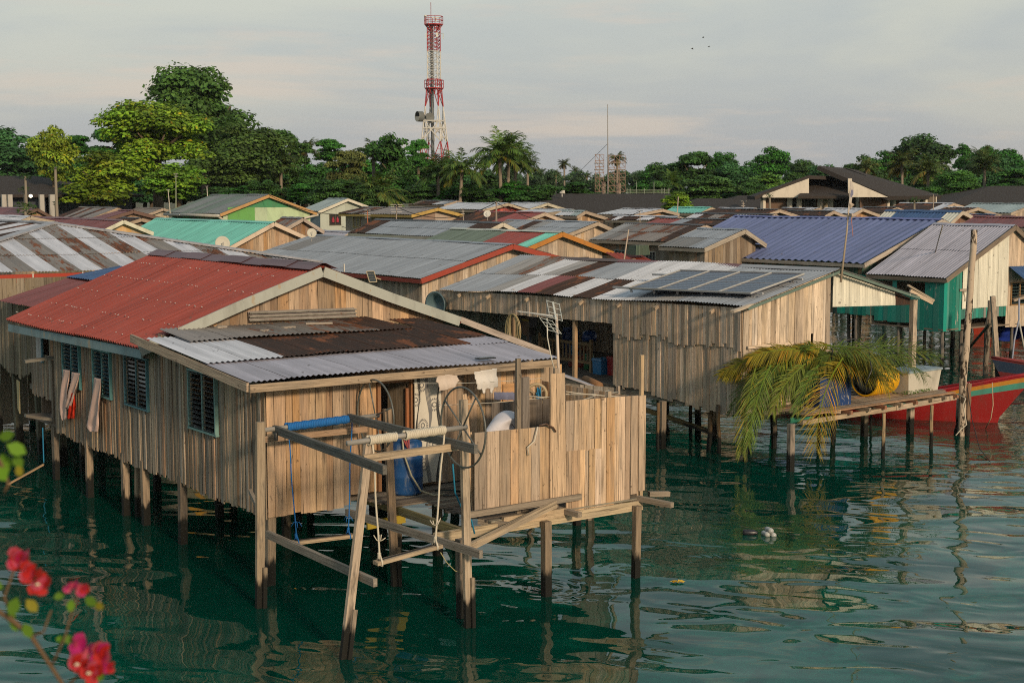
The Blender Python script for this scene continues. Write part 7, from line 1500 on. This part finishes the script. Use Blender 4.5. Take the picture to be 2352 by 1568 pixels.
def tree(label,x,top,bot,wpx,Y,col,kind='round',group=None,trunk=True,name='broadleaf_tree',limbs=5,v=None,rot=None,tc=(.17,.13,.09)):
    c=pY(x,(top+bot)/2,Y); rx=wpx/2*Y/F; rz=(bot-top)/2*Y/F
    b=Vector((c.x,Y,1.0)); rt=thing(name,label,'tree',b,group)
    ms=CROWN[kind]; me=ms[rng.randrange(len(ms)) if v is None else v%len(ms)]
    o=bpy.data.objects.new('crown',me); COL.objects.link(o); o.parent=rt; o.location=c-b; o.scale=(rx,rx*.9,rz); o.rotation_euler=(0,0,rng.uniform(0,6.28) if rot is None else rot)
    k=rng.uniform(.88,1.12); k*=1.75; o.color=(col[0]*k*(.78 if col[0]>.09 else .85),col[1]*k*1.2,col[2]*k*.9,1)
    if trunk:
        mb=MB(); r0=max(.12,rx*.07); 
        fk=Vector((c.x,Y,max(2.5,c.z-rz*.45))); mb.tube([b-Z*.3,b.lerp(fk,.5)+Vector((rng.uniform(-.2,.2),0,0)),fk],r0*1.3,8,tc,r0)
        for i in range(limbs):
            a=i*2*math.pi/limbs+rng.uniform(-.4,.4); e=c+Vector((math.cos(a)*rx*.45,math.sin(a)*rx*.45,rz*rng.uniform(-.1,.35))); m_=fk.lerp(e,.5)+Z*rz*.08
            mb.tube([fk,m_,e],r0*.6,6,tc,r0*.15)
            for q in range(2): e2=m_+Vector((rng.uniform(-1,1)*rx*.28,rng.uniform(-1,1)*rx*.28,rz*rng.uniform(0,.3))); mb.tube([m_,m_.lerp(e2,.5)+Z*.1,e2],r0*.3,5,tc,r0*.08)
        mb.build('trunk',M['bark'],rt,smooth=True)
    return rt
DG_=(.030,.085,.018); MG_=(.04,.1,.02); YG_=(.155,.165,.016); OG_=(.06,.085,.025); LG_=(.085,.125,.03); BG_=(.034,.076,.036)
T=tree
T('tallest tree of all, dark green and open topped, upper left',470,157,420,290,128,(.045,.075,.022),'big',v=0,limbs=8)
T('broad lower crown of an olive tree right of the tallest tree',560,285,455,240,122,(.055,.075,.024),'big',v=1)
T('wide layered yellow-green tree in front of the tallest tree',360,236,415,290,110,(.12,.15,.018),'bigyellow',limbs=7)
T('lower yellow-green tree with spreading boughs over the rusty roofs',235,352,480,210,103,(.14,.155,.018),'yellow',v=1)
T('yellow-green tree right of the papaya and left of the green house',410,375,478,190,105,(.10,.145,.02),'yellow',v=0)
T('slender yellow tree on the far left with reddish tinged top',122,290,450,125,106,(.14,.145,.02),'yellow',v=0)
T('dark spreading tree filling the gap between the yellow trees',255,290,400,140,138,DG_,'flat',v=0)
T('dark bluish tree at the far left edge',25,298,440,190,150,BG_,'round',v=0)
T('dark tree at the left edge behind the resort hall',90,330,450,150,155,BG_,'round',v=1)
T('thin dark branchy tree crown left of the layered yellow tree',175,305,370,85,140,DG_,'flat',v=1)
T('mid green tree behind the green house roof, right side',655,292,420,130,136,(.038,.066,.02),'flat',v=0)
T('umbrella shaped dark tree standing against the sky left of the tower',756,313,385,88,150,DG_,'flat',v=1)
T('big dense dark tree just left of the tower',905,308,470,150,118,(.028,.062,.016),'round',v=2)
T('small dark tree touching the tower on its left',962,316,400,70,126,DG_,'flat',v=0)
T('reddish thin-leaved tree with bare branches',800,335,455,120,112,(.085,.075,.03),'flat',limbs=8,tc=(.30,.24,.18),v=1)
T('low bushy tree behind the white house',742,415,480,110,104,(.04,.075,.025),'round',v=0)
T('low light bush left of the rounded dark tree stand',845,425,480,100,103,(.05,.08,.03),'round',v=1)
T('rounded dark bush on the ridge of the big dark roof',1326,417,450,84,124,(.03,.07,.018),'round',v=2)
T('bright yellow-green round tree beside the mint roof',1556,442,492,98,98,(.13,.17,.02),'yellow',v=1)
T('layered dark tree right of the scaffold',1590,343,450,150,150,(.03,.06,.02),'flat',v=0)
T('small dark tree right of the layered dark tree',1655,352,440,90,158,DG_,'round',v=1)
T('rounded dark tree alone on the skyline, centre right',1765,341,440,115,165,DG_,'round',v=0)
T('rounded tree left of the resort house peak',1845,369,450,100,160,(.035,.058,.022),'round',v=1)
T('light lime green domed tree behind the resort roof edge',1772,397,460,130,140,(.10,.15,.035),'round',v=2)
T('pale mid green spreading tree left of the resort house',1620,403,470,150,132,(.05,.085,.03),'round',v=0)
T('largest dark domed tree on the right skyline',2120,313,440,170,190,(.028,.05,.02),'round',v=1)
T('small dark tree right of the largest domed tree',2213,330,400,60,180,DG_,'round',v=2)
T('dark tree near the right edge skyline',2325,345,430,130,165,DG_,'round',v=0)
T('dark tree between the right skyline trees',2265,338,400,80,175,DG_,'round',v=1)
T('wide round light green tree behind the right end of the resort roof',2195,392,470,140,128,(.05,.10,.025),'big',v=0)
T('dark layered tree at the right edge above the hip roof',2330,385,445,130,135,(.035,.085,.02),'flat',v=0)
T('dark tree at the left end of the large hip roof',2035,350,440,110,170,DG_,'round',v=0)
T('yellowish green tree below the largest domed tree',2120,372,440,120,150,(.06,.085,.022),'flat',v=1)
def fill(label,xs,tops,Ys,cols_,w,grp,kind=('round','round')):
    for i,x in enumerate(xs):
        tree(label,x+rng.uniform(-8,8),tops[i%len(tops)]+rng.uniform(-8,8),470,w*rng.uniform(.85,1.2),Ys[i%len(Ys)],cols_[i%len(cols_)],kind[i%2],grp,limbs=3)
fill('indistinct dark green tree in the woodland behind the left half of the village',[-20,60,140,300,340,500,560,620,680,730,790,850,1010,1060,1100],[395,405,390,400,385],[140,130,146],[DG_,BG_,(.034,.06,.022)],120,'woodland trees behind the left of the village')
fill('green tree in the dense wall of foliage behind the left roofs',[150,195,240,285,330,375,420,465,510,555,600,645,690,735,780,825,870,915,960,1005],[385,372,392,368],[134,131],[DG_,(.036,.08,.022),(.05,.085,.025)],135,'dense foliage behind the left roofs')
fill('low hazy tree in the far woodland between the coconut palms and the scaffold',[1110,1160,1205,1250,1290,1335,1380,1425,1475],[398,392,402,396],[185,215,200],[(.045,.065,.04),(.04,.06,.036)],75,'hazy woodland behind the palms')
fill('indistinct green tree in the woodland behind the right half of the village',[1500,1545,1690,1725,1820,1890,1940,1990,2080,2150,2250,2300,2360,2400],[385,378,372,366],[175,160,150],[DG_,(.036,.062,.022),BG_],110,'woodland trees behind the right of the village')
fill('low shrubby tree in the dark understorey behind the left roofs',[-10,160,500,560,610,660,700,790,830,900,950,1000,1050,1090,1140,1190,1240],[425,418,430],[112,109,115],[DG_,(.034,.065,.02),(.04,.07,.026)],105,'understorey trees behind the left roofs')
fill('low shrubby tree in the understorey beside the resort buildings',[1470,1520,1680,1730,2190,2240,2300,2360],[418,412],[136,132],[DG_,(.04,.075,.024)],90,'understorey trees by the resort')
# palms
def palm_mesh(seed,nf=32,L=1.0,n=20,up=.0):
    global rng
    keep=rng; rng=random.Random(seed); mb=MB()
    for i in range(nf):
        a=i*2.399+rng.uniform(-.2,.2); e=rng.uniform(-.25,1.25)+up; d=Vector((math.cos(a)*math.cos(e),math.sin(a)*math.cos(e),math.sin(e)))
        k=rng.uniform(.7,1.2); c=(k*1.1,k,k*.8) if e>-.05 else (k*1.9,k*1.1,k*.8)
        frond(mb,Vector((0,0,0)),d,Z,L*rng.uniform(.85,1.1),1.25,n=n,w=.32,col=c,wid=.026,hang=.25)
    for i in range(5): a=i*1.3; mb.lathe(Vector((math.cos(a)*.06,math.sin(a)*.06,-.08)),[(.0001,-.04),(.035,0),(.0001,.04)],6,(2.2,1.2,.5))
    o=mb.build('frond_source',M['leaf'],org=(0,0,0)); me=o.data; bpy.data.objects.remove(o); rng=keep; return me
PM=[palm_mesh(21),palm_mesh(22,27),palm_mesh(23,34,up=.15)]
def palm(label,x,cy,rpx,Y,base_x=None,v=0,col=(.04,.075,.02),grp='coconut palms behind the village',tr=(.30,.25,.19)):
    c=pY(x,cy,Y); r=rpx*Y/F*1.3; bx=pY(base_x if base_x is not None else x,450,Y).x; b=Vector((bx,Y,1.0)); rt=thing('coconut_palm',label,'palm tree',b,grp)
    o=bpy.data.objects.new('fronds',PM[v%3]); COL.objects.link(o); o.parent=rt; o.location=c-b; o.scale=(r,r,r); o.rotation_euler=(0,0,rng.uniform(0,6)); o.color=(col[0]*1.5,col[1]*1.75,col[2]*1.4,1)
    mb=MB(); mb.tube([b,b.lerp(c,.5)+Vector(((b.x-c.x)*.15,0,0)),c],.22*min(1.3,max(.6,r/3.5)),8,tr,.13); mb.build('trunk',M['bark'],rt,smooth=True)
palm('tallest coconut palm, front one of the clump right of the tower',1148,356,62,112,1152,0,(.05,.09,.024))
palm('second coconut palm of the tall clump, just behind on the right',1168,362,50,116,1166,1)
palm('third coconut palm of the tall clump with leaning trunk',1185,375,45,118,1176,2)
palm('coconut palm with a pale leaning trunk left of the tall clump',1062,390,52,108,1050,1,(.05,.085,.025))
palm('coconut palm standing directly before the tower foot',1006,405,46,112,1008,2,(.036,.068,.022))
palm('young palm with wide low fronds between the dark trees',868,450,62,104,868,0,(.06,.09,.03))
palm('palm rising behind the big dense dark tree',858,355,40,122,858,1)
palm('palm with drooping fronds among the olive crowns',645,388,42,126,646,2,(.045,.07,.028))
palm('palm crown at the right shoulder of the tall trees',702,348,30,140,704,0,(.05,.068,.03))
palm('small far palm on the skyline left of the scaffold, tallest of three',1296,378,14,210,1297,0,(.05,.065,.03))
palm('small far palm left of the skyline palm',1276,400,13,205,1277,1,(.045,.06,.035))
palm('small far palm right of the skyline palm',1322,400,15,205,1322,2,(.045,.06,.035))
palm('far palm close to the left of the scaffold',1348,405,14,200,1348,1,(.045,.06,.035))
palm('far palm low on the horizon near the tall clump',1240,400,16,190,1241,0,(.045,.06,.035))
palm('palm seen through the scaffold',1418,366,20,170,1418,1,(.045,.062,.03))
palm('palm at the right end of the tall clump',1212,385,28,150,1212,2,(.045,.065,.032))
palm('palm behind the resort roof, left of the pair',2072,378,38,140,2074,0,(.055,.072,.03))
palm('palm behind the resort roof, right of the pair',2132,392,42,132,2132,1,(.055,.075,.032))
palm('palm standing over the large hip roof',2262,385,40,138,2262,2,(.045,.07,.035))
palm('palm crown peeping over the resort roof peak',1990,385,26,145,1990,1,(.055,.07,.03))
palm('palm left of the scaffold tree, dark and low',1540,420,26,148,1540,2)
palm('small palm before the resort gable',1905,398,22,128,1905,0) if False else None
# papayas
def papaya_mesh(seed):
    r=random.Random(seed); mb=MB()
    for i in range(30):
        a=r.uniform(0,6.28); e=r.uniform(-.5,1.1); d=Vector((math.cos(a)*math.cos(e),math.sin(a)*math.cos(e),math.sin(e))); L=r.uniform(.45,.8); tip=d*L; mb.tube([Vector((0,0,-.1)),tip*.6+Z*.05,tip],.012,4,(1.4,1.3,.8))
        for k in range(7):
            b_=a+(k-3)*.45; v=Vector((math.cos(b_),math.sin(b_),-.45-.1*abs(k-3))).normalized(); w=v.cross(Z).normalized()*.055; l=.32*(1-.08*abs(k-3)); kk=r.uniform(.7,1.3)
            mb.add([tip,tip+v*l*.5+w,tip+v*l,tip+v*l*.5-w],[(0,1,2,3)],(kk,kk,kk))
    o=mb.build('leaf_source',M['leaf'],org=(0,0,0)); me=o.data; bpy.data.objects.remove(o); return me
PPM=[papaya_mesh(1),papaya_mesh(2)]
def papaya(label,x,cy,rpx,yb,Y,v=0,col=(.045,.10,.025)):
    c=pY(x,cy,Y); b=pY(x+1,yb,Y); b.z=1.0; r=rpx*Y/F*1.1; rt=thing('papaya_tree',label,'papaya tree',b,'papaya trees among the roofs'); o=bpy.data.objects.new('leaves',PPM[v]); COL.objects.link(o); o.parent=rt; o.location=c-b; o.scale=(r,r,r*.9); o.rotation_euler=(0,0,v*2+x); o.color=(*col,1)
    mb=MB(); mb.tube([b,b.lerp(c,.5)+Vector((.05,0,0)),c],.12,7,(.30,.26,.2),.07); mb.build('trunk',M['bark'],rt,smooth=True)
papaya('tall papaya with a bare straight trunk at the left',127,384,24,500,78,0); papaya('thin papaya with small top left of the tall one',58,405,17,480,86,1); papaya('bushy papaya low among the left roofs',58,480,28,500,80,0,(.06,.12,.03)); papaya('thin papaya tuft lower on the left',56,436,16,470,87,1,(.07,.11,.03)); papaya('small papaya before the brown panel of the resort house',1768,450,11,480,95,0); papaya('small papaya hiding the right end of the resort house',2100,460,15,480,97,1)
papaya('small tuft beside the tall papaya trunk',128,467,11,500,79,1)

# ------------------------------------------------------------------ bougainvillea close to the camera
bg_=thing('bougainvillea','out of focus bougainvillea spray with magenta and red bracts, at the lower left corner','flower branch',pY(-60,1650,2.6))
Yf=2.45
mb=MB(); ST=(.20,.125,.07)
def stem(px,r,mb,Ys=None): mb.tube([pY(x,y,Yf+(0 if Ys is None else Ys)) for x,y in px],r*.65,6,ST,r*.4)
stem([(-40,1380),(30,1425),(72,1460),(118,1530),(150,1580),(180,1700)],.0075,mb); stem([(30,1425),(10,1370),(35,1300)],.005,mb); stem([(118,1530),(150,1460),(168,1395),(178,1365)],.004,mb); stem([(72,1460),(100,1450),(118,1400)],.004,mb); stem([(150,1580),(190,1540),(205,1500)],.005,mb); stem([(-60,980),(0,1060),(20,1110),(10,1130)],.006,mb); stem([(180,1700),(170,2000),(100,3600)],.011,mb); stem([(-40,1380),(-80,1200),(-60,980)],.006,mb)
# long cane from the water up to the spray
mb.tube([pY(100,3600,Yf),Vector((-.9,2.7,2.6)),Vector((-.95,2.8,0)),Vector((-.95,2.8,-1.7))],.013,7,ST); mb.build('stem',M['bark'],bg_,smooth=True)
def petal(mb,c,d,up,l,w,col,cup=.3):
    d=d.normalized(); s_=d.cross(up).normalized(); n=s_.cross(d); P=[c,c+d*l*.35+s_*w*.85+n*cup*l*.15,c+d*l*.7+s_*w*.8+n*cup*l*.35,c+d*l+n*cup*l*.5,c+d*l*.7-s_*w*.8+n*cup*l*.35,c+d*l*.35-s_*w*.85+n*cup*l*.15,c+d*l*.55+n*cup*l*.1]
    mb.add(P,[(0,1,6),(1,2,6),(2,3,6),(3,4,6),(4,5,6),(5,0,6)],col)
MAG=(2.1,.10,.75);RED=(2.2,.10,.10);PNK=(2.4,.35,.6)
for (cx,cy,r,lst) in ((46,1278,30,(PNK,MAG,RED,PNK,RED,RED)),(72,1310,30,(RED,RED,PNK,RED)),(95,1338,30,(RED,PNK,RED,RED)),(165,1345,20,(MAG,PNK,MAG)),(195,1350,20,(MAG,RED,PNK)),(192,1480,34,(MAG,MAG,PNK,MAG)),(235,1500,36,(MAG,RED,RED,PNK)),(185,1520,30,(RED,RED,PNK)),(212,1540,32,(RED,PNK,RED)),(255,1530,22,(RED,MAG))):
    mb=MB(); c=pY(cx,cy,Yf+rng.uniform(-.05,.05)); l=r*.95*Yf/F
    for i,cc in enumerate(lst):
        for j in range(3):
            a=i*2.1+j*2.09; d=Vector((math.cos(a)*.9,-.45+rng.uniform(-.3,.1),math.sin(a)*.9)); petal(mb,c+Vector((rng.uniform(-1,1)*l*.4,0,rng.uniform(-1,1)*l*.3)),d,Vector((.2,-1,.3)),l,l*.55,cc,.5)
    if (cx,cy) in ((95,1338),(185,1520),(212,1540)): mb.lathe(c+Vector((0,-.02,0)),[(.0001,0),(.006,.003),(.0001,.006)],6,(3.5,3,2.2))
    o=mb.build('bract_cluster',M['leaf'],bg_,smooth=True); o.color=(.22,.22,.22,1)
mb=MB()
for (x,y,a,l) in ((8,1350,2.8,34),(25,1395,-1.6,34),(40,1370,-1.9,42),(28,1420,-1.2,30),(60,1375,-.9,36),(55,1430,-1.2,36),(150,1362,3.5,26),(165,1375,-1.7,28),(195,1370,-.6,32),(215,1385,-.4,26),(155,1470,3.0,26),(175,1475,2.7,30),(225,1530,-1.3,34),(205,1560,-1.8,36),(215,1580,-1.3,32),(-5,1005,.2,36),(15,1020,-.5,44),(30,1045,-.9,34),(5,1040,-1.3,44),(40,1068,-1.2,26),(-8,1070,-.9,40)):
    c=pY(x,y,Yf+rng.uniform(-.04,.04)); d=Vector((math.cos(a),rng.uniform(-.35,.2),math.sin(a))); k=rng.uniform(.7,1.25); petal(mb,c,d,Vector((.1,-1,.4)),l*1.1*Yf/F,l*.40*Yf/F,(k*(1.0 if rng.random()<.7 else 2.4),k*1.3,k*.6),.15)
o=mb.build('leaves',M['leaf'],bg_,smooth=True); o.color=(.10,.16,.015,1)
CBL=(.03,.03,.03)
for i,(x0,y0,Y0,x1,y1,Y1,sg) in enumerate(((785,520,90,860,524,78,.15),(618,448,85,905,470,77,.8),(905,472,77,1140,465,70,.7),(1140,466,70,1470,486,74,.9),(1180,470,88,1330,482,84,.3),(2055,478,88,2240,478,82,.4))):
    rope(['pair of cables hanging before the white house','cable from the green house ridge to the mauve house aerial','cable from the mauve house aerial to the dish pole','long cable from the dish pole over the middle roofs','short cable between the pale roofs','cable over the black roofs right of the flag mast'][i],[pY(x0,y0,Y0),pY(x1,y1,Y1)],.018,CBL,'overhead_cable','cable',sag=sg,mat='rubber')
# ------------------------------------------------------------------ haze
hz=MB(); hz.box((0,1480,-3),3200,3200,44,(1,1,1)); m,nt,out=newmat('haze_air'); nt.nodes.remove(out); out=nt.nodes.new('ShaderNodeOutputMaterial')
pv=nt.nodes.new('ShaderNodeVolumePrincipled'); pv.inputs['Color'].default_value=(.80,.86,.93,1); pv.inputs['Density'].default_value=.0001; pv.inputs['Anisotropy'].default_value=0; nt.links.new(pv.outputs[0],out.inputs['Volume'])
tag(hz.build('haze',m),'thin pale haze in the air over the village',None,None,'stuff')
